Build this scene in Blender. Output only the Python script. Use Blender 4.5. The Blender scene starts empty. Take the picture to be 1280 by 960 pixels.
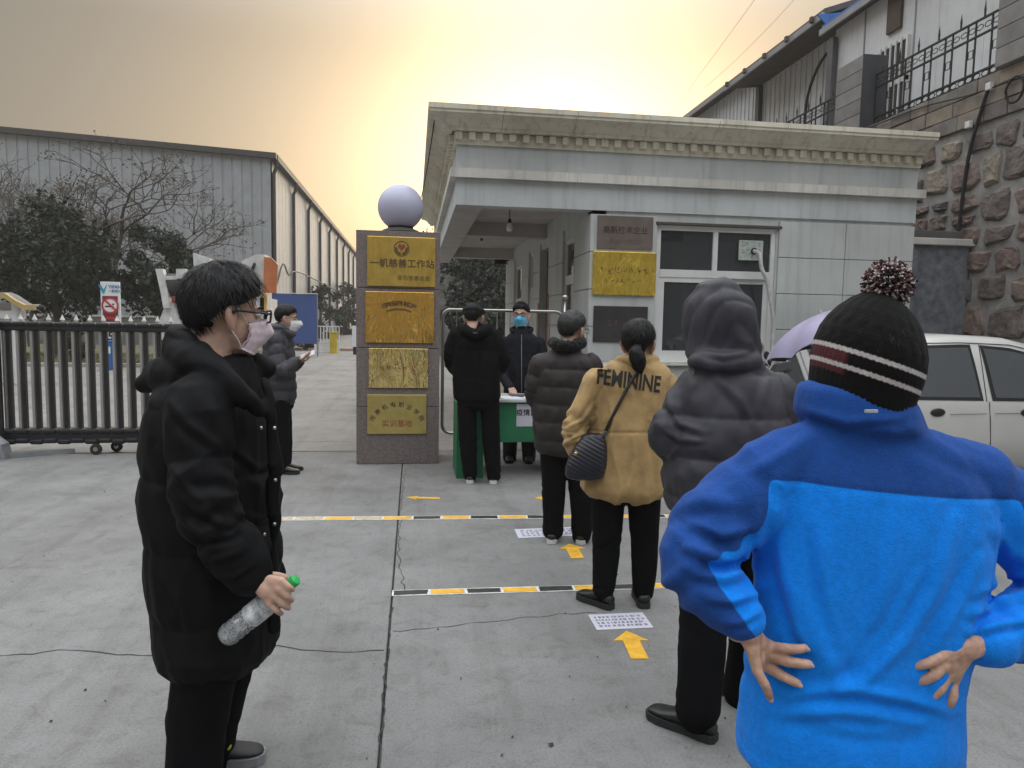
import bpy, bmesh, math, random
import numpy as np
from mathutils import Vector, Matrix
from mathutils.bvhtree import BVHTree
random.seed(7); RNG = np.random.default_rng(7)
scene = bpy.context.scene
COL = scene.collection
# ------------------------------------------------------------------ camera
F = 880.0; EYE = 1.56                       # focal length in photo pixels (1280 wide), eye height
YAW = math.radians(8.0); PITCH = math.atan(76 / F); ROLL = math.radians(1.0)
FH = Vector((math.sin(YAW), math.cos(YAW), 0)); CR = Vector((math.cos(YAW), -math.sin(YAW), 0)); UP = Vector((0, 0, 1))
_f = FH * math.cos(PITCH) - UP * math.sin(PITCH); _u0 = CR.cross(_f)
_r = CR * math.cos(ROLL) + _u0 * math.sin(ROLL); _u = _u0 * math.cos(ROLL) - CR * math.sin(ROLL)
CAM = Vector((0, 0, EYE))
cam_data = bpy.data.cameras.new('camera'); cam_data.sensor_width = 36; cam_data.lens = 36 * F / 1280
cam_data.clip_start = 0.05; cam_data.clip_end = 3000
cam = bpy.data.objects.new('camera', cam_data); COL.objects.link(cam)
m = Matrix.Identity(4)
for i, v in enumerate((_r, _u, -_f)):
    for j in range(3): m[j][i] = v[j]
m.translation = CAM; cam.matrix_world = m; scene.camera = cam
# ------------------------------------------------------------------ sky, sun, exposure
SUN_EL = math.radians(11); SUN_AZ = math.radians(11)     # azimuth from +Y towards +X
world = bpy.data.worlds.new('World'); scene.world = world; world.use_nodes = True
wn = world.node_tree; wn.nodes.clear()
def W(t, **k):
    n = wn.nodes.new(t)
    for a, b in k.items(): setattr(n, a, b)
    return n
sky = W('ShaderNodeTexSky', sky_type='NISHITA', sun_disc=False)
sky.sun_elevation = SUN_EL; sky.sun_rotation = SUN_AZ; sky.air_density = 1.0; sky.dust_density = 7.0; sky.ozone_density = 1.0; sky.altitude = 0
sat = W('ShaderNodeHueSaturation'); sat.inputs['Saturation'].default_value = 0.8
tint = W('ShaderNodeMix', data_type='RGBA', blend_type='MULTIPLY'); tint.inputs[0].default_value = 1; tint.inputs[7].default_value = (1.0, .90, .74, 1)
bg = W('ShaderNodeBackground'); bg.inputs['Strength'].default_value = 0.058
wo = W('ShaderNodeOutputWorld')
wn.links.new(sky.outputs[0], sat.inputs['Color']); wn.links.new(sat.outputs[0], tint.inputs[6]); wn.links.new(tint.outputs[2], bg.inputs['Color'])
# smog layer: even in azimuth, thick and dim at the horizon; brightness above the view added as fill light
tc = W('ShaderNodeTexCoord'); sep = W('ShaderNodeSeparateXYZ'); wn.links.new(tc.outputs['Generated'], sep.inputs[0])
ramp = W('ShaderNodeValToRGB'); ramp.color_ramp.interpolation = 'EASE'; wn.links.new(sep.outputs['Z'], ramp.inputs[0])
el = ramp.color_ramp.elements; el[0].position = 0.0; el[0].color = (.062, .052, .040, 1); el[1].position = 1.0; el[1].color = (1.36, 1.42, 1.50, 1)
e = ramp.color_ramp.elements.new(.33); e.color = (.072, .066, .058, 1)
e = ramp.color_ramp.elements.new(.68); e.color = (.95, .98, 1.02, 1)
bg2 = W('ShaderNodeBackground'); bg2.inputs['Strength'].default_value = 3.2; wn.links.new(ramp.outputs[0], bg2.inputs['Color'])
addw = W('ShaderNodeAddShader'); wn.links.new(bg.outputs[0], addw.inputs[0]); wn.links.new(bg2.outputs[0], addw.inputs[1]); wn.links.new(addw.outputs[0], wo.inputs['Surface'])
sun_d = bpy.data.lights.new('sun', 'SUN'); sun_d.energy = 1.5; sun_d.angle = math.radians(25); sun_d.color = (1, .86, .66)
sun = bpy.data.objects.new('sun', sun_d); COL.objects.link(sun)
SUNV = Vector((math.cos(SUN_EL) * math.sin(SUN_AZ), math.cos(SUN_EL) * math.cos(SUN_AZ), math.sin(SUN_EL)))
sun.rotation_euler = SUNV.to_track_quat('Z', 'Y').to_euler(); sun.location = (0, 0, 30)
vs = scene.view_settings; vs.view_transform = 'Standard'; vs.look = 'None'; vs.gamma = 1; vs.exposure = -0.70; vs.use_curve_mapping = False
scene.cycles.max_bounces = 6; scene.cycles.volume_bounces = 1; scene.cycles.transparent_max_bounces = 8
scene.cycles.use_denoising = True
# ------------------------------------------------------------------ photo pixel -> place
def ray(x, y): return _f + _r * ((x - 640) / F) - _u * ((y - 480) / F)
def gp(x, y, z=0.0):                        # on a level plane
    d = ray(x, y); return CAM + d * ((z - EYE) / d.z)
def oy(x, y, Y):                            # on a plane of constant Y
    d = ray(x, y); return CAM + d * (Y / d.y)
def ox(x, y, X):
    d = ray(x, y); return CAM + d * (X / d.x)
def od(x, y, D):                            # at a distance straight ahead
    d = ray(x, y); return CAM + d * (D / d.dot(FH))
# ------------------------------------------------------------------ materials
MATS = {}
def mat(name, col, rough=0.6, metal=0.0, var=0.12, vscale=3.0, bump=0.0, bscale=60.0, stretch=(1, 1, 1), spec=0.5, col2=None, sheen=0.0, coat=0.0, alpha=None, bdetail=3.0, trans=0.0, sss=0.0, objc=False, bdist=0.01):
    if name in MATS: return MATS[name]
    m = bpy.data.materials.new(name); m.use_nodes = True; MATS[name] = m
    nt = m.node_tree; b = nt.nodes['Principled BSDF']; L = nt.links.new
    b.inputs['Roughness'].default_value = rough; b.inputs['Metallic'].default_value = metal
    b.inputs['Specular IOR Level'].default_value = spec
    if sheen: b.inputs['Sheen Weight'].default_value = sheen; b.inputs['Sheen Roughness'].default_value = .5
    if coat: b.inputs['Coat Weight'].default_value = coat; b.inputs['Coat Roughness'].default_value = .08
    if trans: b.inputs['Transmission Weight'].default_value = trans
    if sss: b.inputs['Subsurface Weight'].default_value = sss; b.inputs['Subsurface Radius'].default_value = (.012, .005, .003); b.inputs['Subsurface Scale'].default_value = 1.0
    geo = nt.nodes.new('ShaderNodeTexCoord' if objc else 'ShaderNodeNewGeometry')
    src = geo.outputs['Object'] if objc else geo.outputs['Position']
    mp = nt.nodes.new('ShaderNodeMapping'); mp.inputs['Scale'].default_value = stretch; L(src, mp.inputs['Vector'])
    c1 = col; c2 = col2 if col2 else tuple(min(1, c * (1 - 2 * var)) for c in col); c0 = tuple(min(1, c * (1 + var)) for c in col)
    n = nt.nodes.new('ShaderNodeTexNoise'); n.inputs['Scale'].default_value = vscale; n.inputs['Detail'].default_value = 6; n.inputs['Roughness'].default_value = .62
    L(mp.outputs[0], n.inputs['Vector'])
    r = nt.nodes.new('ShaderNodeValToRGB'); e = r.color_ramp.elements
    e[0].position = .34; e[1].position = .68; e[0].color = (*c2, 1); e[1].color = (*c0, 1)
    L(n.outputs['Fac'], r.inputs[0]); L(r.outputs[0], b.inputs['Base Color'])
    if bump:
        n2 = nt.nodes.new('ShaderNodeTexNoise'); n2.inputs['Scale'].default_value = bscale; n2.inputs['Detail'].default_value = bdetail
        L(mp.outputs[0], n2.inputs['Vector'])
        bp = nt.nodes.new('ShaderNodeBump'); bp.inputs['Strength'].default_value = bump; bp.inputs['Distance'].default_value = bdist
        L(n2.outputs['Fac'], bp.inputs['Height']); L(bp.outputs[0], b.inputs['Normal'])
    return m
def nodes(m): return m.node_tree.nodes, m.node_tree.links.new, m.node_tree.nodes['Principled BSDF']
def glass_mat(name, tint=(.5, .55, .58), rough=.03, body=(.02, .022, .025), thr=.35):
    m = bpy.data.materials.new(name); m.use_nodes = True; MATS[name] = m
    nt = m.node_tree; nt.nodes.clear(); L = nt.links.new
    o = nt.nodes.new('ShaderNodeOutputMaterial'); t = nt.nodes.new('ShaderNodeBsdfTransparent'); t.inputs[0].default_value = (*tint, 1)
    g = nt.nodes.new('ShaderNodeBsdfGlossy'); g.inputs['Roughness'].default_value = rough; g.inputs['Color'].default_value = (1, 1, 1, 1)
    d = nt.nodes.new('ShaderNodeBsdfDiffuse'); d.inputs[0].default_value = (*body, 1)
    a = nt.nodes.new('ShaderNodeMixShader'); a.inputs[0].default_value = thr; L(t.outputs[0], a.inputs[1]); L(d.outputs[0], a.inputs[2])
    fr = nt.nodes.new('ShaderNodeFresnel'); fr.inputs[0].default_value = 1.55
    b = nt.nodes.new('ShaderNodeMixShader'); L(fr.outputs[0], b.inputs[0]); L(a.outputs[0], b.inputs[1]); L(g.outputs[0], b.inputs[2])
    L(b.outputs[0], o.inputs[0]); return m
# ------------------------------------------------------------------ mesh building
class MB:
    """collects shapes that become ONE mesh"""
    def __init__(s): s.v = []; s.f = []
    def add(s, v, f):
        n = len(s.v); s.v += [tuple(q) for q in v]; s.f += [tuple(i + n for i in q) for q in f]; return s
    def box(s, x0, x1, y0, y1, z0, z1):
        v = [(x, y, z) for z in (z0, z1) for y in (y0, y1) for x in (x0, x1)]
        return s.add(v, [(0, 2, 3, 1), (4, 5, 7, 6), (0, 1, 5, 4), (2, 6, 7, 3), (0, 4, 6, 2), (1, 3, 7, 5)])
    def bbox(s, x0, x1, y0, y1, z0, z1, b=.01):            # bevelled box
        bm = bmesh.new(); bmesh.ops.create_cube(bm, size=1)
        for q in bm.verts: q.co = Vector(((x0 + x1) / 2 + q.co.x * (x1 - x0), (y0 + y1) / 2 + q.co.y * (y1 - y0), (z0 + z1) / 2 + q.co.z * (z1 - z0)))
        bmesh.ops.bevel(bm, geom=bm.edges[:], offset=b, segments=2, profile=.5, affect='EDGES')
        bm.verts.index_update(); s.add([q.co for q in bm.verts], [[q.index for q in fc.verts] for fc in bm.faces]); bm.free(); return s
    def prism(s, poly, d):                                  # planar polygon (3-D points) swept by vector d
        n = len(poly); d = Vector(d); v = [Vector(p) for p in poly] + [Vector(p) + d for p in poly]
        return s.add(v, [tuple(range(n))[::-1], tuple(range(n, 2 * n))] + [(i, (i + 1) % n, n + (i + 1) % n, n + i) for i in range(n)])
    def tube(s, pts, rad, n=8, cap=True, a=None):           # pipe along a polyline, radius may vary
        pts = [Vector(p) for p in pts]; k = len(pts)
        if not hasattr(rad, '__len__'): rad = [rad] * k
        t0 = (pts[1] - pts[0]).normalized(); ref = Vector((0, 0, 1)) if abs(t0.z) < .9 else Vector((1, 0, 0))
        nx = t0.cross(ref).normalized(); v = []
        for i, p in enumerate(pts):
            t = (pts[min(i + 1, k - 1)] - pts[max(i - 1, 0)]).normalized()
            nx = (nx - t * nx.dot(t)).normalized(); ny = t.cross(nx)
            for j in range(n):
                w = 2 * math.pi * j / n; v.append(p + (nx * math.cos(w) + ny * math.sin(w)) * rad[i])
        f = [(i * n + j, i * n + (j + 1) % n, (i + 1) * n + (j + 1) % n, (i + 1) * n + j) for i in range(k - 1) for j in range(n)]
        if cap: f += [tuple(range(n))[::-1], tuple(range((k - 1) * n, k * n))]
        return s.add(v, f)
    def lathe(s, prof, c=(0, 0, 0), ax=(0, 0, 1), n=20):    # profile [(r, h)] about an axis
        ax = Vector(ax).normalized(); e1 = ax.orthogonal().normalized(); e2 = ax.cross(e1); c = Vector(c); v = []
        for r_, h in prof:
            for j in range(n):
                w = 2 * math.pi * j / n; v.append(c + ax * h + (e1 * math.cos(w) + e2 * math.sin(w)) * max(r_, 1e-4))
        k = len(prof); f = [(i * n + j, i * n + (j + 1) % n, (i + 1) * n + (j + 1) % n, (i + 1) * n + j) for i in range(k - 1) for j in range(n)]
        f += [tuple(range(n))[::-1], tuple(range((k - 1) * n, k * n))]
        return s.add(v, f)
    def ell(s, c, r, ax=None, nu=16, nv=10):                # ellipsoid; ax = 3 axes
        ax = ax or (Vector((1, 0, 0)), Vector((0, 1, 0)), Vector((0, 0, 1))); c = Vector(c); v = []; f = []
        for i in range(nv + 1):
            t = math.pi * i / nv
            for j in range(nu):
                w = 2 * math.pi * j / nu
                v.append(c + ax[0] * (r[0] * math.sin(t) * math.cos(w)) + ax[1] * (r[1] * math.sin(t) * math.sin(w)) + ax[2] * (r[2] * math.cos(t)))
        for i in range(nv):
            for j in range(nu): f.append((i * nu + j, (i + 1) * nu + j, (i + 1) * nu + (j + 1) % nu, i * nu + (j + 1) % nu))
        return s.add(v, f)
    def loft(s, rings, n=20, p=2.3, k=4):                   # rings: (centre, vec a, vec b); smoothed, rounded ends
        R = [[np.array(q, float) for q in r_] for r_ in rings]; out = []
        for i in range(len(R) - 1):
            p0, p1, p2, p3 = R[max(i - 1, 0)], R[i], R[i + 1], R[min(i + 2, len(R) - 1)]
            for t in np.linspace(0, 1, k, endpoint=False):
                out.append([.5 * (2 * b + (c - a) * t + (2 * a - 5 * b + 4 * c - d) * t * t + (3 * b - a - 3 * c + d) * t ** 3) for a, b, c, d in zip(p0, p1, p2, p3)])
        out.append(R[-1])
        def capr(r_, nxt):
            t = r_[0] - nxt[0]; t = t / max(np.linalg.norm(t), 1e-6); h = .5 * min(np.linalg.norm(r_[1]), np.linalg.norm(r_[2]))
            return [[r_[0] + t * h * math.sin(w), r_[1] * math.cos(w), r_[2] * math.cos(w)] for w in (.5, 1.0, 1.35)]
        out = capr(out[0], out[1])[::-1] + out + capr(out[-1], out[-2])
        v = []
        for c, a, b in out:
            for j in range(n):
                w = 2 * math.pi * j / n; cw, sw = math.cos(w), math.sin(w)
                v.append(c + a * (abs(cw) ** (2 / p) * (1 if cw > 0 else -1)) + b * (abs(sw) ** (2 / p) * (1 if sw > 0 else -1)))
        K = len(out); f = [(i * n + j, i * n + (j + 1) % n, (i + 1) * n + (j + 1) % n, (i + 1) * n + j) for i in range(K - 1) for j in range(n)]
        f += [tuple(range(n))[::-1], tuple(range((K - 1) * n, K * n))]
        return s.add(v, f)
    def limb(s, pts, rad, n=14, k=5):                       # smooth round limb with rounded ends
        P = [np.array(p, float) for p in pts]; out = []; rr = []
        for i in range(len(P) - 1):
            a, b, c, d = P[max(i - 1, 0)], P[i], P[i + 1], P[min(i + 2, len(P) - 1)]
            for t in np.linspace(0, 1, k, endpoint=False):
                out.append(.5 * (2 * b + (c - a) * t + (2 * a - 5 * b + 4 * c - d) * t * t + (3 * b - a - 3 * c + d) * t ** 3)); rr.append(rad[i] + (rad[i + 1] - rad[i]) * t)
        out.append(P[-1]); rr.append(rad[-1])
        d0 = out[0] - out[1]; d0 /= np.linalg.norm(d0); d1 = out[-1] - out[-2]; d1 /= np.linalg.norm(d1)
        A = [(out[0] + d0 * rr[0] * math.sin(w), rr[0] * math.cos(w)) for w in (1.4, 1.0, .5)]; B = [(out[-1] + d1 * rr[-1] * math.sin(w), rr[-1] * math.cos(w)) for w in (.5, 1.0, 1.4)]
        return s.tube([Vector(q[0]) for q in A] + [Vector(q) for q in out] + [Vector(q[0]) for q in B], [q[1] for q in A] + rr + [q[1] for q in B], n)
    def mesh(s, name='m', smooth=False):
        me = bpy.data.meshes.new(name); me.from_pydata(s.v, [], s.f)
        if smooth: me.polygons.foreach_set('use_smooth', [True] * len(me.polygons))
        me.update(); return me
def wloc(o):
    p = Vector((0, 0, 0))
    while o: p = p + o.location; o = o.parent
    return p
def thing(name, label, cat, loc=(0, 0, 0), group=None):
    o = bpy.data.objects.new(name, None); COL.objects.link(o); o.location = loc; o.empty_display_size = .2
    o['label'] = label; o['category'] = cat
    if group: o['group'] = group
    return o
def obj(name, me, m, parent=None, loc=None, kind=None, smooth=None):
    """link a mesh (world coordinates, or relative to loc) as one object"""
    if isinstance(me, MB): me = me.mesh(name, bool(smooth))
    if m and not me.materials: me.materials.append(m)
    o = bpy.data.objects.new(name, me); COL.objects.link(o)
    L = Vector(loc) if loc is not None else Vector((0, 0, 0))
    if parent: o.parent = parent; L = L - wloc(parent)
    o.location = L
    if kind: o['kind'] = kind
    return o
def recentre(o):
    """put a top-level mesh's origin at its base"""
    me = o.data; n = len(me.vertices); c = np.empty(n * 3); me.vertices.foreach_get('co', c); c = c.reshape(-1, 3)
    b = np.array([(c[:, 0].min() + c[:, 0].max()) / 2, (c[:, 1].min() + c[:, 1].max()) / 2, c[:, 2].min()])
    me.vertices.foreach_set('co', (c - b).ravel()); me.update(); o.location = Vector(b) + o.location; return o
def tag(o, label, cat, group=None):
    o['label'] = label; o['category'] = cat
    if group: o['group'] = group
    return o
def text_mesh(s, size, depth=.0015, align='CENTER', bold=0.0):
    cu = bpy.data.curves.new('t', 'FONT'); cu.body = s; cu.size = size; cu.extrude = depth; cu.align_x = align; cu.align_y = 'CENTER'; cu.offset = bold; cu.resolution_u = 3
    o = bpy.data.objects.new('t', cu); COL.objects.link(o); dg = bpy.context.evaluated_depsgraph_get()
    me = bpy.data.meshes.new_from_object(o.evaluated_get(dg)); bpy.data.objects.remove(o); return me
def put_text(name, s, size, c, parent, m, right=(1, 0, 0), up=(0, 0, 1), depth=.0015, bold=0.0, rot=0.0):
    me = text_mesh(s, size, depth, bold=bold); me.materials.clear()
    r_ = Vector(right); u_ = Vector(up); n_ = r_.cross(u_)
    if rot: r_, u_ = r_ * math.cos(rot) + u_ * math.sin(rot), u_ * math.cos(rot) - r_ * math.sin(rot)
    M4 = Matrix.Identity(4)
    for i, v in enumerate((r_, u_, n_)):
        for j in range(3): M4[j][i] = v[j]
    me.transform(M4); return obj(name, me, m, parent, c)
# numpy noise ---------------------------------------------------------------
def _hash(i, j, k, seed):
    h = (i * 374761393 + j * 668265263 + k * 1274126177 + seed * 974711) & 0xffffffff
    h = ((h ^ (h >> 13)) * 1274126177) & 0xffffffff
    return ((h ^ (h >> 16)) & 0xffff) / 65535.0
def vnoise(p, seed=0):
    p = np.asarray(p, float); q = np.floor(p).astype(np.int64); t = p - q; t = t * t * (3 - 2 * t); o = 0
    for a in (0, 1):
        for b in (0, 1):
            for c in (0, 1):
                w = (t[:, 0] if a else 1 - t[:, 0]) * (t[:, 1] if b else 1 - t[:, 1]) * (t[:, 2] if c else 1 - t[:, 2])
                o = o + w * _hash(q[:, 0] + a, q[:, 1] + b, q[:, 2] + c, seed)
    return o * 2 - 1
def fbm(p, seed=0, oct=3):
    o = 0; a = 1.0; p = np.asarray(p, float)
    for k in range(oct): o = o + a * vnoise(p * 2 ** k, seed + k); a *= .5
    return o / 1.75
def ridged(p, seed=0): return 1 - 2 * np.abs(vnoise(p, seed))
def sstep(a, b, x): t = np.clip((x - a) / (b - a), 0, 1); return t * t * (3 - 2 * t)
def getco(me):
    n = len(me.vertices); c = np.empty(n * 3); me.vertices.foreach_get('co', c); return c.reshape(-1, 3)
def getno(me):
    n = len(me.vertices); c = np.empty(n * 3); me.vertex_normals.foreach_get('vector', c); return c.reshape(-1, 3)
def setco(me, c): me.vertices.foreach_set('co', c.ravel()); me.update()
def remesh(mb, voxel, smooth=4, name='m'):
    me = mb.mesh(name); o = bpy.data.objects.new('tmp', me); COL.objects.link(o)
    r_ = o.modifiers.new('r', 'REMESH'); r_.mode = 'VOXEL'; r_.voxel_size = voxel; r_.use_smooth_shade = True
    if smooth: s_ = o.modifiers.new('s', 'SMOOTH'); s_.factor = .5; s_.iterations = smooth
    dg = bpy.context.evaluated_depsgraph_get(); out = bpy.data.meshes.new_from_object(o.evaluated_get(dg))
    bpy.data.objects.remove(o); bpy.data.meshes.remove(me); out.name = name
    out.polygons.foreach_set('use_smooth', [True] * len(out.polygons)); return out
def bvh(me): return BVHTree.FromPolygons([v.co[:] for v in me.vertices], [p.vertices[:] for p in me.polygons])
# ================================================================== materials of the setting
def concrete(name, c, dark, seed=0.0, crackle=True):
    m = mat(name, c, .88, var=.1, vscale=.9, bump=.5, bscale=160, bdist=.004, col2=dark); N, L, b = nodes(m)
    geo = N.new('ShaderNodeNewGeometry'); prev = b.inputs['Base Color'].links[0].from_socket
    def mul(fac_sock, colr, lo, hi, amt):
        nonlocal prev
        r = N.new('ShaderNodeMapRange'); r.inputs[1].default_value = lo; r.inputs[2].default_value = hi; r.inputs[4].default_value = amt; L(fac_sock, r.inputs[0])
        x = N.new('ShaderNodeMix'); x.data_type = 'RGBA'; x.blend_type = 'MULTIPLY'; L(r.outputs[0], x.inputs[0]); L(prev, x.inputs[6]); x.inputs[7].default_value = (*colr, 1); prev = x.outputs[2]
    n1 = N.new('ShaderNodeTexNoise'); n1.inputs['Scale'].default_value = 260; n1.inputs['Detail'].default_value = 2; L(geo.outputs['Position'], n1.inputs['Vector']); mul(n1.outputs[0], (.62, .6, .58), .52, .66, .8)
    n2 = N.new('ShaderNodeTexNoise'); n2.inputs['Scale'].default_value = 7; n2.inputs['Detail'].default_value = 9; n2.inputs['Roughness'].default_value = .75; n2.inputs['Distortion'].default_value = .8; L(geo.outputs['Position'], n2.inputs['Vector']); mul(n2.outputs[0], (.66, .64, .61), .5, .72, .9)
    v = N.new('ShaderNodeTexVoronoi'); v.inputs['Scale'].default_value = 2.3; v.inputs['Randomness'].default_value = 1; L(geo.outputs['Position'], v.inputs['Vector']); mul(v.outputs[0], (.4, .39, .38), .020, .008, .6)
    mp = N.new('ShaderNodeMapping'); mp.inputs['Scale'].default_value = (.35, 1.6, 1); mp.inputs['Location'].default_value = (seed, 0, 0); L(geo.outputs['Position'], mp.inputs['Vector'])
    n3 = N.new('ShaderNodeTexNoise'); n3.inputs['Scale'].default_value = 1.5; n3.inputs['Detail'].default_value = 5; L(mp.outputs[0], n3.inputs['Vector']); mul(n3.outputs[0], (.8, .79, .78), .52, .75, .55)
    mq = N.new('ShaderNodeMapping'); mq.inputs['Scale'].default_value = (2.6, .22, 1); L(geo.outputs['Position'], mq.inputs['Vector'])
    n4 = N.new('ShaderNodeTexNoise'); n4.inputs['Scale'].default_value = 1.1; n4.inputs['Detail'].default_value = 8; n4.inputs['Roughness'].default_value = .7; L(mq.outputs[0], n4.inputs['Vector']); mul(n4.outputs[0], (.72, .71, .70), .5, .68, .75)
    n5 = N.new('ShaderNodeTexNoise'); n5.inputs['Scale'].default_value = .55; n5.inputs['Detail'].default_value = 10; n5.inputs['Roughness'].default_value = .8; L(geo.outputs['Position'], n5.inputs['Vector']); mul(n5.outputs[0], (.62, .61, .60), .56, .66, .7)
    n6 = N.new('ShaderNodeTexNoise'); n6.inputs['Scale'].default_value = 75; n6.inputs['Detail'].default_value = 6; n6.inputs['Roughness'].default_value = .8; L(geo.outputs['Position'], n6.inputs['Vector']); mul(n6.outputs[0], (.60, .59, .58), .48, .70, .9)
    L(prev, b.inputs['Base Color']); return m
M_con = concrete('concrete_forecourt', (.225, .222, .217), (.165, .163, .158))
M_con2 = concrete('concrete_courtyard', (.245, .232, .215), (.19, .18, .165), 4)
M_gap = mat('joint_dirt', (.045, .043, .04), .95, bump=.4, bscale=90)
M_soil = mat('soil', (.16, .135, .1), .95, bump=.4, bscale=30)
def streaky(name, c, dark, rough=.75, streak=(.55, .53, .48), amt=.55):
    m = mat(name, c, rough, var=.06, vscale=1.2, bump=.12, bscale=130, bdist=.003, col2=dark); N, L, b = nodes(m); prev = b.inputs['Base Color'].links[0].from_socket
    geo = N.new('ShaderNodeNewGeometry'); mp = N.new('ShaderNodeMapping'); mp.inputs['Scale'].default_value = (5, 5, .35); L(geo.outputs['Position'], mp.inputs['Vector'])
    n = N.new('ShaderNodeTexNoise'); n.inputs['Scale'].default_value = 2.2; n.inputs['Detail'].default_value = 7; n.inputs['Roughness'].default_value = .65; L(mp.outputs[0], n.inputs['Vector'])
    r = N.new('ShaderNodeMapRange'); r.inputs[1].default_value = .5; r.inputs[2].default_value = .78; r.inputs[4].default_value = amt; L(n.outputs[0], r.inputs[0])
    x = N.new('ShaderNodeMix'); x.data_type = 'RGBA'; x.blend_type = 'MULTIPLY'; L(r.outputs[0], x.inputs[0]); L(prev, x.inputs[6]); x.inputs[7].default_value = (*streak, 1); L(x.outputs[2], b.inputs['Base Color']); return m
M_clad = streaky('wall_cladding', (.50, .52, .505), (.43, .445, .435), .6)
M_fascia = streaky('fascia_render', (.52, .545, .54), (.45, .47, .47), .7)
M_stone_trim = streaky('cornice_stone', (.74, .70, .58), (.58, .54, .44), .85, (.45, .42, .36), .8)
M_ledge = streaky('ledge_stone', (.68, .66, .60), (.5, .485, .45), .85, (.42, .40, .37), .75)
M_soffit = mat('soffit_paint', (.46, .43, .41), .85, var=.08, bump=.1, bscale=40)
M_white = mat('white_frame', (.66, .66, .65), .4, var=.05)
M_dark = mat('dark_void', (.02, .02, .021), .8)
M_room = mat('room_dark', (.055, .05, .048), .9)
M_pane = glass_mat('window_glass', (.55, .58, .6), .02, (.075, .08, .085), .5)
M_granite = mat('granite', (.20, .165, .155), .5, var=.3, vscale=110, bump=.05, bscale=200, col2=(.085, .07, .068))
M_steel = mat('stainless_steel', (.46, .45, .43), .28, 1.0, var=.05)
M_grey_metal = mat('grey_metal', (.33, .34, .36), .45, .6, var=.08)
M_blackmetal = mat('black_metal', (.018, .018, .02), .5, .2, var=.2, bump=.1, bscale=60)
M_silverbar = mat('silver_bar', (.42, .41, .40), .42, .7, var=.08)
M_rubber = mat('rubber', (.02, .02, .02), .85)
M_ink = mat('sign_ink', (.05, .03, .02), .6, var=.05)
M_redink = mat('red_ink', (.25, .045, .03), .6, var=.05)
def gold(name, c, wave=.5, ws=3.0, rough=.1, stretch=(1, 1, .35)):
    m = mat(name, c, rough, .80, var=.08, vscale=6); N, L, b = nodes(m); geo = N.new('ShaderNodeNewGeometry')
    mp = N.new('ShaderNodeMapping'); mp.inputs['Scale'].default_value = stretch; L(geo.outputs['Position'], mp.inputs['Vector'])
    n = N.new('ShaderNodeTexNoise'); n.inputs['Scale'].default_value = ws; n.inputs['Detail'].default_value = 3; n.inputs['Distortion'].default_value = 1.0; L(mp.outputs[0], n.inputs['Vector'])
    bp = N.new('ShaderNodeBump'); bp.inputs['Strength'].default_value = wave; bp.inputs['Distance'].default_value = .03; L(n.outputs[0], bp.inputs['Height']); L(bp.outputs[0], b.inputs['Normal']); return m
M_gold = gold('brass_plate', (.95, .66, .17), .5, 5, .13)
M_gold2 = gold('copper_gold_plate', (1.0, .56, .13), .75, 6, .11)
M_gold3 = gold('crumpled_gold_plate', (1.0, .70, .13), .95, 7, .09)
M_goldmatt = gold('dull_brass_plate', (.60, .48, .17), .3, 5, .3)
# ================================================================== ground
g = MB(); g.add([(-400, -60, -.03), (400, -60, -.03), (400, 700, -.03), (-400, 700, -.03)], [(0, 1, 2, 3)])
ground = obj('ground', g, M_soil, kind='structure')
def slab(x0, x1, y0, y1, m, z1=0.0, name='concrete_slab'):
    return obj(name, MB().bbox(x0, x1, y0, y1, z1 - .12, z1, .006), m, ground)
JX = gp(488, 770).x
for x0, x1 in ((-14, -7.2), (-7.19, JX - .005), (JX + .005, 6.2)): slab(x0, x1, -9, 8.40, M_con)
slab(6.21, 7.3, -9, 8.1, M_con)
obj('joint_bed', MB().box(-14, 7.3, -9, 8.4, -.029, -.018), M_gap, ground)
RY = gp(300, 565).y                                         # gate rail
slab(-14, 2.0, 8.412, RY - .03, M_con2, .002, 'threshold_slab')
slab(-14, 2.0, RY + .03, 9.2, M_con2, .0, 'threshold_slab')
obj('gate_rail', MB().box(-14, 1.98, RY - .028, RY + .028, -.028, .004), M_blackmetal, ground)
for i, (x0, x1) in enumerate(((-60, -14.02), (-14, -8.9), (-8.88, -3.7), (-3.68, 1.4), (1.42, 9))):
    for y0, y1 in ((9.21, 16), (16.01, 23)):
        if x0 >= 1.4: x1 = 1.99
        slab(x0, x1, y0, y1, M_con2)
for x0, x1 in ((-7.0, -1), (-.98, 7)): slab(x0, x1, 23.01, 120, M_con2)
# cracks: ribbons of dark dirt that wander over the slab
def crack(name, pix, w, jit, seed):
    rnd = random.Random(seed); P = [gp(*q) for q in pix]; pts = []
    for a, b in zip(P[:-1], P[1:]):
        n = max(2, int((b - a).length / .05))
        for i in range(n): pts.append(a.lerp(b, i / n) + Vector((rnd.uniform(-jit, jit), rnd.uniform(-jit, jit), 0)))
    pts.append(P[-1]); mb = MB(); v = []; f = []
    for i, p in enumerate(pts):
        t = (pts[min(i + 1, len(pts) - 1)] - pts[max(i - 1, 0)]).normalized(); s = Vector((-t.y, t.x, 0)) * w * rnd.uniform(.35, 1.2)
        v += [(p.x - s.x, p.y - s.y, .002), (p.x + s.x, p.y + s.y, .002)]
    for i in range(len(pts) - 1): f.append((2 * i, 2 * i + 1, 2 * i + 3, 2 * i + 2))
    obj(name, mb.add(v, f), M_gap, ground)
crack('crack', [(-60, 822), (40, 817), (90, 812), (150, 818), (205, 820), (300, 815), (345, 808), (380, 812), (430, 816), (480, 813)], .0042, .010, 1)
crack('crack', [(488, 790), (560, 783), (640, 774), (700, 768), (745, 766)], .0022, .012, 2)
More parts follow.
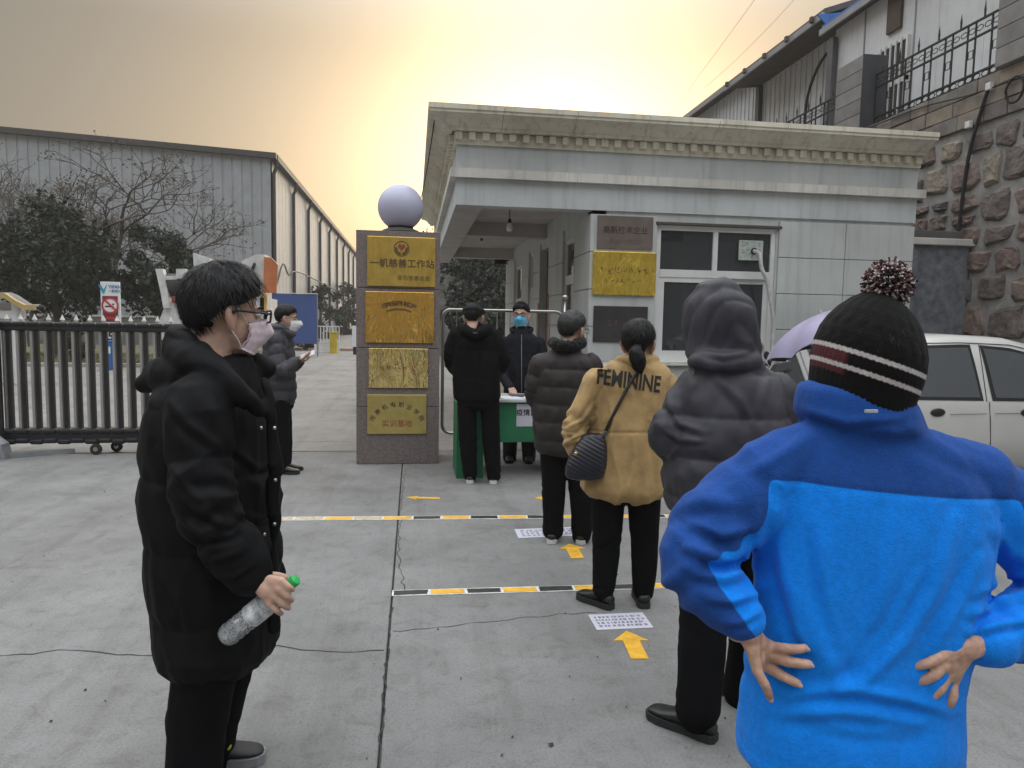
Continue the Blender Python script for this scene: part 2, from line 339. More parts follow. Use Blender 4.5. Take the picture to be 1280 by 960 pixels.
crack('crack', [(505, 740), (498, 690), (501, 640), (505, 600), (507, 586)], .003, .012, 5)
crack('crack', [(490, 760), (486, 800), (480, 860), (477, 910), (474, 960)], .0035, .012, 6)
rnd = random.Random(3)                                       # grit and dead leaves lying on the slab
gv = MB()
for i in range(90):
    p = gp(rnd.uniform(-100, 1250), 560 + 420 * rnd.random() ** 1.2); a = rnd.uniform(0, 6.3); r_ = rnd.uniform(.002, .007) * (1 if i > 12 else 1.7)
    gv.add([(p.x + r_ * math.cos(a + k) * rnd.uniform(.6, 1.3), p.y + r_ * math.sin(a + k) * rnd.uniform(.6, 1.3), .003 + .004 * (k > 2)) for k in (0, 1.4, 2.8, 4.6)] + [(p.x, p.y, .009)], [(0, 1, 4), (1, 2, 4), (2, 3, 4), (3, 0, 4)])
o = obj('grit', gv, mat('grit', (.06, .052, .045), .9, var=.4, vscale=40), kind='stuff'); tag(o, 'dark grit and leaf scraps scattered over the concrete forecourt', 'grit')
# ---- painted / taped queue marks
M_yel = mat('yellow_tape', (.72, .40, .035), .55, var=.14, vscale=14, bump=.1, bscale=80)
M_blk = mat('black_tape', (.028, .027, .026), .5, var=.25, vscale=20)
M_wht = mat('white_tape', (.62, .62, .60), .6, var=.15, vscale=20)
M_cream = mat('worn_tape', (.50, .40, .27), .7, var=.2, vscale=30)
def tape(a, b, w, cols, label, seed):
    A, B = gp(*a), gp(*b); t = (B - A).normalized(); s = Vector((-t.y, t.x, 0)); L = (B - A).length; rnd = random.Random(seed)
    o = MB().prism([A - s * w * .5 + UP * .001, A + t * L - s * w * .5 + UP * .001, A + t * L + s * w * .5 + UP * .001, A + s * w * .5 + UP * .001], (0, 0, .003)); o = recentre(obj('floor_tape', o, M_wht)); tag(o, label, 'floor tape')
    n = len(cols); q = 0
    for i, c in enumerate(cols):
        l0 = L * i / n + .008; l1 = L * (i + 1) / n - .008; j = lambda: rnd.uniform(-.004, .004)
        p = [A + t * (l0 + j()) - s * (w * .38 + j()), A + t * (l1 + j()) - s * (w * .38 + j()), A + t * (l1 + j()) + s * (w * .38 + j()), A + t * (l0 + j()) + s * (w * .38 + j())]
        obj('tape_segment', MB().prism([v + UP * .0045 for v in p], (0, 0, .0012)), c, o)
Yc, Bc, Cc = M_yel, M_blk, M_cream
tape((330, 649), (900, 645), .10, [Cc, Cc, Yc, Cc, Yc, Bc, Yc, Bc, Yc, Bc, Yc, Bc, Yc, Bc, Yc, Bc], 'yellow and black floor tape running from the grey jacket man past the granite pillar', 1)
tape((490, 742), (930, 730), .085, [Bc, Yc, Bc, Yc, Bc, Yc, Bc, Yc, Bc, Yc], 'yellow and black floor tape under the heels of the woman in tan', 2)
def arrow(tail, head, w, label):
    A, B = gp(*tail), gp(*head); t = (B - A).normalized(); s = Vector((-t.y, t.x, 0)); L = (B - A).length; h = min(.11, L * .45)
    P = [A - s * w, A + t * (L - h) - s * w, A + t * (L - h) - s * w * 2.1, B, A + t * (L - h) + s * w * 2.1, A + t * (L - h) + s * w, A + s * w]
    tag(recentre(obj('floor_arrow', MB().prism([v + UP * .001 for v in P], (0, 0, .002)), M_yel)), label, 'floor arrow', 'yellow arrows taped on the forecourt')
arrow((550, 623), (506, 622), .028, 'thin yellow floor arrow pointing left beside the granite pillar')
arrow((706, 622), (668, 623), .045, 'yellow floor arrow half hidden behind the brown coat man')
arrow((722, 698), (712, 680), .045, 'yellow floor arrow at the heels of the brown coat man')
arrow((800, 824), (783, 789), .042, 'large yellow floor arrow below the printed floor notice behind the woman')
arrow((862, 616), (826, 613), .045, 'yellow floor arrow beyond the woman in tan')
M_paper = mat('paper', (.52, .51, .57), .7, var=.05)
M_print = mat('print_grey', (.24, .23, .32), .7, var=.3)
def notice(c4, label, seed):
    P = [gp(*q) for q in c4]; rnd = random.Random(seed)
    o = tag(recentre(obj('floor_notice', MB().prism([p + UP * .001 for p in P], (0, 0, .002)), M_paper)), label, 'notice'); mk = MB()
    for r_ in range(4):                                       # unreadable lines of print
        v = .16 + .19 * r_; u = .08
        while u < .9:
            w = rnd.uniform(.02, .06)
            a = P[0].lerp(P[1], u).lerp(P[3].lerp(P[2], u), v); b = P[0].lerp(P[1], u + w).lerp(P[3].lerp(P[2], u + w), v); c = P[0].lerp(P[1], u + w).lerp(P[3].lerp(P[2], u + w), v + .11); d = P[0].lerp(P[1], u).lerp(P[3].lerp(P[2], u), v + .11)
            mk.prism([q + UP * .0035 for q in (d, c, b, a)], (0, 0, .0006)); u += w + rnd.uniform(.015, .05)
    obj('print', mk, M_print, o)
notice([(735, 769), (803, 766), (817, 785), (746, 788)], 'white printed sheet on the concrete behind the black shoes of the woman', 1)
notice([(643, 662), (718, 659), (722, 670), (648, 673)], 'white printed sheet under the shoes of the brown coat man', 2)
# ================================================================== gatehouse
GY = 8.2; GX0 = 2.05; GX1 = 6.23; CX = .47; GB = 15.9; ZS = 2.90
house = thing('gatehouse', 'grey stone clad gatehouse with dentil cornice and canopy over the gate', 'gatehouse', (3.9, 10, 0))
ZJ = [0.0, .22, .66, 1.10, 1.54, 1.98, 2.42, 2.86]
WX0, WX1, WZ0, WZ1 = 2.88, 4.40, 1.13, 2.76
obj('wall', MB().box(GX0 + .03, WX0, GY + .03, GY + .25, 0, ZS).box(WX1, GX1 - .03, GY + .03, GY + .25, 0, ZS).box(WX0, WX1, GY + .03, GY + .25, 0, WZ0).box(WX0, WX1, GY + .03, GY + .25, WZ1, ZS)
    .box(GX1 - .25, GX1 - .03, GY + .25, GB, 0, ZS).box(GX0 + .03, GX1 - .03, GB - .2, GB, 0, ZS), M_clad, house)
rnd = random.Random(11)
def panel(x0, x1, z0, z1, g=.004):
    d = rnd.uniform(0, .003); obj('cladding_panel', MB().bbox(x0 + g, x1 - g, GY + d, GY + .028, z0 + g, z1 - g, .003), M_clad, house)
for z0, z1 in zip(ZJ[:-1], ZJ[1:]):
    panel(GX0, WX0 - .01, z0, z1)
    for a, b in ((WX1 + .02, 5.3), (5.3, GX1)): panel(a, b, z0, z1)
    if z1 <= WZ0: panel(WX0 - .01, 3.64, z0, z1); panel(3.64, WX1 + .02, z0, z1)
# side wall under the canopy, openings: y0, y1, z0, z1
OPEN = [(9.05, 9.76, .98, 2.70), (10.80, 11.55, 0, 2.76), (12.25, 12.72, 2.15, 2.80), (13.55, 14.55, 1.2, 2.70)]
ys = [GY + .03]; sw = MB(); zt = 3.13
for y0, y1, z0, z1 in OPEN:
    sw.box(GX0 + .03, GX0 + .2, ys[-1], y0, 0, zt)
    if z0 > 0: sw.box(GX0 + .03, GX0 + .2, y0, y1, 0, z0)
    sw.box(GX0 + .03, GX0 + .2, y0, y1, z1, zt); ys.append(y1)
sw.box(GX0 + .03, GX0 + .2, ys[-1], GB, 0, zt); obj('side_wall', sw, M_clad, house)
segs = [(GY, 9.05), (9.76, 10.8), (11.55, 12.25), (12.72, 13.55), (14.55, GB)]
for y0, y1 in segs:
    for z0, z1 in zip(ZJ[:-1], ZJ[1:]):
        d = rnd.uniform(0, .003); obj('cladding_panel', MB().bbox(GX0 + d, GX0 + .028, y0 + .005 + (.03 if y0 == GY else 0), y1 - .005, z0 + .005, min(z1, 2.895) - .005, .003), M_clad, house)
M_red = mat('faded_red_paper', (.42, .17, .12), .85, var=.35, vscale=9)
for y in (10.74, 11.6): obj('couplet_strip', MB().box(GX0 - .004, GX0 - .001, y - .05, y + .05, .9, 2.02 if y < 11 else 1.9), M_red, house)
def side_window(y0, y1, z0, z1, tr=None):
    fr = MB(); x0, x1 = GX0 + .05, GX0 + .10
    fr.box(x0, x1, y0, y0 + .05, z0, z1).box(x0, x1, y1 - .05, y1, z0, z1).box(x0, x1, y0 + .05, y1 - .05, z1 - .05, z1).box(x0, x1, y0 + .05, y1 - .05, z0, z0 + .05)
    if tr: fr.box(x0 - .01, x1, y0 + .05, y1 - .05, tr - .06, tr + .06)
    w = obj('side_window', fr, M_white, house)
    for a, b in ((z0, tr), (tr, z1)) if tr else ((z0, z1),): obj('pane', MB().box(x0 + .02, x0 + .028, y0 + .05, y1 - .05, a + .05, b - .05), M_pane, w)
side_window(9.05, 9.76, .98, 2.70, 2.16); side_window(12.25, 12.72, 2.15, 2.80); side_window(13.55, 14.55, 1.2, 2.70, 2.0)
dr = obj('side_door', MB().bbox(GX0 + .12, GX0 + .16, 10.8, 11.55, .02, 2.74, .004), mat('brown_door', (.09, .07, .062), .6, var=.15), house)
obj('door_handle', MB().tube([(GX0 + .12, 10.88, 1.0), (GX0 + .07, 10.88, 1.0), (GX0 + .07, 10.98, 1.0)], .01), M_steel, dr)
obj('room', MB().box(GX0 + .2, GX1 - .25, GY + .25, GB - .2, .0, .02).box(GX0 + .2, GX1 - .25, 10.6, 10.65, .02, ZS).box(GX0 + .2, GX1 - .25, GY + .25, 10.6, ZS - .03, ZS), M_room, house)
# front window
wf = MB(); y0, y1 = GY + .05, GY + .12; TZ0, TZ1 = 2.15, 2.24
wf.box(WX0, WX0 + .055, y0, y1, WZ0, WZ1).box(WX1 - .055, WX1, y0, y1, WZ0, WZ1).box(WX0 + .055, WX1 - .055, y0, y1, WZ1 - .055, WZ1).box(WX0 + .055, WX1 - .055, y0, y1, WZ0, WZ0 + .06).box(WX0 + .055, WX1 - .055, y0 - .01, y1, TZ0, TZ1).box(3.60, 3.66, y0 + .002, y1, TZ1, WZ1 - .055)
win = obj('front_window', wf, M_white, house)
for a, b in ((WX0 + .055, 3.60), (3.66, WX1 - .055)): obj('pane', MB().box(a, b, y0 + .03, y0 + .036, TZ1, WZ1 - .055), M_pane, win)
def sash(a, b, y):
    s = obj('sash', MB().box(a, a + .06, y, y + .03, WZ0 + .06, TZ0).box(b - .06, b, y, y + .03, WZ0 + .06, TZ0).box(a + .06, b - .06, y, y + .03, TZ0 - .06, TZ0).box(a + .06, b - .06, y, y + .03, WZ0 + .06, WZ0 + .13), M_white, win)
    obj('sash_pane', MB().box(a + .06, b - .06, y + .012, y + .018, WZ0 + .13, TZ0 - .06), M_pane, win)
sash(WX0 + .055, 3.72, y0 - .0); sash(3.66, WX1 - .055, y0 + .035)
obj('window_sill', MB().bbox(WX0 - .04, WX1 + .04, GY - .05, GY + .05, WZ0 - .05, WZ0 + .002, .006), M_ledge, house)
obj('window_head', MB().bbox(WX0 - .03, WX1 + .05, GY - .012, GY + .05, WZ1 + .002, WZ1 + .035, .004), mat('rust_dark', (.08, .07, .06), .8), house)
# board in the upper light, pipe through it
pA, pB = oy(924, 300, GY + .05), oy(953, 326, GY + .05)
bd = obj('pipe_board', MB().bbox(pA.x, pB.x, GY + .045, GY + .062, pB.z, pA.z, .004), mat('pale_green_board', (.42, .47, .43), .7, var=.12, vscale=12), house)
mk = MB(); rnd = random.Random(5)
for i in range(34):
    x = rnd.uniform(pA.x + .02, pB.x - .05); z = rnd.uniform(pB.z + .03, pA.z - .02); mk.box(x, x + rnd.uniform(.01, .035), GY + .0415, GY + .0445, z, z + .007)
obj('print', mk, mat('green_print', (.2, .27, .23), .8), bd)
hole = oy(942, 314, GY + .05); obj('pipe_collar', MB().tube([(hole.x, GY + .03, hole.z), (hole.x, GY + .043, hole.z)], .04, 14), M_rubber, bd)
PP = [(hole.x, GY + .04, hole.z), (hole.x + .015, GY - .08, hole.z - .05), *[tuple(oy(x, y, GY - .12)) for x, y in ((952, 335), (959, 352), (964, 380), (967, 405), (966, 430), (966, 470))]]
obj('vent_pipe', MB().limb(PP, [.024, .024, .024, .024, .025, .026, .026, .026]), mat('old_plastic_pipe', (.52, .52, .50), .55, var=.12, vscale=14), house)
# fascia band, ledge, cornice
T = .22
def band(name, z0, z1, o, m, th=T):
    q = o if o > .05 else min(o, 0); mb = MB(); mb.box(CX - o, GX1 + q, GY - o, GY + th, z0, z1).box(CX - o, CX + th, GY + th + .002, GB + .3, z0, z1).box(GX1 - th, GX1 + q, GY + th + .002, GB + .3, z0, z1); return obj(name, mb, m, house)
band('lower_fascia', ZS, 3.195, .0, M_fascia); band('ledge', 3.198, 3.30, .07, M_ledge); band('upper_fascia', 3.303, 3.565, -.005, M_fascia)
band('dentil_band', 3.568, 3.70, .03, M_stone_trim)
prof = [(.05, 3.702), (.12, 3.702), (.12, 3.735), (.15, 3.745), (.17, 3.775), (.205, 3.81), (.255, 3.832), (.31, 3.838), (.31, 3.862), (.325, 3.872), (.325, 3.925), (.05, 3.935)]
def cornice(side, t0, t1, m0, m1):
    """one moulded block; side f(ront) runs in X, l(eft) and r(ight) run in Y; m0/m1 = mitred end"""
    n = len(prof); v = []
    for t, mt, sg in ((t0, m0, -1), (t1, m1, 1)):
        for o, z in prof:
            e = t + (sg * o if mt else 0)
            v.append((e, GY - o, z) if side == 'f' else ((CX - o, e, z) if side == 'l' else (GX1 + o, e, z)))
    f = [tuple(range(n)), tuple(range(n, 2 * n))[::-1]] + [(i, n + i, n + (i + 1) % n, (i + 1) % n) for i in range(n)]
    obj('cornice_block', MB().add(v, f), M_stone_trim, house)
xs = [CX] + [CX + .5 + .83 * i for i in range(7)] + [GX1]
for i in range(len(xs) - 1): cornice('f', xs[i] + (.0025 if i else 0), xs[i + 1] - (.0025 if i < len(xs) - 2 else 0), i == 0, False)
ysC = [GY] + [GY + 1.0 * i for i in range(1, 8)] + [GB + .3]
for i in range(len(ysC) - 1):
    cornice('l', ysC[i] + (.0025 if i else .003), ysC[i + 1], i == 0, False)
dent = MB().bbox(-.04, .04, -.05, 0, 0, .085, .006).mesh('dentil')
n = 38
for i in range(n): obj('dentil', dent, M_stone_trim, house, (CX + .02 + (GX1 - CX - .075) * i / (n - 1), GY - .031, 3.612))
dent2 = MB().bbox(-.05, 0, -.04, .04, 0, .085, .006).mesh('dentil')
for i in range(46): obj('dentil', dent2, M_stone_trim, house, (CX - .031, GY + .13 + .155 * i, 3.612))
obj('roof_deck', MB().box(CX - .04, GX1 - .006, GY - .04, GB + .3, 3.706, 3.86).box(CX - .28, GX1 - .004, GY - .28, GB + .3, 3.86, 3.90), mat('roof_felt', (.12, .09, .075), .95, var=.3), house)
obj('soffit', MB().box(CX + T, GX1 - .2, GY + T, GB + .3, 3.12, 3.2), M_soffit, house)
obj('canopy_beam', MB().box(CX + .003, CX + T + .1, GY + .003, GB + .3, ZS - .003, 3.12), M_soffit, house)
for y in (11.1, 14.9): obj('canopy_beam', MB().box(CX + T + .1, GX0 + .029, y, y + .25, ZS + .01, 3.12), M_soffit, house)
obj('canopy_beam', MB().box(CX + T + .1, GX0 + .029, GY + T, GY + T + .06, ZS + .01, 3.12), M_soffit, house)
for (px, py), yy in (((637, 283), 9.5), ((602, 304), 13.2)):
    c = oy(px, py, yy); b = thing('hanging_bulb', 'bare white bulb hanging in the front bay of the canopy' if yy < 10 else 'small dark lamp holder hanging in the far bay of the canopy', 'bulb', (c.x, yy, c.z))
    obj('cord', MB().tube([(c.x, yy, 3.119), (c.x, yy, c.z + .09)], .006, 6), M_rubber, b); obj('socket', MB().lathe([(.012, .1), (.022, .095), (.024, .05), (.02, .045)], (c.x, yy, c.z)), M_rubber, b)
    if yy < 10: obj('glass_bulb', MB().lathe([(.018, .05), (.03, .03), (.042, 0), (.042, -.04), (.034, -.06), (.01, -.068)], (c.x, yy, c.z)), mat('opal_glass', (.75, .75, .76), .25, var=.02), b, smooth=True)
cc = od(630, 327, 15.3)
sc = thing('security_camera', 'small dark security camera at the far corner of the canopy', 'camera', (GX0 - .02, cc.y, cc.z)); obj('housing', MB().bbox(GX0 - .34, GX0 - .1, cc.y - .07, cc.y + .07, cc.z - .06, cc.z + .08, .03), M_rubber, sc); obj('bracket', MB().tube([(GX0 - .15, cc.y, cc.z), (GX0 - .001, cc.y, cc.z + .06)], .025), M_rubber, sc)
# plaques on the gatehouse wall
def plaque(name, c0, c1, Y, m, label, th=.02, grp=None):
    a, b = oy(*c0, Y), oy(*c1, Y); o = recentre(obj(name, MB().bbox(a.x, b.x, Y - th, Y - .001, b.z, a.z, .004), m)); tag(o, label, 'plaque', grp)
    return o, a.x, b.x, b.z, a.z, Y - th - .0008
M_brown = mat('brown_plaque', (.17, .135, .118), .42, .2, var=.1, vscale=5)
M_darkpl = mat('dark_plaque', (.055, .052, .053), .35, .3, var=.12, vscale=5)
M_dim = mat('dim_ink', (.09, .06, .04), .5, .3)
def marks(o, x0, x1, z0, z1, y, m, seed, rows=1, dens=.5, bold=.25):
    """strokes of print too small or worn to read"""
    rnd = random.Random(seed); mk = MB(); h = (z1 - z0) / rows
    for r_ in range(rows):
        x = x0
        while x < x1 - h * .5:
            for k in range(4):
                if rnd.random() < .75:
                    a = x + rnd.uniform(0, h * .55); z = z0 + r_ * h + rnd.uniform(.1, .7) * h
                    if rnd.random() < .55: mk.box(a, min(a + h * .35, x + h * .75), y - .0012 - k * .0001, y, z, z + h * .09)
                    else: mk.box(a, a + h * .09, y - .0012 - k * .0001, y, z, min(z + h * .4, z0 + (r_ + 1) * h))
            x += h * .95
    obj('worn_print', mk, m, o)
o, x0, x1, z0, z1, y = plaque('wall_plaque', (747, 269), (815, 313), GY, M_brown, 'brown metal plaque with dark lettering, topmost on the gatehouse wall')
put_text('lettering', '高新技术企业', .092, ((x0 + x1) / 2, y, z0 + (z1 - z0) * .56), o, M_ink, bold=.001)
marks(o, x0 + .14, x1 - .14, z0 + .055, z0 + .115, y, M_ink, 1, 2)
o, x0, x1, z0, z1, y = plaque('wall_plaque', (741, 314), (818, 370), GY, M_gold3, 'shiny crumpled gold plaque in the middle on the gatehouse wall', .035)
marks(o, x0 + .09, x1 - .12, z0 + .24, z0 + .33, y, M_dim, 2); marks(o, x0 + .14, x1 - .16, z0 + .13, z0 + .2, y, M_dim, 3)
o, x0, x1, z0, z1, y = plaque('wall_plaque', (742, 382), (808, 428), GY, M_darkpl, 'dark grey plaque with faint red print, lowest on the gatehouse wall')
marks(o, x0 + .17, x1 - .17, z0 + .17, z0 + .26, y, M_redink, 4); marks(o, x0 + .1, x1 - .1, z0 + .06, z0 + .09, y, M_dim, 5)
# ================================================================== granite gate pillar with brass plates and a globe
PY = gp(495, 580).y; PX0, PX1, PZ = -.61, .28, 2.52
pil = thing('gate_pillar', 'grey brown granite gate pillar clad in polished slabs', 'pillar', ((PX0 + PX1) / 2, PY + .3, 0))
obj('core', MB().box(PX0 + .025, PX1 - .025, PY + .025, PY + .575, 0, PZ - .01), M_gap, pil)
zz = [0, .63, 1.27, 1.91, PZ]
for a, b in zip(zz[:-1], zz[1:]): obj('granite_slab', MB().bbox(PX0, PX1, PY, PY + .6, a + .003, b - .003, .004), M_granite, pil)
obj('cap_rim', MB().lathe([(.2, 0), (.22, .02), (.2, .04), (.15, .06)], (-.15, PY + .3, PZ - .002)), mat('mortar_lump', (.09, .085, .08), .95, bump=.6, bscale=30), pil)
gl = thing('globe_lamp', 'large unlit pale lavender globe lamp on the granite pillar', 'lamp', (-.15, PY + .3, PZ + .058))
obj('globe', MB().ell((-.15, PY + .3, PZ + .29), (.25, .25, .25), nu=40, nv=24), mat('opal_globe', (.47, .47, .60), .42, var=.03, sss=0), gl, smooth=True)
obj('collar', MB().lathe([(.14, 0), (.14, .05), (.11, .065)], (-.15, PY + .3, PZ + .059)), M_blackmetal, gl)
G4 = 'brass plates on the granite pillar'
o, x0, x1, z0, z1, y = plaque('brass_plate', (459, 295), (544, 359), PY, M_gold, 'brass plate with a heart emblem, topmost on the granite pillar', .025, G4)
xm = (x0 + x1) / 2; put_text('lettering', '一帆慈善工作站', .098, (xm + .01, y, z0 + .235), o, M_ink, bold=.0012); put_text('lettering', '荥阳慈善总会', .058, (xm + .13, y, z0 + .085), o, M_dim)
ec = Vector((xm - .0, y, z1 - .125)); em = MB(); R1 = .082
def ring(mb, c, r0, r1, y, a0=0, a1=6.2832, n=30):
    for i in range(n):
        p, q = a0 + (a1 - a0) * i / n, a0 + (a1 - a0) * (i + 1) / n
        mb.prism([(c.x + r0 * math.cos(p), y, c.z + r0 * math.sin(p)), (c.x + r0 * math.cos(q), y, c.z + r0 * math.sin(q)), (c.x + r1 * math.cos(q), y, c.z + r1 * math.sin(q)), (c.x + r1 * math.cos(p), y, c.z + r1 * math.sin(p))], (0, -.0012, 0))
ring(em, ec, R1 * .88, R1, y); ring(em, ec, R1 * .55, R1 * .8, y, math.radians(165), math.radians(262), 14); ring(em, ec, R1 * .55, R1 * .8, y, math.radians(278), math.radians(375), 14)
obj('emblem', em, M_ink, o)
hp = [(ec.x + R1 * .030 * 16 * math.sin(t) ** 3, y, ec.z + .018 + R1 * .030 * (13 * math.cos(t) - 5 * math.cos(2 * t) - 2 * math.cos(3 * t) - math.cos(4 * t))) for t in np.linspace(0, 6.2832, 40, endpoint=False)]
obj('emblem_heart', MB().prism(hp, (0, -.0014, 0)), M_redink, o)
def arc_text(o, s, size, cx, cz, r, a0, a1, y, m):
    for i, ch in enumerate(s):
        a = math.radians(a0 + (a1 - a0) * i / (len(s) - 1)); put_text('letter', ch, size, (cx + r * math.cos(a), y, cz + r * math.sin(a)), o, m, rot=a - math.pi / 2, bold=.0008)
o, x0, x1, z0, z1, y = plaque('brass_plate', (457, 364), (542, 429), PY, M_gold2, 'copper toned brass plate with curved lettering, second from the top of the pillar', .025, G4)
xm = (x0 + x1) / 2 - .01; arc_text(o, '河南省破碎机械工程', .058, xm, z0 + .02, .40, 113, 67, y, M_ink)
arc = MB()
for i in range(26):
    a = math.radians(112 - 44 * i / 25); c = Vector((xm + .34 * math.cos(a), y, z0 + .02 + .34 * math.sin(a))); arc.box(c.x - .004, c.x + .004, y - .0012, y, c.z - .009, c.z + .009)
obj('worn_print', arc, M_dim, o)
o, x0, x1, z0, z1, y = plaque('brass_plate', (461, 435), (535, 485), PY, gold('mirror_brass_plate', (.85, .66, .26), .8, 8, .09), 'mirror bright brass plate reflecting the queue, third from the top of the pillar', .02, G4)
marks(o, x0 + .1, x1 - .08, z0 + .18, z0 + .27, y, M_redink, 8)
o, x0, x1, z0, z1, y = plaque('brass_plate', (459, 493), (533, 542), PY, M_goldmatt, 'dull brass plate with red characters, lowest on the granite pillar', .02, G4)
xm = (x0 + x1) / 2; arc_text(o, '河南机电职业学院', .062, xm, z0 + .02, .30, 150, 30, y, M_ink); put_text('lettering', '实训基地', .082, (xm, y, z0 + .11), o, M_redink)
for i, ch in enumerate(()): pass
# ================================================================== sliding gate
GT = oy(100, 404, RY).z; gx0 = oy(4, 500, RY).x; gx1 = oy(305, 500, RY).x
gate = thing('sliding_gate', 'black retractable sliding gate with silver bars and small wheels', 'gate', ((gx0 + gx1) / 2, RY, 0))
obj('top_rail', MB().bbox(gx0, gx1, RY - .05, RY + .05, GT - .09, GT - .01, .012), M_blackmetal, gate)
obj('bottom_rail', MB().bbox(gx0, gx1, RY - .07, RY + .07, .13, .27, .015), M_blackmetal, gate)
dp = (gx1 - gx0) / 18.0
pb = MB().bbox(-.021, .021, -.028, .028, 0, GT - .09 - .27, .006).mesh('bar'); sb = MB().bbox(-.015, .015, -.022, .022, 0, GT - .09 - .27, .005).mesh('bar')
pk = MB().box(-.012, .012, -.012, .012, 0, .02).add([(-.02, -.02, .02), (.02, -.02, .02), (.02, .02, .02), (-.02, .02, .02), (0, 0, .085)], [(0, 1, 4), (1, 2, 4), (2, 3, 4), (3, 0, 4), (3, 2, 1, 0)]).mesh('finial')
lk = MB().bbox(-dp * .5 + .004, dp * .5 - .004, -.062, .062, -.02, .03, .018).mesh('link'); lk2 = MB().bbox(-dp * .5 + .004, dp * .5 - .004, -.085, .085, -.03, .03, .02).mesh('link')
for i in range(18):
    x = gx0 + dp * (i + .5); obj('bar', pb, M_blackmetal, gate, (x + .012, RY, .27)); obj('bar', sb, M_silverbar, gate, (x - .034, RY - .008, .27))
    obj('finial', pk, M_wht, gate, (x, RY, GT + .012)); obj('link', lk, M_blackmetal, gate, (x, RY, GT - .02)); obj('link', lk2, M_blackmetal, gate, (x, RY, .145 + .012 * (i % 2))); obj('link', lk2, M_blackmetal, gate, (x, RY, .262))
for px in (120, 146, 262, 285):
    c = oy(px, 558, RY + (-.09 if px in (120, 262) else .09)); w = obj('wheel', MB().lathe([(.05, -.015), (.062, -.012), (.062, .012), (.05, .015)], (c.x, c.y, .062), (0, 1, 0), 20), M_rubber, gate, smooth=False)
    obj('wheel_fork', MB().tube([(c.x, c.y, .064), (c.x, RY, .14)], .014), M_blackmetal, gate); obj('hub', MB().lathe([(.025, -.02), (.025, .02)], (c.x, c.y, .062), (0, 1, 0), 12), M_steel, w)
xp = oy(1, 500, RY).x
gp_ = thing('gate_post', 'yellow gate post with a sloping grey metal foot at the end of the sliding gate', 'gate post', (xp - .2, RY - .1, 0))
obj('post', MB().bbox(xp - .22, xp - .0, RY - .16, RY + .05, 0, GT + .03, .01), mat('old_yellow_paint', (.38, .32, .06), .6, var=.15), gp_)
obj('post_strip', MB().bbox(xp + .002, xp + .06, RY - .1, RY - .06, .2, GT + .05, .008), M_blackmetal, gp_)
obj('foot', MB().prism([(xp - .3, RY - .34, 0.002), (xp + .2, RY - .34, 0.002), (xp + .16, RY - .34, .16), (xp + .05, RY - .34, .25), (xp - .3, RY - .34, .25)], (0, .16, 0)), M_grey_metal, gp_)
obj('guide', MB().prism([(xp + .2, RY - .26, .002), (xp + .75, RY + .0, .002), (xp + .72, RY + .05, .002), (xp + .2, RY - .14, .002)], (0, 0, .05)), M_grey_metal, gp_)
# ================================================================== crowd barrier, steel post
BY = 8.33; bx0, bx1 = oy(553, 470, BY).x, oy(702, 470, BY).x; bz0, bz1 = oy(600, 541, BY).z, oy(620, 388, BY).z
bar = thing('crowd_barrier', 'polished steel crowd barrier with rounded corners behind the green desk', 'barrier', ((bx0 + bx1) / 2, BY, 0))
def rrect(x0, x1, z0, z1, r, y, n=6):
    P = []
    for cx, cz, a0 in ((x1 - r, z1 - r, 0), (x0 + r, z1 - r, 90), (x0 + r, z0 + r, 180), (x1 - r, z0 + r, 270)):
        for i in range(n + 1): a = math.radians(a0 + 90 * i / n); P.append((cx + r * math.cos(a), y, cz + r * math.sin(a)))
    return P + [P[0], P[1]]
obj('frame', MB().tube(rrect(bx0, bx1, bz0, bz1, .1, BY), .021, 10, False), M_steel, bar, smooth=True)
for i in range(1, 9): x = bx0 + (bx1 - bx0) * i / 9; obj('upright', MB().tube([(x, BY, bz0), (x, BY, bz1)], .008, 6), M_steel, bar)
for x in (bx0 + .18, bx1 - .18): obj('foot', MB().tube([(x, BY - .24, .021), (x, BY + .0, .021), (x, BY + .26, .021)], .02).tube([(x, BY, .03), (x, BY, bz0)], .018), M_blackmetal, bar)
sp_ = oy(706, 372, 8.12); o = thing('steel_post', 'steel post with a ball top at the corner of the gatehouse', 'post', (sp_.x, 8.12, 0)); obj('pole', MB().tube([(sp_.x, 8.12, .0), (sp_.x, 8.12, sp_.z - .03)], .02, 10), M_steel, o, smooth=True); obj('ball', MB().ell((sp_.x, 8.12, sp_.z), (.04, .04, .04)), M_steel, o, smooth=True); obj('base_plate', MB().lathe([(.1, 0), (.1, .012), (.03, .02)], (sp_.x, 8.12, .001)), M_steel, o)
# ================================================================== desk
DY = gp(600, 598).y; dx0 = gp(570, 598).x; dx1 = dx0 + 1.32; DZ = .80
M_green = mat('green_laminate', (.012, .145, .062), .5, var=.12, vscale=2.5)
desk = thing('desk', 'green folding desk with a white printed sign in front of the barrier', 'desk', ((dx0 + dx1) / 2, DY + .3, 0))
obj('top', MB().bbox(dx0 - .01, dx1 + .01, DY - .02, DY + .62, DZ - .03, DZ, .006), mat('desk_top', (.45, .47, .47), .5), desk)
obj('front_panel', MB().bbox(dx0 + .26, dx1 - .26, DY + .03, DY + .05, .36, DZ - .032, .004), M_green, desk)
for a, b in ((dx0, dx0 + .27), (dx1 - .27, dx1)): obj('pedestal', MB().bbox(a, b, DY, DY + .58, .0, DZ - .032, .006), M_green, desk)
sA, sB = oy(646, 505, DY + .02), oy(688, 533, DY + .02)
sg = obj('paper_sign', MB().box(sA.x, sB.x, DY + .024, DY + .028, sB.z, sA.z), M_paper, desk)
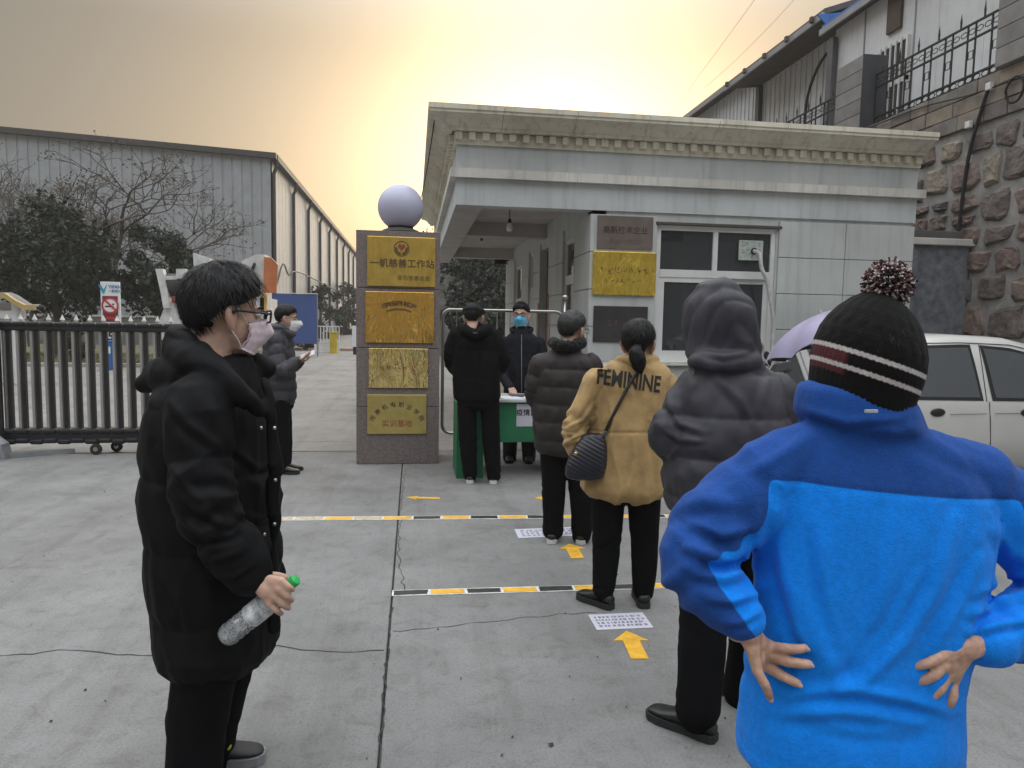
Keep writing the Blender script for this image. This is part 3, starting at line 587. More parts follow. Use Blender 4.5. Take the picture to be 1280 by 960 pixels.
put_text('lettering', '疫情监测点', (sB.x - sA.x) * .205, ((sA.x + sB.x) / 2, DY + .0235, sA.z - (sA.z - sB.z) * .4), sg, mat('black_ink', (.02, .02, .03), .7), bold=.001)
rnd = random.Random(4)
for i, (x, yy, w, h, a, c) in enumerate(((.55, .12, .21, .29, .2, (.72, .72, .75)), (.8, .1, .21, .29, -.25, (.75, .74, .75)), (.98, .18, .21, .29, .5, (.72, .5, .5)), (.72, .3, .3, .2, .1, (.1, .11, .13)), (.3, .2, .21, .29, .05, (.72, .72, .74)))):
    cx, cy = dx0 + x, DY + yy + .05; ca, sa = math.cos(a), math.sin(a)
    P = [(cx + ca * u - sa * v, cy + sa * u + ca * v, DZ + .001 + .003 * i) for u, v in ((-w / 2, -h / 2), (w / 2, -h / 2), (w / 2, h / 2), (-w / 2, h / 2))]
    lab = ['white form sheet on the desk by the black jacket man', 'white form sheet lying across the desk', 'pinkish form sheet at the end of the desk', 'dark clipboard lying on the desk papers', 'white form sheet at the edge of the desk'][i]
    tag(recentre(obj('clipboard' if i == 3 else 'paper_sheet', MB().prism(P, (0, 0, .0025)), mat('sheet%d' % i, c, .7, var=.04))), lab, 'clipboard' if i == 3 else 'paper', 'papers on the desk')
# ================================================================== stone retaining wall on the right
SX = 7.2
wall = thing('stone_wall', 'rubble stone retaining wall with raised mortar joints beside the gatehouse', 'stone wall', (SX + .3, 9, 0))
M_mortar = mat('mortar', (.31, .30, .28), .95, var=.15, vscale=6, bump=.5, bscale=40)
obj('mortar_bed', MB().box(SX + .03, SX + .8, -2, 16, -.02, 4.22), M_mortar, wall)
M_st = [mat('stone%d' % i, c, .9, var=.22, vscale=7, bump=.7, bscale=16, bdist=.03) for i, c in enumerate(((.21, .155, .135), (.23, .175, .148), (.175, .145, .132), (.28, .24, .19), (.155, .142, .132)))]
rnd = random.Random(21)
def stone(y0, y1, z0, z1):
    cy, cz, ry, rz = (y0 + y1) / 2, (z0 + z1) / 2, (y1 - y0) / 2 - .019, (z1 - z0) / 2 - .019; n = 10; v = []; ph = rnd.uniform(0, 6.28); jit = [rnd.uniform(.72, 1.10) for _ in range(n)]
    dome = rnd.uniform(.012, .038)
    for k, (s, x) in enumerate(((1.0, .035), (.93, .0), (.74, -dome * .8))):
        for i in range(n):
            w = 6.2832 * i / n + .2; c, q = math.cos(w), math.sin(w); pw = .5
            v.append((SX + x + rnd.uniform(-.012, .012), cy + ry * s * jit[i] * math.copysign(abs(c) ** pw, c), cz + rz * s * jit[i] * math.copysign(abs(q) ** pw, q)))
    v.append((SX - dome, cy + rnd.uniform(-.03, .03), cz + rnd.uniform(-.03, .03))); f = []
    for k in (0, 1):
        for i in range(n): f.append((k * n + i, (k + 1) * n + i, (k + 1) * n + (i + 1) % n, k * n + (i + 1) % n))
    for i in range(n): f.append((2 * n + i, 3 * n, 2 * n + (i + 1) % n))
    o = MB().add(v, f).mesh('stone', False); obj('stone', o, M_st[rnd.choice((0, 0, 1, 1, 2, 2, 3, 4))], wall)
z = .0
row = 0
while z < 4.1:
    h = rnd.uniform(.30, .50) * (1.4 if z < 1.6 else 1.0); h = min(h, 4.2 - z); yv = 5.6 + rnd.uniform(0, .3)
    while yv < 11.0:
        w = rnd.uniform(.28, .62) * (1.4 if z < 1.6 else 1.0)
        if h > .38 and rnd.random() < .35: zm = z + h * rnd.uniform(.4, .6); stone(yv, yv + w, z, zm); stone(yv, yv + w, zm, z + h)
        else: stone(yv, yv + w, z + rnd.uniform(-.02, .02), z + h + rnd.uniform(-.02, .02))
        yv += w
    z += h
M_ash = [mat('ashlar%d' % i, c, .9, var=.15, vscale=5, bump=.4, bscale=25) for i, c in enumerate(((.25, .215, .18), (.21, .19, .17), (.28, .24, .19), (.17, .15, .14)))]
for zi, (za, zb) in enumerate(((4.22, 4.42), (4.42, 4.62), (4.62, 4.80))):
    yv = 5.0 + .2 * zi
    while yv < 14:
        w = rnd.uniform(.28, .62); obj('ashlar_block', MB().bbox(SX - .015 + rnd.uniform(-.012, .012), SX + .35, yv + .006, yv + w - .006, za + .005, zb - .005, .008), rnd.choice(M_ash), wall); yv += w
# dark plastered return wall between gatehouse and stone wall
rw = thing('return_wall', 'dark blue grey plastered wall with a stone coping beside the gatehouse', 'wall', (6.85, 8.55, 0))
M_pl = mat('stained_plaster', (.065, .073, .092), .85, var=.3, vscale=9, bump=.4, bscale=40, col2=(.21, .212, .22))
obj('wall_face', MB().box(GX1 + .03, SX - .0, 8.42, 8.7, 0, 2.66), M_pl, rw); obj('coping', MB().bbox(GX1 + .02, SX + .28, 8.36, 8.72, 2.662, 2.75, .01), M_ledge, rw); obj('upper_coping', MB().bbox(GX1 + .03, SX - .08, 8.46, 8.7, 2.752, 2.86, .01), mat('dark_coping', (.12, .115, .11), .9), rw)
# conduit and cables on the stone wall
cp = [ox(1236, 110, SX - .05), ox(1226, 140, SX - .05), ox(1212, 190, SX - .05), ox(1204, 240, SX - .05), ox(1198, 292, SX - .05)]
o = thing('wall_conduit', 'black conduit pipe running down the stone wall', 'conduit', cp[-1]); obj('pipe', MB().limb(cp, [.022] * 5), M_rubber, o, smooth=True)
for px, py in ((1237, 108), (1211, 156)): c = ox(px, py, SX - .06); obj('clip', MB().bbox(c.x - .03, c.x + .03, c.y - .04, c.y + .04, c.z - .045, c.z + .045, .008), M_white, o)
cw = [ox(1080, 162, SX - .04), ox(1150, 135, SX - .05), ox(1215, 118, SX - .05), ox(1290, 92, SX - .05)]
tag(recentre(obj('wall_cable', MB().limb(cw, [.009] * 4, 6), M_rubber)), 'thin black cable slung along the top of the stone wall', 'cable')
cl = [ox(1268, 112, SX - .07) + Vector((0, .13 * math.cos(t), .15 * math.sin(t))) for t in np.linspace(0, 6.2832 * 2, 40)]
tag(recentre(obj('cable_coil', MB().tube([c + Vector((.002 * (i % 5), 0, 0)) for i, c in enumerate(cl)], .014, 6), M_rubber)), 'coil of black cable hung on the stone wall', 'cable coil')
sw2 = [Vector((GX1 + .20, GY - .3, 3.86)), Vector((GX1 + .3, GY - .2, 3.5)), Vector((GX1 + .25, GY - .05, 3.0)), Vector((GX1 + .1, GY + .1, 2.75))]
# terrace ground behind the wall
obj('terrace', MB().box(SX + .36, 60, -5, 90, 4.2, 4.74), M_soil, kind='structure')
# iron railing on the wall
FX = SX + .12; M_iron = mat('iron_railing', (.035, .036, .038), .6, .3, var=.25)
def railing(y0, y1, z0, z1, label):
    r_ = thing('iron_railing', label, 'railing', (FX, (y0 + y1) / 2, z0))
    for z in (z0 + .03, z0 + .13, z1 - .2, z1): obj('rail', MB().box(FX - .014, FX + .014, y0, y1, z - .012, z + .012), M_iron, r_)
    n = int((y1 - y0) / .13); d = (y1 - y0) / n
    b = MB().box(-.009, .009, -.009, .009, 0, z1 - z0 - .03).mesh('bar'); tip = MB().add([(-.02, 0, 0), (0, -.02, 0), (.02, 0, 0), (0, .02, 0), (0, 0, .14), (0, 0, -.05)], [(0, 1, 4), (1, 2, 4), (2, 3, 4), (3, 0, 4), (1, 0, 5), (2, 1, 5), (3, 2, 5), (0, 3, 5)]).mesh('spear')
    sc_ = MB(); ring2 = [(0, d * .42 * math.cos(t), .035 * math.sin(t)) for t in np.linspace(0, 6.2832, 9)]; sc_.tube(ring2, .007, 4, False); sm = sc_.mesh('scroll')
    sq = MB().tube([(0, -d * .3, -.05), (0, d * .3, -.05), (0, d * .3, .05), (0, -d * .3, .05), (0, -d * .3, -.05)], .008, 4).mesh('ornament')
    for i in range(n + 1):
        y = y0 + d * i
        if i % 3: obj('bar', b, M_iron, r_, (FX, y, z0 + .03))
        if i % 3 == 0: obj('spear', tip, M_iron, r_, (FX, y, z1 + .09)); obj('bar', MB().box(-.009, .009, -.009, .009, 0, .08).mesh('bar'), M_iron, r_, (FX, y, z1 + .012))
        if i % 3 == 1 and i < n: obj('ornament', sq, M_iron, r_, (FX, y + d / 2, (z0 + z1) / 2))
        if i < n: obj('scroll', sm, M_iron, r_, (FX, y + d / 2, z1 - .1)); obj('scroll', sm, M_iron, r_, (FX, y + d / 2, z0 + .08))
railing(8.18, 10.75, 4.82, 5.62, 'black iron railing with spear tips on the stone wall between two piers')
railing(11.55, 15.5, 4.82, 5.62, 'black iron railing with spear tips beyond the square dark pier')
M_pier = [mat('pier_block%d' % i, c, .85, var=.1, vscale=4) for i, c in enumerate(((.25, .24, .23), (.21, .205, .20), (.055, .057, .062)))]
for (y0, y1, zt, lab) in ((10.8, 11.5, 5.95, 'square block pier on the stone wall between the two railings'), (7.35, 8.12, 6.6, 'pale block pier at the near end of the iron railing')):
    p = thing('wall_pier', lab, 'pier', (FX, (y0 + y1) / 2, 4.8)); k = 0; z = 4.803
    while z < zt - .1:
        obj('pier_block', MB().bbox(FX - .22, FX + .22, y0, y1, z + .003, z + .225, .006), M_pier[k % 2], p); z += .229; k += 1
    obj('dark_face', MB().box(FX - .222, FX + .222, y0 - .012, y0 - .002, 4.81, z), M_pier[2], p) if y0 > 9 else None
# ================================================================== sheds behind the wall
M_panel = streaky('white_panel', (.64, .65, .66), (.56, .57, .58), .55, (.6, .6, .58), .5); M_blue = mat('blue_roof', (.05, .16, .42), .5, var=.12); M_under = mat('eave_underside', (.115, .10, .085), .85, var=.15); M_trim = mat('shed_trim', (.10, .10, .105), .6)
def shed(name, label, X, y0, y1, zt, ov, roofm, ribs, zb=4.7, thick=.1, rise=2.0):
    s = thing(name, label, 'shed', (X + 2, (y0 + y1) / 2, zb))
    yv = y0; k = 0
    while yv < y1 - .05:
        w = min(.98, y1 - yv); obj('wall_panel', MB().box(X, X + .08, yv + .003, yv + w - .003, zb, zt), M_panel, s)
        if ribs:
            rb = MB()
            for i in range(4): rb.box(X - .03, X - .001, yv + .12 + i * w / 4, yv + .15 + i * w / 4, zb, zt)
            obj('panel_rib', rb, M_panel, s)
        yv += w
    obj('end_wall', MB().box(X + .08, X + 5, y0, y0 + .08, zb, zt).box(X + .08, X + 5, y1 - .08, y1, zb, zt), M_panel, s)
    obj('roof', MB().prism([(X - ov, y0 - .15, zt - .02 - ov * .12), (X - ov, y0 - .15, zt + thick - ov * .12), (X + 5, y0 - .15, zt + rise + thick), (X + 5, y0 - .15, zt + rise)], (0, y1 - y0 + .3, 0)), roofm, s)
    obj('eave_lining', MB().prism([(X - ov + .01, y0 - .14, zt - .05 - ov * .12), (X - ov + .01, y0 - .14, zt - .025 - ov * .12), (X + .0, y0 - .14, zt - .025), (X + .0, y0 - .14, zt - .05)], (0, y1 - y0 + .28, 0)), M_under, s)
    obj('gutter', MB().box(X - ov - .05, X - ov - .002, y0 - .16, y1 + .16, zt - .1 - ov * .12, zt + .02 - ov * .12), M_grey_metal, s)
    return s
s1 = shed('white_shed', 'white panel shed with barred window and blue roof above the railing', 8.5, 8.0, 13.9, 7.68, .22, M_blue, False)
wA, wB, wC = ox(1098, 70, 8.48), ox(1138, 40, 8.48), ox(1098, 148, 8.48)
yw0, yw1 = wB.y, wA.y; wz1, wz0 = 6.66, 5.0
w = obj('barred_window', MB().box(8.44, 8.499, yw0, yw1, wz1 - .05, wz1).box(8.44, 8.499, yw0, yw1, 5.9, 5.98).box(8.44, 8.499, yw0, yw0 + .05, wz0, wz1 - .05).box(8.44, 8.499, yw1 - .05, yw1, wz0, wz1 - .05), M_white, s1)
for i in range(1, 6): y = yw0 + (yw1 - yw0) * i / 6; obj('window_bar', MB().box(8.41, 8.435, y - .012, y + .012, wz0, wz1), M_white, w)
obj('pane', MB().box(8.47, 8.497, yw0 + .05, yw1 - .05, wz0, 5.9).box(8.47, 8.497, yw0 + .05, yw1 - .05, 5.98, wz1 - .05), mat('window_dark', (.035, .035, .037), .3), w)
vA, vB = ox(1112, 2, 8.48), ox(1127, 34, 8.48); obj('wall_vent', MB().bbox(8.44, 8.499, vB.y, vA.y, vB.z, vA.z + .05, .01), mat('rust_brown', (.09, .065, .05), .8), s1)
obj('corner_post', MB().bbox(8.36, 8.47, 13.75, 13.95, 4.75, 7.45, .01), M_trim, s1)
obj('joint_strip', MB().box(8.485, 8.499, 11.5, 11.53, 4.8, 7.6).box(8.485, 8.499, 12.9, 12.93, 4.8, 7.6), M_grey_metal, s1)
s2 = shed('ribbed_shed', 'white ribbed shed with wide brown underside eave behind the white shed', 9.3, 14.25, 18.6, 8.15, .95, M_under, True)
pst = MB().bbox(9.16, 9.27, -.1, .1, 4.75, 8.05, .01).mesh('post'); obj('corner_post', pst, M_trim, s2, (0, 18.55, 0))
for i in range(5): obj('purlin_end', MB().bbox(8.24, 8.297, 14.4 + i * 1.02, 14.5 + i * 1.02, 7.98, 8.1, .01), M_under, s2)
bl = [oy(x, y, 14.08) for x, y in ((1022, 18), (1054, 15), (1036, 34))]; obj('blue_sheet', MB().prism(bl, (0, .03, 0)), M_blue, s2)
s3 = shed('far_ribbed_shed', 'farther ribbed shed with narrow eaves at the end of the terrace', 9.3, 18.9, 30, 8.55, .35, M_grey_metal, True)
dc = [Vector((8.75, 13.4, 7.5)), Vector((8.55, 14.3, 7.3)), Vector((8.45, 14.75, 6.6)), Vector((8.45, 14.8, 5.6)), Vector((8.45, 14.8, 4.8))]
obj('drain_hose', MB().limb(dc, [.03] * 5), M_rubber, s2, smooth=True)
# ================================================================== parked car (tail to the left)
M_car = mat('car_paint', (.58, .57, .54), .3, .0, var=.03, coat=.6, spec=.5); M_cglass = glass_mat('car_glass', (.6, .63, .65), .04, (.20, .21, .22), .45); M_trimb = mat('car_trim', (.02, .02, .022), .5)
CY0 = 5.75; CXR = oy(990, 500, CY0 + .6).x; CW = .79; CYC = CY0 + CW
car = thing('parked_car', 'white hatchback car parked nose to the stone wall in front of the gatehouse', 'car', (CXR + 1.85, CYC, 0))
#  x, half width, sill z, belt z, roof z, roof half width   (measured from the tail)
ST = [(0.02, .60, .42, .86, .93, .50), (.05, .70, .30, .90, 1.0, .52), (.14, .755, .24, .925, 1.14, .55), (.32, .775, .23, .93, 1.36, .57), (.55, .785, .23, .93, 1.465, .585), (.9, .79, .23, .925, 1.50, .60), (1.4, .79, .23, .92, 1.515, .605), (1.9, .79, .23, .915, 1.50, .60), (2.3, .79, .23, .91, 1.42, .585), (2.62, .785, .23, .905, 1.18, .56), (2.88, .78, .23, .90, .965, .58), (3.2, .765, .23, .86, .91, .55), (3.45, .72, .25, .78, .82, .5), (3.58, .62, .34, .62, .70, .45)]
def car_rings():
    V = []
    for x, w, zs, zb, zr, wr in ST:
        half = [(w * .86, zs), (w * .985, zs + .1), (w, (zs + zb) / 2), (w * .992, zb - .08), (w * .97, zb), (w * .97 + (wr - w * .97) * .5, zb + (zr - zb) * .52), (wr + .012, zr - (zr - zb) * .08), (wr - .06, zr), (wr * .5, zr + .015), (0, zr + .02)]
        V.append([(CXR + x, CYC - y, z) for y, z in half] + [(CXR + x, CYC + y, z) for y, z in half[-2::-1]])
    return V
CRr = car_rings(); n = len(CRr[0]); mb = MB(); v = [p for r_ in CRr for p in r_]; f = [(i * n + j, i * n + j + 1, (i + 1) * n + j + 1, (i + 1) * n + j) for i in range(len(CRr) - 1) for j in range(n - 1)]
f += [tuple(range(n))[::-1], tuple(range((len(CRr) - 1) * n, len(CRr) * n))] + [(i * n + n - 1, i * n, (i + 1) * n, (i + 1) * n + n - 1) for i in range(len(CRr) - 1)]
mb.add([(a, b, c) for a, b, c in v], f); obj('body', mb.mesh('body', True), M_car, car)
def side_pt(x, t, sgn=-1, off=.006):                          # t 0..1 from belt to roof edge
    k = max(i for i in range(len(ST) - 1) if ST[i][0] <= x); a, b = ST[k], ST[k + 1]; u = (x - a[0]) / (b[0] - a[0]); _, w, zs, zb, zr, wr = [p + (q - p) * u for p, q in zip(a, b)]
    p0, p1 = (w * .97, zb), (wr + .012, zr - (zr - zb) * .08); m_ = (w * .97 + (wr - w * .97) * .5, zb + (zr - zb) * .52)
    y, z = (p0[0] + (m_[0] - p0[0]) * t * 2 * .9615, p0[1] + (m_[1] - p0[1]) * t * 2 * .9615) if t < .52 else (m_[0] + (p1[0] - m_[0]) * (t - .52) / .48, m_[1] + (p1[1] - m_[1]) * (t - .52) / .48)
    return Vector((CXR + x, CYC + sgn * (y + off), z))
def glass(name, poly, m, off, sgn=-1, par=None):              # poly in (x, t)
    nx, nt = 8, 5; P = [[None] * (nt + 1) for _ in range(nx + 1)]
    (xa, ta), (xb, tb), (xc, tc), (xd, td) = poly
    for i in range(nx + 1):
        for j in range(nt + 1):
            u, w_ = i / nx, j / nt; x = (xa + (xb - xa) * u) * (1 - w_) + (xd + (xc - xd) * u) * w_; t = (ta + (tb - ta) * u) * (1 - w_) + (td + (tc - td) * u) * w_; P[i][j] = side_pt(x, t, sgn, off)
    v = [p for r_ in P for p in r_]; f = [(i * (nt + 1) + j, (i + 1) * (nt + 1) + j, (i + 1) * (nt + 1) + j + 1, i * (nt + 1) + j + 1) for i in range(nx) for j in range(nt)]
    return obj(name, MB().add(v, f).mesh(name, True), m, par or car)
for s_ in (-1, 1):
    for poly in ([(.50, .06), (1.52, .06), (1.46, .88), (.72, .86)], [(1.68, .06), (2.52, .06), (2.22, .82), (1.62, .88)]):
        (xa, ta), (xb, tb), (xc, tc), (xd, td) = poly
        fr = glass('window_seal', [(xa - .035, ta - .05), (xb + .035, tb - .05), (xc + .03, tc + .06), (xd - .03, td + .06)], M_trimb, .004, s_); glass('side_window', poly, M_cglass, .008, s_, fr)
def seam(pts, r_=.0035): return obj('seam_or_crease_line', MB().tube(pts, r_, 5), M_trimb, car)
seam([side_pt(1.585, t, -1, .002) for t in np.linspace(0, .95, 8)]); seam([Vector((CXR + 1.60 + .05 * math.sin((.92 - z) * 2), CYC - (.79 * .992 if z > .8 else .79) - .001, z)) for z in np.linspace(.92, .3, 12)])
seam([side_pt(x, .97, -1, .003) for x in np.linspace(.6, 2.3, 14)])
hm = MB()
for hx in (1.08, 2.0):
    c = Vector((CXR + hx, CYC - .79, .82)); h = obj('door_handle', MB().ell(c, (.075, .012, .038)), M_trimb, car, smooth=True)
for wx in (.62, 2.92):
    for s_ in (-1, 1):
        c = Vector((CXR + wx, CYC + s_ * .70, .28)); obj('wheel_arch', MB().lathe([(.33, -.0), (.33, .105)], c, (0, s_, 0), 28), M_trimb, car)
        w = obj('wheel', MB().lathe([(.2, -.06), (.27, -.07), (.28, -.03), (.28, .07), (.265, .11), (.2, .115)], c, (0, s_, 0), 28), M_rubber, car, smooth=False); obj('rim', MB().lathe([(.19, .09), (.19, .118), (.15, .1), (.05, .11), (.0, .112)], c, (0, s_, 0), 20), M_grey_metal, w)
rg = [Vector((CXR + x, CYC + y, z)) for x, y, z in ((.035, -.46, .955), (.035, .46, .955), (.30, .45, 1.36), (.30, -.45, 1.36))]
obj('rear_window', MB().prism([(p.x - .03, p.y, p.z + .0) for p in rg], (-.01, 0, 0)), M_cglass, car)
for y in (-.6, .6): obj('tail_light', MB().bbox(CXR + .0, CXR + .09, CYC + y - .08, CYC + y + .08, .62, .9, .03), mat('tail_red', (.3, .02, .02), .25), car)
obj('rear_bumper', MB().bbox(CXR - .06, CXR + .12, CYC - .68, CYC + .68, .32, .55, .05), M_car, car); obj('number_plate', MB().bbox(CXR - .075, CXR - .062, CYC - .22, CYC + .22, .40, .53, .004), mat('plate_blue', (.03, .07, .3), .5), car)
for y in (-.55, .55): obj('headlight', MB().ell((CXR + 3.47, CYC + y, .7), (.09, .13, .08)), M_cglass, car, smooth=True)
obj('mirror', MB().ell((CXR + 2.45, CYC - .88, .98), (.07, .09, .06)), M_car, car, smooth=True)
seam([Vector((CXR + x, CYC - .7935, .80 + .012 * math.sin((x - 1.1) * 1.6))) for x in np.linspace(1.2, 1.57, 6)], .0022); seam([Vector((CXR + x, CYC - .7935, .80 + .012 * math.sin((x - 1.1) * 1.6))) for x in np.linspace(1.66, 2.7, 8)], .0022)  # dark tubes along the body crease, its shade drawn as a line
ant = obj('antenna', MB().tube([(CXR + .8, CYC, 1.505), (CXR + .5, CYC, 1.75)], .004, 5), M_trimb, car)
# ================================================================== electric scooter under a purple umbrella
SY = 7.3; sx0, sx1 = oy(752, 470, SY).x, oy(975, 470, SY).x
sct = thing('electric_scooter', 'parked grey electric scooter with tail box under the gatehouse window', 'scooter', ((sx0 + sx1) / 2, SY, 0))
M_sc = mat('scooter_plastic', (.16, .16, .17), .4, var=.08); M_silver = mat('silver_wrap', (.45, .44, .44), .28, .5, var=.3, vscale=9, bump=.8, bscale=22, bdist=.02)
for x in (sx0 + .28, sx1 - .22):
    w = obj('wheel', MB().lathe([(.17, -.04), (.205, -.035), (.215, 0), (.205, .035), (.17, .04)], (x, SY, .215), (0, 1, 0), 26), M_rubber, sct, smooth=True); obj('rim', MB().lathe([(.165, -.03), (.165, .03)], (x, SY, .215), (0, 1, 0), 18), M_grey_metal, w)
obj('body', MB().loft([((sx0 + .2, SY, .55), (0, .1, 0), (0, 0, .1)), ((sx0 + .5, SY, .5), (0, .15, 0), (0, 0, .2)), ((sx0 + .85, SY, .32), (0, .14, 0), (0, 0, .09)), ((sx1 - .6, SY, .30), (0, .15, 0), (0, 0, .06)), ((sx1 - .45, SY, .55), (0, .17, 0), (.06, 0, .12)), ((sx1 - .38, SY, .9), (0, .13, 0), (.06, 0, .1))]), M_sc, sct, smooth=True)
obj('seat', MB().loft([((sx0 + .12, SY, .76), (0, .11, 0), (0, 0, .05)), ((sx0 + .5, SY, .77), (0, .13, 0), (0, 0, .06)), ((sx0 + .85, SY, .74), (0, .08, 0), (0, 0, .04))]), M_rubber, sct, smooth=True)
obj('tail_box', MB().bbox(sx0 - .1, sx0 + .24, SY - .19, SY + .19, .83, 1.17, .07), M_silver, sct)
obj('steering_column', MB().tube([(sx1 - .22, SY, .2), (sx1 - .36, SY, .9), (sx1 - .4, SY, 1.05)], .03), M_sc, sct); obj('handlebar', MB().tube([(sx1 - .45, SY - .34, 1.06), (sx1 - .38, SY - .1, 1.08), (sx1 - .38, SY + .1, 1.08), (sx1 - .45, SY + .34, 1.06)], .016), M_rubber, sct)
mr = thing('x', 'x', 'x') if False else None
for y in (-.3, .3): k = obj('mirror_stalk', MB().tube([(sx1 - .4, SY + y, 1.07), (sx1 - .36, SY + y * 1.2, 1.22)], .006, 6), M_steel, sct); obj('mirror', MB().ell((sx1 - .36, SY + y * 1.2, 1.27), (.012, .06, .045)), M_rubber, k, smooth=True)
obj('windshield', MB().prism([(sx1 - .2, SY - .22, .95), (sx1 - .2, SY + .22, .95), (sx1 - .32, SY + .18, 1.42), (sx1 - .32, SY - .18, 1.42)], (-.006, 0, 0)), glass_mat('clear_plastic', (.8, .82, .82), .1, (.3, .3, .3), .25), sct)
uc = od(1036, 417, 5.55); um = thing('umbrella', 'purple umbrella with dark lining fixed to the parked scooter', 'umbrella', (uc.x, uc.y, .0))
tilt = (UP - CR * .36 + FH * .20).normalized(); e1 = tilt.cross(Vector((0, 1, 0))).normalized(); e2 = tilt.cross(e1); v = []; f = []; NR, NS = 8, 48; Rr = .53
def um_pt(r_, a, dz=0):
    sc_ = 1 - .075 * r_ * (1 - abs(math.cos(a * 4))) ; return uc + (e1 * math.cos(a) + e2 * math.sin(a)) * (Rr * math.sin(r_ * 1.15) / math.sin(1.15) * sc_) + tilt * (.27 * (math.cos(r_ * 1.35)) - .10 + dz - .05 * r_ * (1 - abs(math.cos(a * 4))))
for nm, m_, dz in (('canopy', mat('purple_fabric', (.25, .22, .335), .6, var=.08, sheen=.2), 0), ('lining', mat('dark_lining', (.02, .018, .022), .8), -.006)):
    v = [um_pt(i / NR, 6.2832 * j / NS, dz) for i in range(NR + 1) for j in range(NS)]; f = [(i * NS + j, (i + 1) * NS + j, (i + 1) * NS + (j + 1) % NS, i * NS + (j + 1) % NS) for i in range(NR) for j in range(NS)]
    obj(nm, MB().add(v, f).mesh(nm, True), m_, um)
for k in range(8): obj('rib', MB().tube([um_pt(r_, math.pi / 4 * k, -.012) for r_ in (.02, .4, .8, 1.0)], .004, 5), M_steel, um)
pole_b = Vector((uc.x + .12, uc.y + .30, 0.02))
obj('shaft', MB().tube([uc + tilt * .2, uc - tilt * .55, Vector((uc.x + .13, uc.y + .3, .75)), pole_b], .011, 8), mat('pale_shaft', (.5, .5, .46), .4), um)
# ================================================================== warehouse
WY = 44.0; M_wh = streaky('warehouse_sheet', (.335, .35, .37), (.285, .30, .32), .55, (.75, .73, .70), .4); M_wtrim = mat('warehouse_trim', (.05, .045, .042), .6)
cTop = oy(338, 196, WY); wx = cTop.x; wz = cTop.z; l0 = oy(-60, 158, WY); slope = (l0.z - wz) / (wx - l0.x); wl = wx - 46
wh = thing('warehouse', 'long grey sheet metal warehouse with dark downpipes and eaves', 'warehouse', (wx - 20, WY + 35, 0)); WL = WY + 72
obj('front_wall', MB().prism([(wx, WY + .1, 0), (wx, WY + .1, wz), (wl, WY + .1, wz + slope * 46), (wl, WY + .1, 0)], (0, .3, 0)), M_wh, wh)
xk = wx; i = 0
while xk > wl + 8:
    x1 = xk - .55; obj('wall_sheet', MB().prism([(xk - .02, WY + .06, .0), (xk - .02, WY + .06, wz + slope * (wx - xk)), (x1 + .08, WY + .06, wz + slope * (wx - x1)), (x1 + .08, WY + .06, 0)], (0, .04, 0)), M_wh, wh); xk = x1
obj('side_wall', MB().box(wx - .3, wx - .06, WY + .4, WL, 0, wz), M_wh, wh)
yk = WY + .1
while yk < WL: obj('wall_sheet', MB().box(wx - .06, wx, yk, yk + 1.15, 0, wz), M_wh, wh); yk += 1.2
obj('eave_front', MB().prism([(wx + .35, WY - .25, wz - .12), (wx + .35, WY - .25, wz + .2), (wl, WY - .25, wz + slope * 46 + .2), (wl, WY - .25, wz + slope * 46 - .12)], (0, .5, 0)), M_wtrim, wh)
obj('eave_side', MB().box(wx - .1, wx + .38, WY + .26, WL, wz - .15, wz + .2), M_wtrim, wh)
for i in range(11):
    y = WY + .3 + i * 7.0; obj('downpipe', MB().tube([(wx + .3, y, wz - .1), (wx + .3, y, wz - .5), (wx + .12, y, wz - .9), (wx + .12, y, .1)], .11, 8), M_wtrim, wh)
obj('roof', MB().prism([(wx + .3, WY, wz + .1), (wl, WY, wz + slope * 46 + .1), (wl, WY, wz + slope * 46 + .17), (wx + .3, WY, wz + .17)], (0, 72, 0)), M_wtrim, wh)
cb = [Vector((wx + .3, WY - .1, 3.6)), Vector((wx + .3, WY + 2, 5.0)), Vector((wx + .35, WY + 4, 4.4)), Vector((wx + .35, WY + 9, 4.9)), Vector((wx + .35, WY + 40, 4.6)), Vector((wx + .35, WL - 2, 4.9))]
obj('wall_cable', MB().limb(cb, [.05] * 6, 6), M_wtrim, wh)
# ================================================================== trees and plants
def leaf_mat(name, c): return mat(name, c, .7, var=.35, vscale=2.5, spec=.25)
M_ev = leaf_mat('evergreen_leaf', (.035, .047, .034)); M_hz = leaf_mat('wood_leaf', (.05, .057, .045)); M_bark = mat('bark', (.075, .062, .052), .95, var=.2, bump=.5, bscale=20); M_twig = mat('twig_bark', (.085, .07, .058), .95, var=.2); M_dry = leaf_mat('dry_leaf', (.14, .10, .055)); M_hedge = leaf_mat('hedge_leaf', (.045, .062, .035))
def leaves(mb, pts, size, rnd, flat=.5):
    for p in pts:
        a = Vector((rnd.gauss(0, 1), rnd.gauss(0, 1), rnd.gauss(0, 1))).normalized(); b = a.orthogonal().normalized(); b = (b * math.cos(rnd.random() * 6) + a.cross(b) * math.sin(rnd.random() * 6)); s = size * rnd.uniform(.6, 1.4); p = Vector(p)
        mb.add([p - a * s, p + b * s * flat, p + a * s, p - b * s * flat], [(0, 1, 2, 3)])
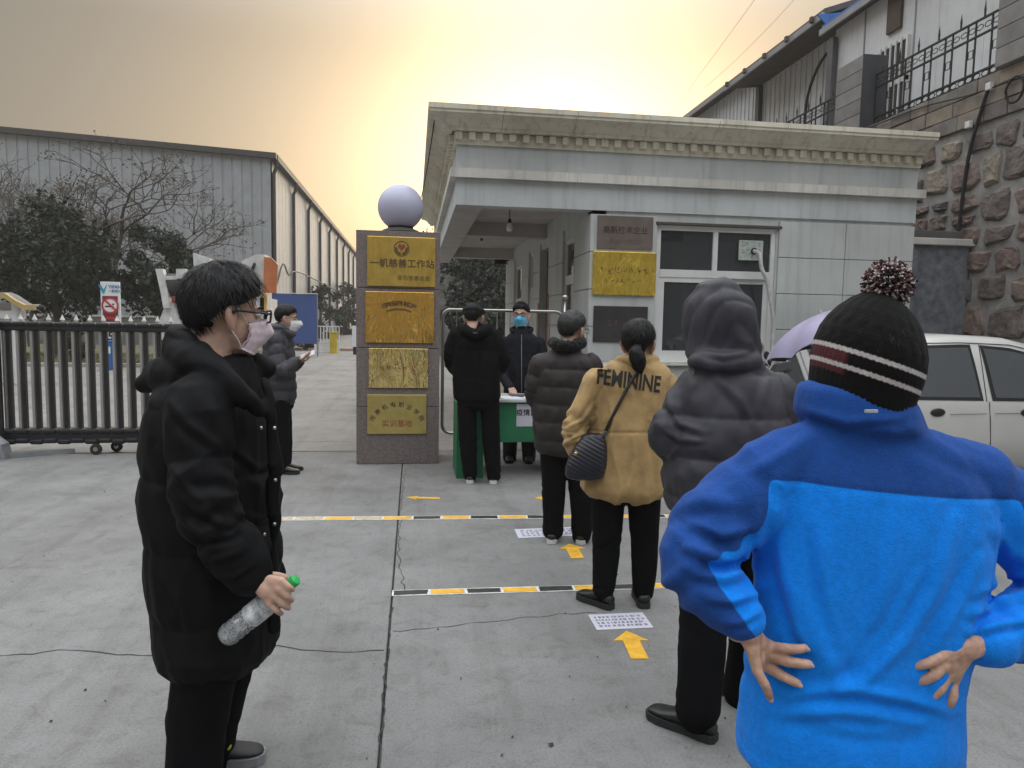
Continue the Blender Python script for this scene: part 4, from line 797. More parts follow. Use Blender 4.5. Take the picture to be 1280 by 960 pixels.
def crown_pts(c, r, n, rnd, clumps=26, hole=.35):
    """leaf positions gathered in clumps over an uneven crown"""
    cs = []
    for i in range(clumps):
        d = Vector((rnd.gauss(0, 1), rnd.gauss(0, 1), rnd.gauss(0, .9))).normalized(); k = rnd.uniform(.45, 1.0) ** .6; cs.append((Vector((c[0] + d.x * r[0] * k, c[1] + d.y * r[1] * k, c[2] + d.z * r[2] * k)), rnd.uniform(.22, .42) * min(r)))
    out = []
    while len(out) < n:
        q, s = rnd.choice(cs); d = Vector((rnd.gauss(0, 1), rnd.gauss(0, 1), rnd.gauss(0, .8))); out.append(q + d.normalized() * s * rnd.random() ** .4)
    return out, cs
def leafy_tree(name, label, base, c, r, n, size, m, seed, cat='tree', clumps=26, group=None):
    rnd = random.Random(seed); t = thing(name, label, cat, base, group); pts, cs = crown_pts(c, r, n, rnd, clumps); mb = MB(); leaves(mb, pts, size, rnd); obj('crown', mb, m, t)
    tr = MB(); B = Vector(base); Cc = Vector(c); tr.tube([B, B.lerp(Cc, .45) + Vector((.1, 0, 0)), Cc], [.16 * r[2] / 2.2, .12 * r[2] / 2.2, .05])
    for q, s in cs[:12]: tr.tube([B.lerp(Cc, rnd.uniform(.35, .8)), q.lerp(Cc, .4), q], [.05, .035, .015], 5)
    obj('trunk', tr, M_bark, t); return t
def bare_tree(name, label, base, h, spread, seed, depth=7, lean=0.0, dry=260, group=None, r0=.13, wide=1.0):
    rnd = random.Random(seed); t = thing(name, label, 'tree', base, group); tr = MB(); tw = MB(); tips = []
    def grow(p, d, L, r_, k):
        n = 3; pts = [p]; q = p
        for i in range(n): d = (d + Vector((rnd.gauss(0, .13), rnd.gauss(0, .13), rnd.gauss(0, .08) + .03))).normalized(); q = q + d * (L / n); pts.append(q)
        (tr if k >= depth - 2 else tw).tube(pts, [r_, r_ * .9, r_ * .8, r_ * .68], 6 if k >= depth - 2 else (4 if k > 2 else 3), False)
        if k == 0: tips.append(q); return
        for i in range(rnd.choice((2, 2, 3)) if k < depth else 4):
            s = Vector((rnd.gauss(0, 1), rnd.gauss(0, 1), rnd.gauss(0, .45))).normalized(); nd = (d * rnd.uniform(.65, 1.0) + s * spread * rnd.uniform(.6, 1.15) + Vector((0, 0, .1))).normalized(); grow(q, nd, L * rnd.uniform(.68, .86), r_ * .685, k - 1)
        if k < depth and rnd.random() < .4: tips.append(q)
    grow(Vector(base), Vector((lean, 0, 1)).normalized(), h * .22, r0, depth)
    W_ = lambda p: (base[0] + (p[0] - base[0]) * wide, base[1] + (p[1] - base[1]) * wide, p[2])
    tr.v = [W_(p) for p in tr.v]; tw.v = [W_(p) for p in tw.v]; tips = [Vector(W_(p)) for p in tips]
    obj('trunk', tr, M_bark, t); obj('twigs', tw, M_twig, t); lf = MB(); leaves(lf, [rnd.choice(tips) + Vector((rnd.gauss(0, .07), rnd.gauss(0, .07), rnd.gauss(0, .07))) for _ in range(dry)], .06, rnd)
    obj('dry_leaves', lf, M_dry, t); return t
def crown_at(px, py, rx, ry, Y): c = oy(px, py, Y); s = (oy(px + rx, py, Y) - c).length; q = (oy(px, py - ry, Y) - c).length; return tuple(c), (s, s * .9, q)
c, r = crown_at(66, 334, 76, 76, 28); leafy_tree('evergreen_tree', 'broad dark evergreen tree standing behind the sliding gate', (c[0], c[1], 0), c, r, 13000, .10, M_ev, 1, clumps=52)
c, r = crown_at(200, 340, 50, 56, 29); leafy_tree('evergreen_tree', 'smaller dark evergreen tree beside the white crushing machine', (c[0], c[1], 0), c, r, 9000, .10, M_ev, 2, clumps=38)
b = oy(250, 440, 33); bare_tree('bare_tree', 'spreading bare tree with a few dry leaves above the white machine', (b.x, 33, 0), 10.8, .98, 5, 8, dry=2600, r0=.17, wide=1.3)
b = oy(40, 440, 36); bare_tree('bare_tree', 'bare tree rising behind the broad evergreen', (b.x, 36, 0), 8.9, .75, 9, 8, dry=260, r0=.15)
b = oy(-25, 440, 31); bare_tree('bare_tree', 'bare twiggy tree at the end of the warehouse wall', (b.x, 31, 0), 10.0, .6, 12, 7, dry=60, r0=.13)
c, r = crown_at(398, 400, 32, 45, 62); leafy_tree('evergreen_tree', 'rounded hazy tree behind the blue hoarding', (c[0], c[1], 0), c, r, 2600, .2, M_hz, 14, clumps=26)
c, r = crown_at(432, 392, 32, 34, 80); leafy_tree('evergreen_tree', 'farthest hazy tree along the warehouse side', (c[0], c[1], 0), c, r, 2400, .26, M_hz, 15, clumps=26)
c, r = crown_at(383, 424, 20, 15, 37); leafy_tree('clipped_bush', 'round clipped bush below the blue hoarding', (c[0], c[1], 0), c, r, 1800, .08, M_hedge, 16, 'bush')
c, r = crown_at(98, 428, 17, 26, 24.5); leafy_tree('clipped_bush', 'round clipped bush on the grass behind the gate', (c[0], c[1], 0), (c[0], c[1], max(c[2], r[2] * .9)), r, 1800, .06, M_hedge, 17, 'bush')
# wooded bank beyond the canopy
rnd = random.Random(44); wd = MB()
for i in range(74):
    y = rnd.uniform(26, 46); x = rnd.uniform(1.25, 8.5) * y / 30; zc = (y - 24) * .24 + rnd.uniform(.5, 2.6); rr = rnd.uniform(.9, 1.8); pts, _ = crown_pts((x, y, zc), (rr, rr, rr), 420, rnd, 9); leaves(wd, pts, .12, rnd)
tag(obj('wooded_bank', wd, M_hz, kind='stuff'), 'hazy wooded bank seen under the canopy behind the barrier', 'wood')
obj('bank', MB().prism([(1.2, 25, -.03), (1.2, 48, 6.5), (1.2, 48, -.03)], (30, 0, 0)), mat('bank_soil', (.075, .075, .06), .95, var=.3, vscale=1.5, bump=.5, bscale=6), kind='structure')
# grass strip with kerb
obj('kerb', MB().bbox(-60, -7.1, 23.0, 23.18, -.02, .12, .02), mat('kerb_stone', (.33, .32, .30), .9), kind='structure')
obj('lawn', MB().box(-60, -7.15, 23.18, WY, -.02, .08), mat('dry_lawn', (.20, .18, .10), .95, var=.3, vscale=3), kind='structure')
gr = MB()
for i in range(9000):
    x = rnd.uniform(-19, -7.2); y = 23.2 + 6 * rnd.random() ** 1.6; h = rnd.uniform(.05, .13); a = rnd.uniform(0, 6.28); dx, dy = math.cos(a) * .02, math.sin(a) * .02
    gr.add([(x - dx, y - dy, .08), (x + dx, y + dy, .08), (x + rnd.uniform(-.04, .04), y + rnd.uniform(-.04, .04), .08 + h)], [(0, 1, 2)])
tag(obj('grass', gr, mat('dry_grass', (.17, .165, .075), .9, var=.35, vscale=2), kind='stuff'), 'dry yellow green grass on the strip behind the gate', 'grass')
# ================================================================== courtyard things
M_sblue = mat('sign_blue', (.02, .13, .38), .5, var=.05); M_maroon = mat('sign_maroon', (.16, .02, .035), .5); M_signred = mat('sign_red', (.5, .03, .03), .5); M_signw = mat('sign_white', (.68, .69, .70), .45, var=.04); M_black = mat('sign_black', (.02, .02, .02), .6)
QY = 22.2; a, b = oy(125, 352, QY), oy(151, 420, QY); sx, sw_ = (a.x + b.x) / 2, (b.x - a.x) / 2
sgn = thing('courtyard_sign', 'tall white sign board with no smoking disc and a 5 speed limit', 'sign', (sx, QY, 0))
obj('board', MB().bbox(a.x, b.x, QY, QY + .08, 1.0, a.z, .01), M_signw, sgn)
nz = oy(138, 382, QY - .01).z; obj('warning_panel', MB().box(sx - sw_ * .8, sx + sw_ * .8, QY - .012, QY - .002, oy(138, 402, QY).z, oy(138, 370, QY).z), M_maroon, sgn)
dc = MB().lathe([(.24, 0), (.24, .008)], (sx, QY - .013, nz), (0, -1, 0), 28); d = obj('disc', dc, M_signw, sgn)
rg = MB(); ring(rg, Vector((sx, 0, nz)), .185, .24, QY - .022); rg.prism([(sx - .15, QY - .0255, nz + .13), (sx - .11, QY - .0255, nz + .17), (sx + .17, QY - .0255, nz - .11), (sx + .13, QY - .0255, nz - .15)], (0, -.004, 0)); obj('prohibition_ring', rg, M_signred, d)
obj('cigarette_mark', MB().box(sx - .14, sx + .10, QY - .0235, QY - .022, nz - .05, nz - .005).box(sx + .05, sx + .12, QY - .0235, QY - .022, nz + .02, nz + .06), M_black, d)
lz = oy(138, 361, QY).z; obj('logo_mark', MB().prism([(sx - .32, QY - .004, lz + .12), (sx - .25, QY - .004, lz + .12), (sx - .17, QY - .004, lz - .02), (sx - .06, QY - .004, lz + .15), (sx - .15, QY - .004, lz - .14), (sx - .2, QY - .004, lz - .14)], (0, -.006, 0)), mat('logo_cyan', (.02, .28, .42), .5), sgn)
put_text('lettering', 'YIFAN', .125, (sx + .14, QY - .006, lz + .055), sgn, mat('logo_blue', (.05, .2, .36), .5), bold=.004); put_text('lettering', '一帆机械', .095, (sx + .14, QY - .006, lz - .07), sgn, mat('logo_blue', (.05, .2, .36), .5), bold=.002)
z5 = oy(138, 419, QY).z; d5 = obj('speed_disc', MB().lathe([(.27, 0), (.27, .01)], (sx, QY - .02, z5 - .02), (0, -1, 0), 28), M_signw, sgn); put_text('lettering', '5', .36, (sx, QY - .0325, z5 - .04), d5, M_black, bold=.012)
rg = MB(); ring(rg, Vector((sx, 0, oy(138, 408, QY).z - .05)), .26, .33, QY - .0315, math.radians(30), math.radians(150), 14); obj('red_rim', rg, M_signred, sgn)
for dx_ in (-.25, .25): obj('leg', MB().tube([(sx + dx_, QY + .04, .0), (sx + dx_, QY + .04, 1.0)], .03), M_grey_metal, sgn)
bn = thing('blue_bin', 'blue plastic bin standing at the foot of the white sign', 'bin', (sx + .05, QY - .25, 0)); bz = oy(140, 428, QY - .25).z
obj('body', MB().bbox(sx - .18, sx + .16, QY - .42, QY - .1, .0, bz, .03), M_sblue, bn); obj('label_sheet', MB().box(sx + .02, sx + .13, QY - .426, QY - .421, bz * .6, bz * .85), M_signw, bn); obj('lid', MB().bbox(sx - .2, sx + .18, QY - .44, QY - .08, bz + .001, bz + .06, .02), M_sblue, bn)
# white mobile crusher
KY = 21.0; M_mw = mat('machine_white', (.58, .58, .57), .45, var=.12, vscale=4); M_mo = mat('machine_orange', (.50, .16, .055), .55, var=.15); M_md = mat('machine_dark', (.05, .047, .045), .7, var=.2)
def K(px, py, dy=0): return oy(px, py, KY + dy)
mac = thing('mobile_crusher', 'white mobile crushing machine with dark drum and orange side panels', 'machine', (K(270, 440).x, KY, 0))
def poly(name, pix, dy, th, m, par=mac): return obj(name, MB().prism([tuple(K(x, y, dy)) for x, y in pix], (0, th, 0)), m, par)
poly('chassis', [(197, 408), (345, 408), (345, 425), (197, 425)], .2, 2.0, M_mw)
poly('hopper_base', [(208, 378), (240, 372), (330, 372), (330, 408), (196, 408)], .1, 2.0, M_mw)
poly('side_frame', [(194, 336), (203, 336), (209, 362), (212, 385), (204, 385), (200, 362)], -.05, .25, M_mw); poly('side_frame', [(194, 336), (203, 336), (209, 362), (212, 385), (204, 385), (200, 362)], 1.7, .25, M_mw)
dA, dB = K(203, 357, .3), K(300, 355, .3); obj('drum', MB().tube([dA, dB], .33, 20), M_md, mac, smooth=True)
dm = K(215, 373, .1); obj('belt_guard', MB().bbox(dm.x, K(300, 373).x, KY + .05, KY + .2, K(215, 378).z, K(215, 370).z, .02), mat('machine_red', (.22, .05, .04), .6), mac)
poly('conveyor_deck', [(203, 350), (300, 346), (300, 341), (203, 345)], .0, 1.6, M_mw)
poly('control_box', [(220, 336), (232, 336), (232, 348), (220, 348)], -.05, .4, M_mw)
poly('hopper_side', [(241, 316), (262, 324), (262, 348), (243, 344)], .2, .08, M_mw); poly('hopper_side', [(243, 316), (266, 324), (262, 348), (243, 344)], 1.6, .08, M_mw)
poly('orange_guard', [(268, 323), (302, 332), (302, 345), (268, 345)], .3, .1, M_mo); poly('dark_opening', [(280, 331), (301, 331), (301, 343), (280, 343)], .27, .02, M_md)
poly('upright', [(302, 326), (320, 318), (331, 318), (333, 430), (322, 430), (306, 352)], .3, .9, M_mw); poly('orange_panel', [(330, 321), (339, 322), (347, 331), (345, 366), (329, 366)], .15, .12, M_mo)
obj('hydraulic_hose', MB().limb([K(318, 330, .25), K(314, 344, .2), K(320, 356, .2), K(316, 370, .25)], [.04] * 4), M_rubber, mac, smooth=True)
poly('yellow_post', [(325, 368), (333, 368), (333, 425), (325, 425)], .1, .12, mat('machine_yellow', (.55, .3, .06), .5))
for px in (215, 300, 330):
    c = K(px, 425, .5); cz = c.z; obj('support_leg', MB().bbox(c.x - .08, c.x + .08, KY + .4, KY + .6, .0, cz + .1, .01), M_mw, mac)
for px in (245, 275):
    c = K(px, 430, .35); w = obj('wheel', MB().lathe([(.3, -.14), (.45, -.13), (.5, 0), (.45, .13), (.3, .14)], (c.x, KY + .25, .5), (0, 1, 0), 24), M_rubber, mac, smooth=True); obj('rim', MB().lathe([(.27, -.15), (.27, .1)], (c.x, KY + .25, .5), (0, 1, 0), 16), M_mw, w)
# blue hoarding, low railing, yellow post, gate box
HY = 31.0; a, b = oy(336, 367, HY), oy(397, 430, HY); hd = thing('blue_hoarding', 'plain blue hoarding panel on two posts in the courtyard', 'hoarding', ((a.x + b.x) / 2, HY, 0)); obj('panel', MB().bbox(a.x, b.x, HY, HY + .05, b.z, a.z, .01), mat('hoarding_blue', (.045, .085, .26), .6, var=.08, vscale=1.5), hd); obj('frame', MB().tube([(a.x, HY - .0, 0), (a.x, HY - .0, a.z + .03), (b.x, HY, a.z + .03), (b.x, HY, 0)], .035), M_grey_metal, hd)
FY = 35.0; a, b = oy(393, 407, FY), oy(424, 434, FY); fr = thing('white_railing', 'short white railing beside the clipped bush', 'railing', ((a.x + b.x) / 2, FY, 0)); obj('rail', MB().box(a.x, b.x, FY - .03, FY + .03, a.z - .05, a.z).box(a.x, b.x, FY - .03, FY + .03, .45, .5), M_white, fr); obj('kick_panel', MB().box(a.x, b.x, FY - .01, FY + .01, .05, .45), M_white, fr)
for i in range(9): x = a.x + (b.x - a.x) * i / 8; obj('bar', MB().box(x - .02, x + .02, FY - .02, FY + .02, 0 if i in (0, 8) else .5, a.z - .05), M_white, fr)
a, b = oy(412, 416, 34), oy(421, 435, 34); tag(recentre(obj('bollard', MB().bbox(a.x, b.x, 34, 34.3, -.02, a.z, .04).bbox(a.x - .04, b.x + .04, 33.96, 34.34, -.02, .06, .01).bbox(a.x - .03, b.x + .03, 33.97, 34.33, a.z + .001, a.z + .05, .015), mat('bollard_yellow', (.55, .40, .03), .5))), 'square yellow bollard box in front of the white railing', 'bollard')
a, b = oy(440, 407, 33), oy(447, 436, 33); o = thing('card_terminal', 'slim white terminal box on a stand far in the courtyard', 'terminal', ((a.x + b.x) / 2, 33, 0)); obj('box', MB().bbox(a.x, b.x, 33, 33.2, .35, a.z, .02), M_signw, o); obj('stand', MB().box(a.x + .04, b.x - .04, 33.05, 33.15, -.02, .35).box(a.x, b.x, 33, 33.2, a.z + .001, a.z + .06), M_black, o)
obj('kerb', MB().bbox(-6.9, 1.0, 36.6, 36.8, -.02, .14, .02), mat('pink_kerb', (.34, .24, .2), .9), kind='structure')
lw = MB(); lw.bbox(-30, wx - 1.2, WY - 5.0, WY - 4.7, 0, 1.5, .02); o = recentre(obj('low_wall', lw, mat('low_wall_grey', (.24, .24, .24), .9, var=.12))); tag(o, 'long low grey wall between the trees and the warehouse', 'wall'); obj('coping', MB().bbox(-30, wx - 1.15, WY - 5.05, WY - 4.65, 1.502, 1.6, .02), M_ledge, o)
# pavilion roof beyond the left end of the gate
VY = 17.0; pv = thing('pavilion', 'small pavilion with an upswept yellow tiled eave behind the gate end', 'pavilion', (oy(-30, 420, VY).x, VY + 1, 0))
ec_ = [oy(-60, 372, VY), oy(-20, 366, VY), oy(5, 366, VY), oy(18, 375, VY), oy(30, 381, VY), oy(42, 381, VY)]
for dy in (0,):
    obj('eave', MB().prism([tuple(p + Vector((0, dy, 0))) for p in ec_] + [tuple(p + Vector((0, dy, -.12))) for p in ec_[::-1]], (0, .12, 0)), mat('yellow_tile', (.42, .31, .12), .6, var=.15), pv)
rf = MB(); v = [tuple(p + Vector((0, d_, -.06 + h_))) for d_, h_ in ((.05, 0), (.3, .08), (.6, .02)) for p in ec_]; k = len(ec_); rf.add(v, [(i * k + j, i * k + j + 1, (i + 1) * k + j + 1, (i + 1) * k + j) for i in range(2) for j in range(k - 1)]); obj('roof', rf, mat('grey_tile', (.2, .19, .18), .8), pv)
for x in (-55, 12):
    for d_ in (.3,): c = oy(x, 400, VY); obj('column', MB().tube([(c.x, VY + d_, 0), (c.x, VY + d_, ec_[1].z - .1)], .1, 12), M_signw, pv)
obj('beam', MB().box(ec_[0].x, oy(22, 390, VY).x, VY + .25, VY + .35, oy(0, 398, VY).z, oy(0, 388, VY).z), M_signw, pv)
obj('back_wall', MB().box(ec_[0].x, oy(12, 390, VY).x, VY + .5, VY + .6, 0, ec_[1].z - .2), M_white, pv)
# overhead wires
for i, (p, q, lab) in enumerate(((oy(548, 140, 8.0) + Vector((-.03, 0, 0)), od(520, 262, 16), 'thin wire hanging from the corner of the gatehouse cornice'), (od(1000, -80, 30), od(790, 200, 60), 'faint overhead wire crossing the bright sky'), (od(1045, -60, 30), od(880, 110, 45), 'second faint overhead wire in the bright sky'))):
    pts = [p.lerp(q, t) + Vector((0, 0, -.5 * (1 - (2 * t - 1) ** 2) * (.6 if i else .5))) for t in np.linspace(0, 1, 12)]; tag(recentre(obj('overhead_wire', MB().tube(pts, .007 if i == 0 else .011, 4), M_rubber)), lab, 'wire')
# things across the road behind the viewer, which the brass plates and panes mirror
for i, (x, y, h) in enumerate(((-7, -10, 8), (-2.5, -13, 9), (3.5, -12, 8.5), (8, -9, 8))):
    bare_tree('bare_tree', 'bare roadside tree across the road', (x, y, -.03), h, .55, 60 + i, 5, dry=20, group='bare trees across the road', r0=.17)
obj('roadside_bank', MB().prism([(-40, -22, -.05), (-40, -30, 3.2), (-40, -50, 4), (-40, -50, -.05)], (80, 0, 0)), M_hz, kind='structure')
# ================================================================== people
M_skin = mat('skin', (.53, .335, .25), .55, var=.10, vscale=18, bump=.12, bscale=240, bdist=.002, spec=.35, sss=.12)
M_skin2 = mat('skin_pale', (.52, .32, .235), .55, var=.08, vscale=18, bump=.1, bscale=240, bdist=.002, spec=.35, sss=.12)
M_hair = mat('black_hair', (.008, .007, .0068), .55, spec=.25, var=.3, vscale=60, bump=.6, bscale=150, stretch=(1, 1, .25), bdist=.004)
M_hair2 = mat('greying_hair', (.014, .013, .0125), .55, var=.4, vscale=90, bump=.5, bscale=150, stretch=(1, 1, .25), bdist=.004)
def cloth_mat(name, c, rough=.8, sheen=.0, bump=.25, bs=320, var=.12, vs=5, spec=.3): return mat(name, c, rough, var=var, vscale=vs, bump=bump, bscale=bs, bdist=.003, sheen=sheen, spec=spec)
M_parka = cloth_mat('black_parka', (.0045, .0045, .005), .7, spec=.16); M_trous = cloth_mat('black_trousers', (.0055, .0055, .0062), .85, spec=.1); M_trous2 = cloth_mat('charcoal_trousers', (.014, .0135, .014), .85)
M_brownp = cloth_mat('brown_puffer', (.027, .021, .021), .6); M_greyp = cloth_mat('slate_puffer', (.055, .054, .064), .6, var=.25, vs=3); M_hoodp = cloth_mat('charcoal_puffer', (.046, .044, .053), .6, var=.22, vs=5, spec=.35)
M_tan = cloth_mat('tan_corduroy', (.40, .265, .115), .85, .1, .5, 180, .14, 9); M_navy = cloth_mat('guard_jacket', (.009, .0095, .013), .75, spec=.2); M_blackj = cloth_mat('black_jacket', (.006, .006, .0065), .8, spec=.1)
M_jeans = cloth_mat('dark_jeans', (.015, .02, .035), .85); M_shoe = mat('black_leather', (.012, .012, .012), .45, var=.2, vscale=20); M_sole = mat('white_sole', (.6, .6, .6), .7); M_bsole = mat('black_sole', (.02, .02, .02), .9)
class Fig:
    """a person seen at distance d; face = compass of the body: 0 looks away from the viewer, 90 to the right, 180 at the viewer"""
    def __init__(s, d, face, label, base_px, group=None):
        s.d = d; s.fw = s.dirn(face); s.lf = UP.cross(s.fw); p = od(*base_px, d)
        s.root = thing('person', label, 'person', (p.x, p.y, 0), group)
    @staticmethod
    def dirn(a): a = math.radians(a); return FH * math.cos(a) + CR * math.sin(a)
    def J(s, px, py, dd=0): return od(px, py, s.d + dd)
    def ring(s, px, py, hw, hd, dd=0): return (s.J(px, py, dd), s.lf * hw, s.fw * hd)
def crease(co, sc, seed):
    w = np.stack([vnoise(co * 3.1, seed + 21), vnoise(co * 3.1, seed + 22), vnoise(co * 3.1, seed + 23)], 1); return (1 - np.abs(vnoise(co * sc + .55 * w, seed))) ** 3
def seg_info(co, line):
    """distance to a polyline, arc length along it and radial vector"""
    L = [np.array(p, float) for p in line]; best = np.full(len(co), 1e9); s = np.zeros(len(co)); rad = np.zeros((len(co), 3)); acc = 0; which = np.zeros(len(co), int)
    for i in range(len(L) - 1):
        a, b = L[i], L[i + 1]; ab = b - a; ln = np.linalg.norm(ab); t = np.clip(((co - a) @ ab) / ln ** 2, 0, 1); q = a + t[:, None] * ab; d = np.linalg.norm(co - q, axis=1); k = d < best
        best[k] = d[k]; s[k] = acc + t[k] * ln; rad[k] = (co - q)[k]; which[k] = i; acc += ln
    return best, s, rad, which
def drape(me, amp=.006, sc=(7, 7, 2.6), seed=0, quilt=None, qamp=.012, arms=(), arm_r=.1, elbow=.007, top=None):
    """cloth relief: long soft folds, quilted chambers, creases gathered at the elbows"""
    co = getco(me); no = getno(me); d = amp * (1.5 * crease(co, np.array(sc), seed) + .6 * crease(co, np.array(sc) * 2.1, seed + 3) + .4 * fbm(co * np.array(sc) * 2.3, seed + 6) - .7); ph = co[:, 2] + .012 * vnoise(co * 6, seed + 9); wa = np.zeros(len(co))
    for A in arms:
        dist, s, rad, wh = seg_info(co, A); w = sstep(arm_r * 1.35, arm_r * .95, dist); L1 = (Vector(A[1]) - Vector(A[0])).length
        g_ = np.exp(-((s - L1) / .10) ** 2); d = d + w * g_ * elbow * np.sin(s * 95 + 5 * vnoise(co * 9, seed + 5)) * (.4 + .6 * vnoise(co * 14, seed + 8))
        ph = np.where(w > .5, s + .010 * vnoise(co * 8, seed + 7) + .05, ph); wa = np.maximum(wa, w)
    if quilt:
        qa = qamp * (1 if top is None else sstep(top + .02, top - .04, co[:, 2])); pr = np.abs(np.sin(np.pi * ph / quilt)) ** .55; d = d + qa * (pr - 1) + .35 * qa * vnoise(co * 22, seed + 11) * (1 - pr * .6) + .0035 * vnoise(co * np.array((30, 30, 14)), seed + 12)
    else: d = d + .0022 * vnoise(co * np.array((26, 26, 11)), seed + 12)
    setco(me, co + no * d[:, None]); return me
def fold_strokes(me, strokes, front=True):
    """press single folds into a garment along given lines: (photo line, height in m, width in m)"""
    co = getco(me); no = getno(me); v = co - np.array(CAM); w = v @ np.array(_f); px = 640 + F * (v @ np.array(_r)) / w; py = 480 - F * (v @ np.array(_u)) / w; fc = sstep(-.05, .35, -(no * (v / np.linalg.norm(v, axis=1)[:, None])).sum(1)); k = w / F; d = np.zeros(len(co))
    for line, amp, wd in strokes:
        best = np.full(len(co), 1e9); sg = np.zeros(len(co)); tt = np.zeros(len(co)); n = len(line) - 1
        for i in range(n):
            a = np.array(line[i], float); ab = np.array(line[i + 1], float) - a; q = np.stack([px, py], 1) - a; t = np.clip((q @ ab) / (ab @ ab), 0, 1); r_ = q - t[:, None] * ab; dd = np.linalg.norm(r_, axis=1) * k; m_ = dd < best; best[m_] = dd[m_]; sg[m_] = np.sign(ab[0] * r_[:, 1] - ab[1] * r_[:, 0])[m_]; tt[m_] = ((i + t) / n)[m_]
        s_ = best * sg; env = np.sin(np.pi * np.clip(tt * .9 + .05, 0, 1)) ** .6; d = d + amp * env * (np.exp(-(s_ / wd) ** 2) - .75 * np.exp(-((s_ - 1.7 * wd) / wd) ** 2))
    setco(me, co + no * (d * fc)[:, None])
def wear(fig, name, mb, m, voxel=.009, sm=5, **k):
    me = remesh(mb, voxel, sm, name); drape(me, **k); return obj(name, me, m, fig.root), me
def trousers(fig, hips, knees, ankles, r, m, seed, voxel=.009, amp=.007, waist=None):
    mb = MB()
    for h, k, a in zip(hips, knees, ankles): mb.limb([h, k, a], [r[0], r[1], r[2]])
    if waist: mb.loft(waist)
    me = remesh(mb, voxel, 4, 'trousers'); co = getco(me); no = getno(me); d = amp * (ridged(co * np.array((8, 8, 5)), seed) * .6 + .5 * fbm(co * np.array((10, 10, 16)), seed + 2))
    for h, k, a in zip(hips, knees, ankles):
        dist, s, _, _ = seg_info(co, [h, k, a]); L1 = (Vector(k) - Vector(h)).length; L2 = (Vector(a) - Vector(k)).length; w = sstep(.14, .1, dist)
        d = d + w * (np.exp(-((s - L1) / .09) ** 2) * .005 + sstep(L1 + L2 * .7, L1 + L2, s) * .008) * np.sin(s * 62 + 9 * vnoise(co * 6, seed + 4)) * (.25 + .75 * vnoise(co * 8, seed + 6))
    setco(me, co + no * d[:, None]); return obj('trousers', me, m, fig.root)
def shoe(fig, p, heading, L=.275, m=None, ms=None, sole=.022, boot=.0):
    """p = ground point under the ankle"""
    h = Vector(heading); h.z = 0; h.normalize(); s = UP.cross(h); p = Vector((p[0], p[1], 0)); back = p - h * L * .27
    def R(t, w, z0, z1): return (back + h * (L * t) + UP * ((z0 + z1) / 2), s * w, UP * ((z1 - z0) / 2))
    mb = MB(); mb.loft([R(.03, .028, sole, .07), R(.14, .036, sole, .098), R(.32, .038, sole, .098), R(.52, .042, sole, .076), R(.74, .046, sole, .058), R(.90, .038, sole, .05), R(.975, .022, sole, .04)], n=18, p=2.6)
    mb.limb([p + UP * .06, p + UP * (.105 + boot)], [.04, .044])
    me = remesh(mb, .007, 3, 'shoe'); o = obj('shoe', me, m or M_shoe, fig.root)
    so = MB(); P = []
    for t, w in ((-.005, .018), (.05, .034), (.2, .039), (.4, .038), (.6, .045), (.78, .049), (.92, .042), (.995, .02)): P.append((t, w))
    poly = [back + h * L * t + s * w for t, w in P] + [back + h * L * t - s * w for t, w in P[::-1]]
    so.prism([(q.x, q.y, .003) for q in poly], (0, 0, sole)); obj('sole', so, ms or M_bsole, o); return o
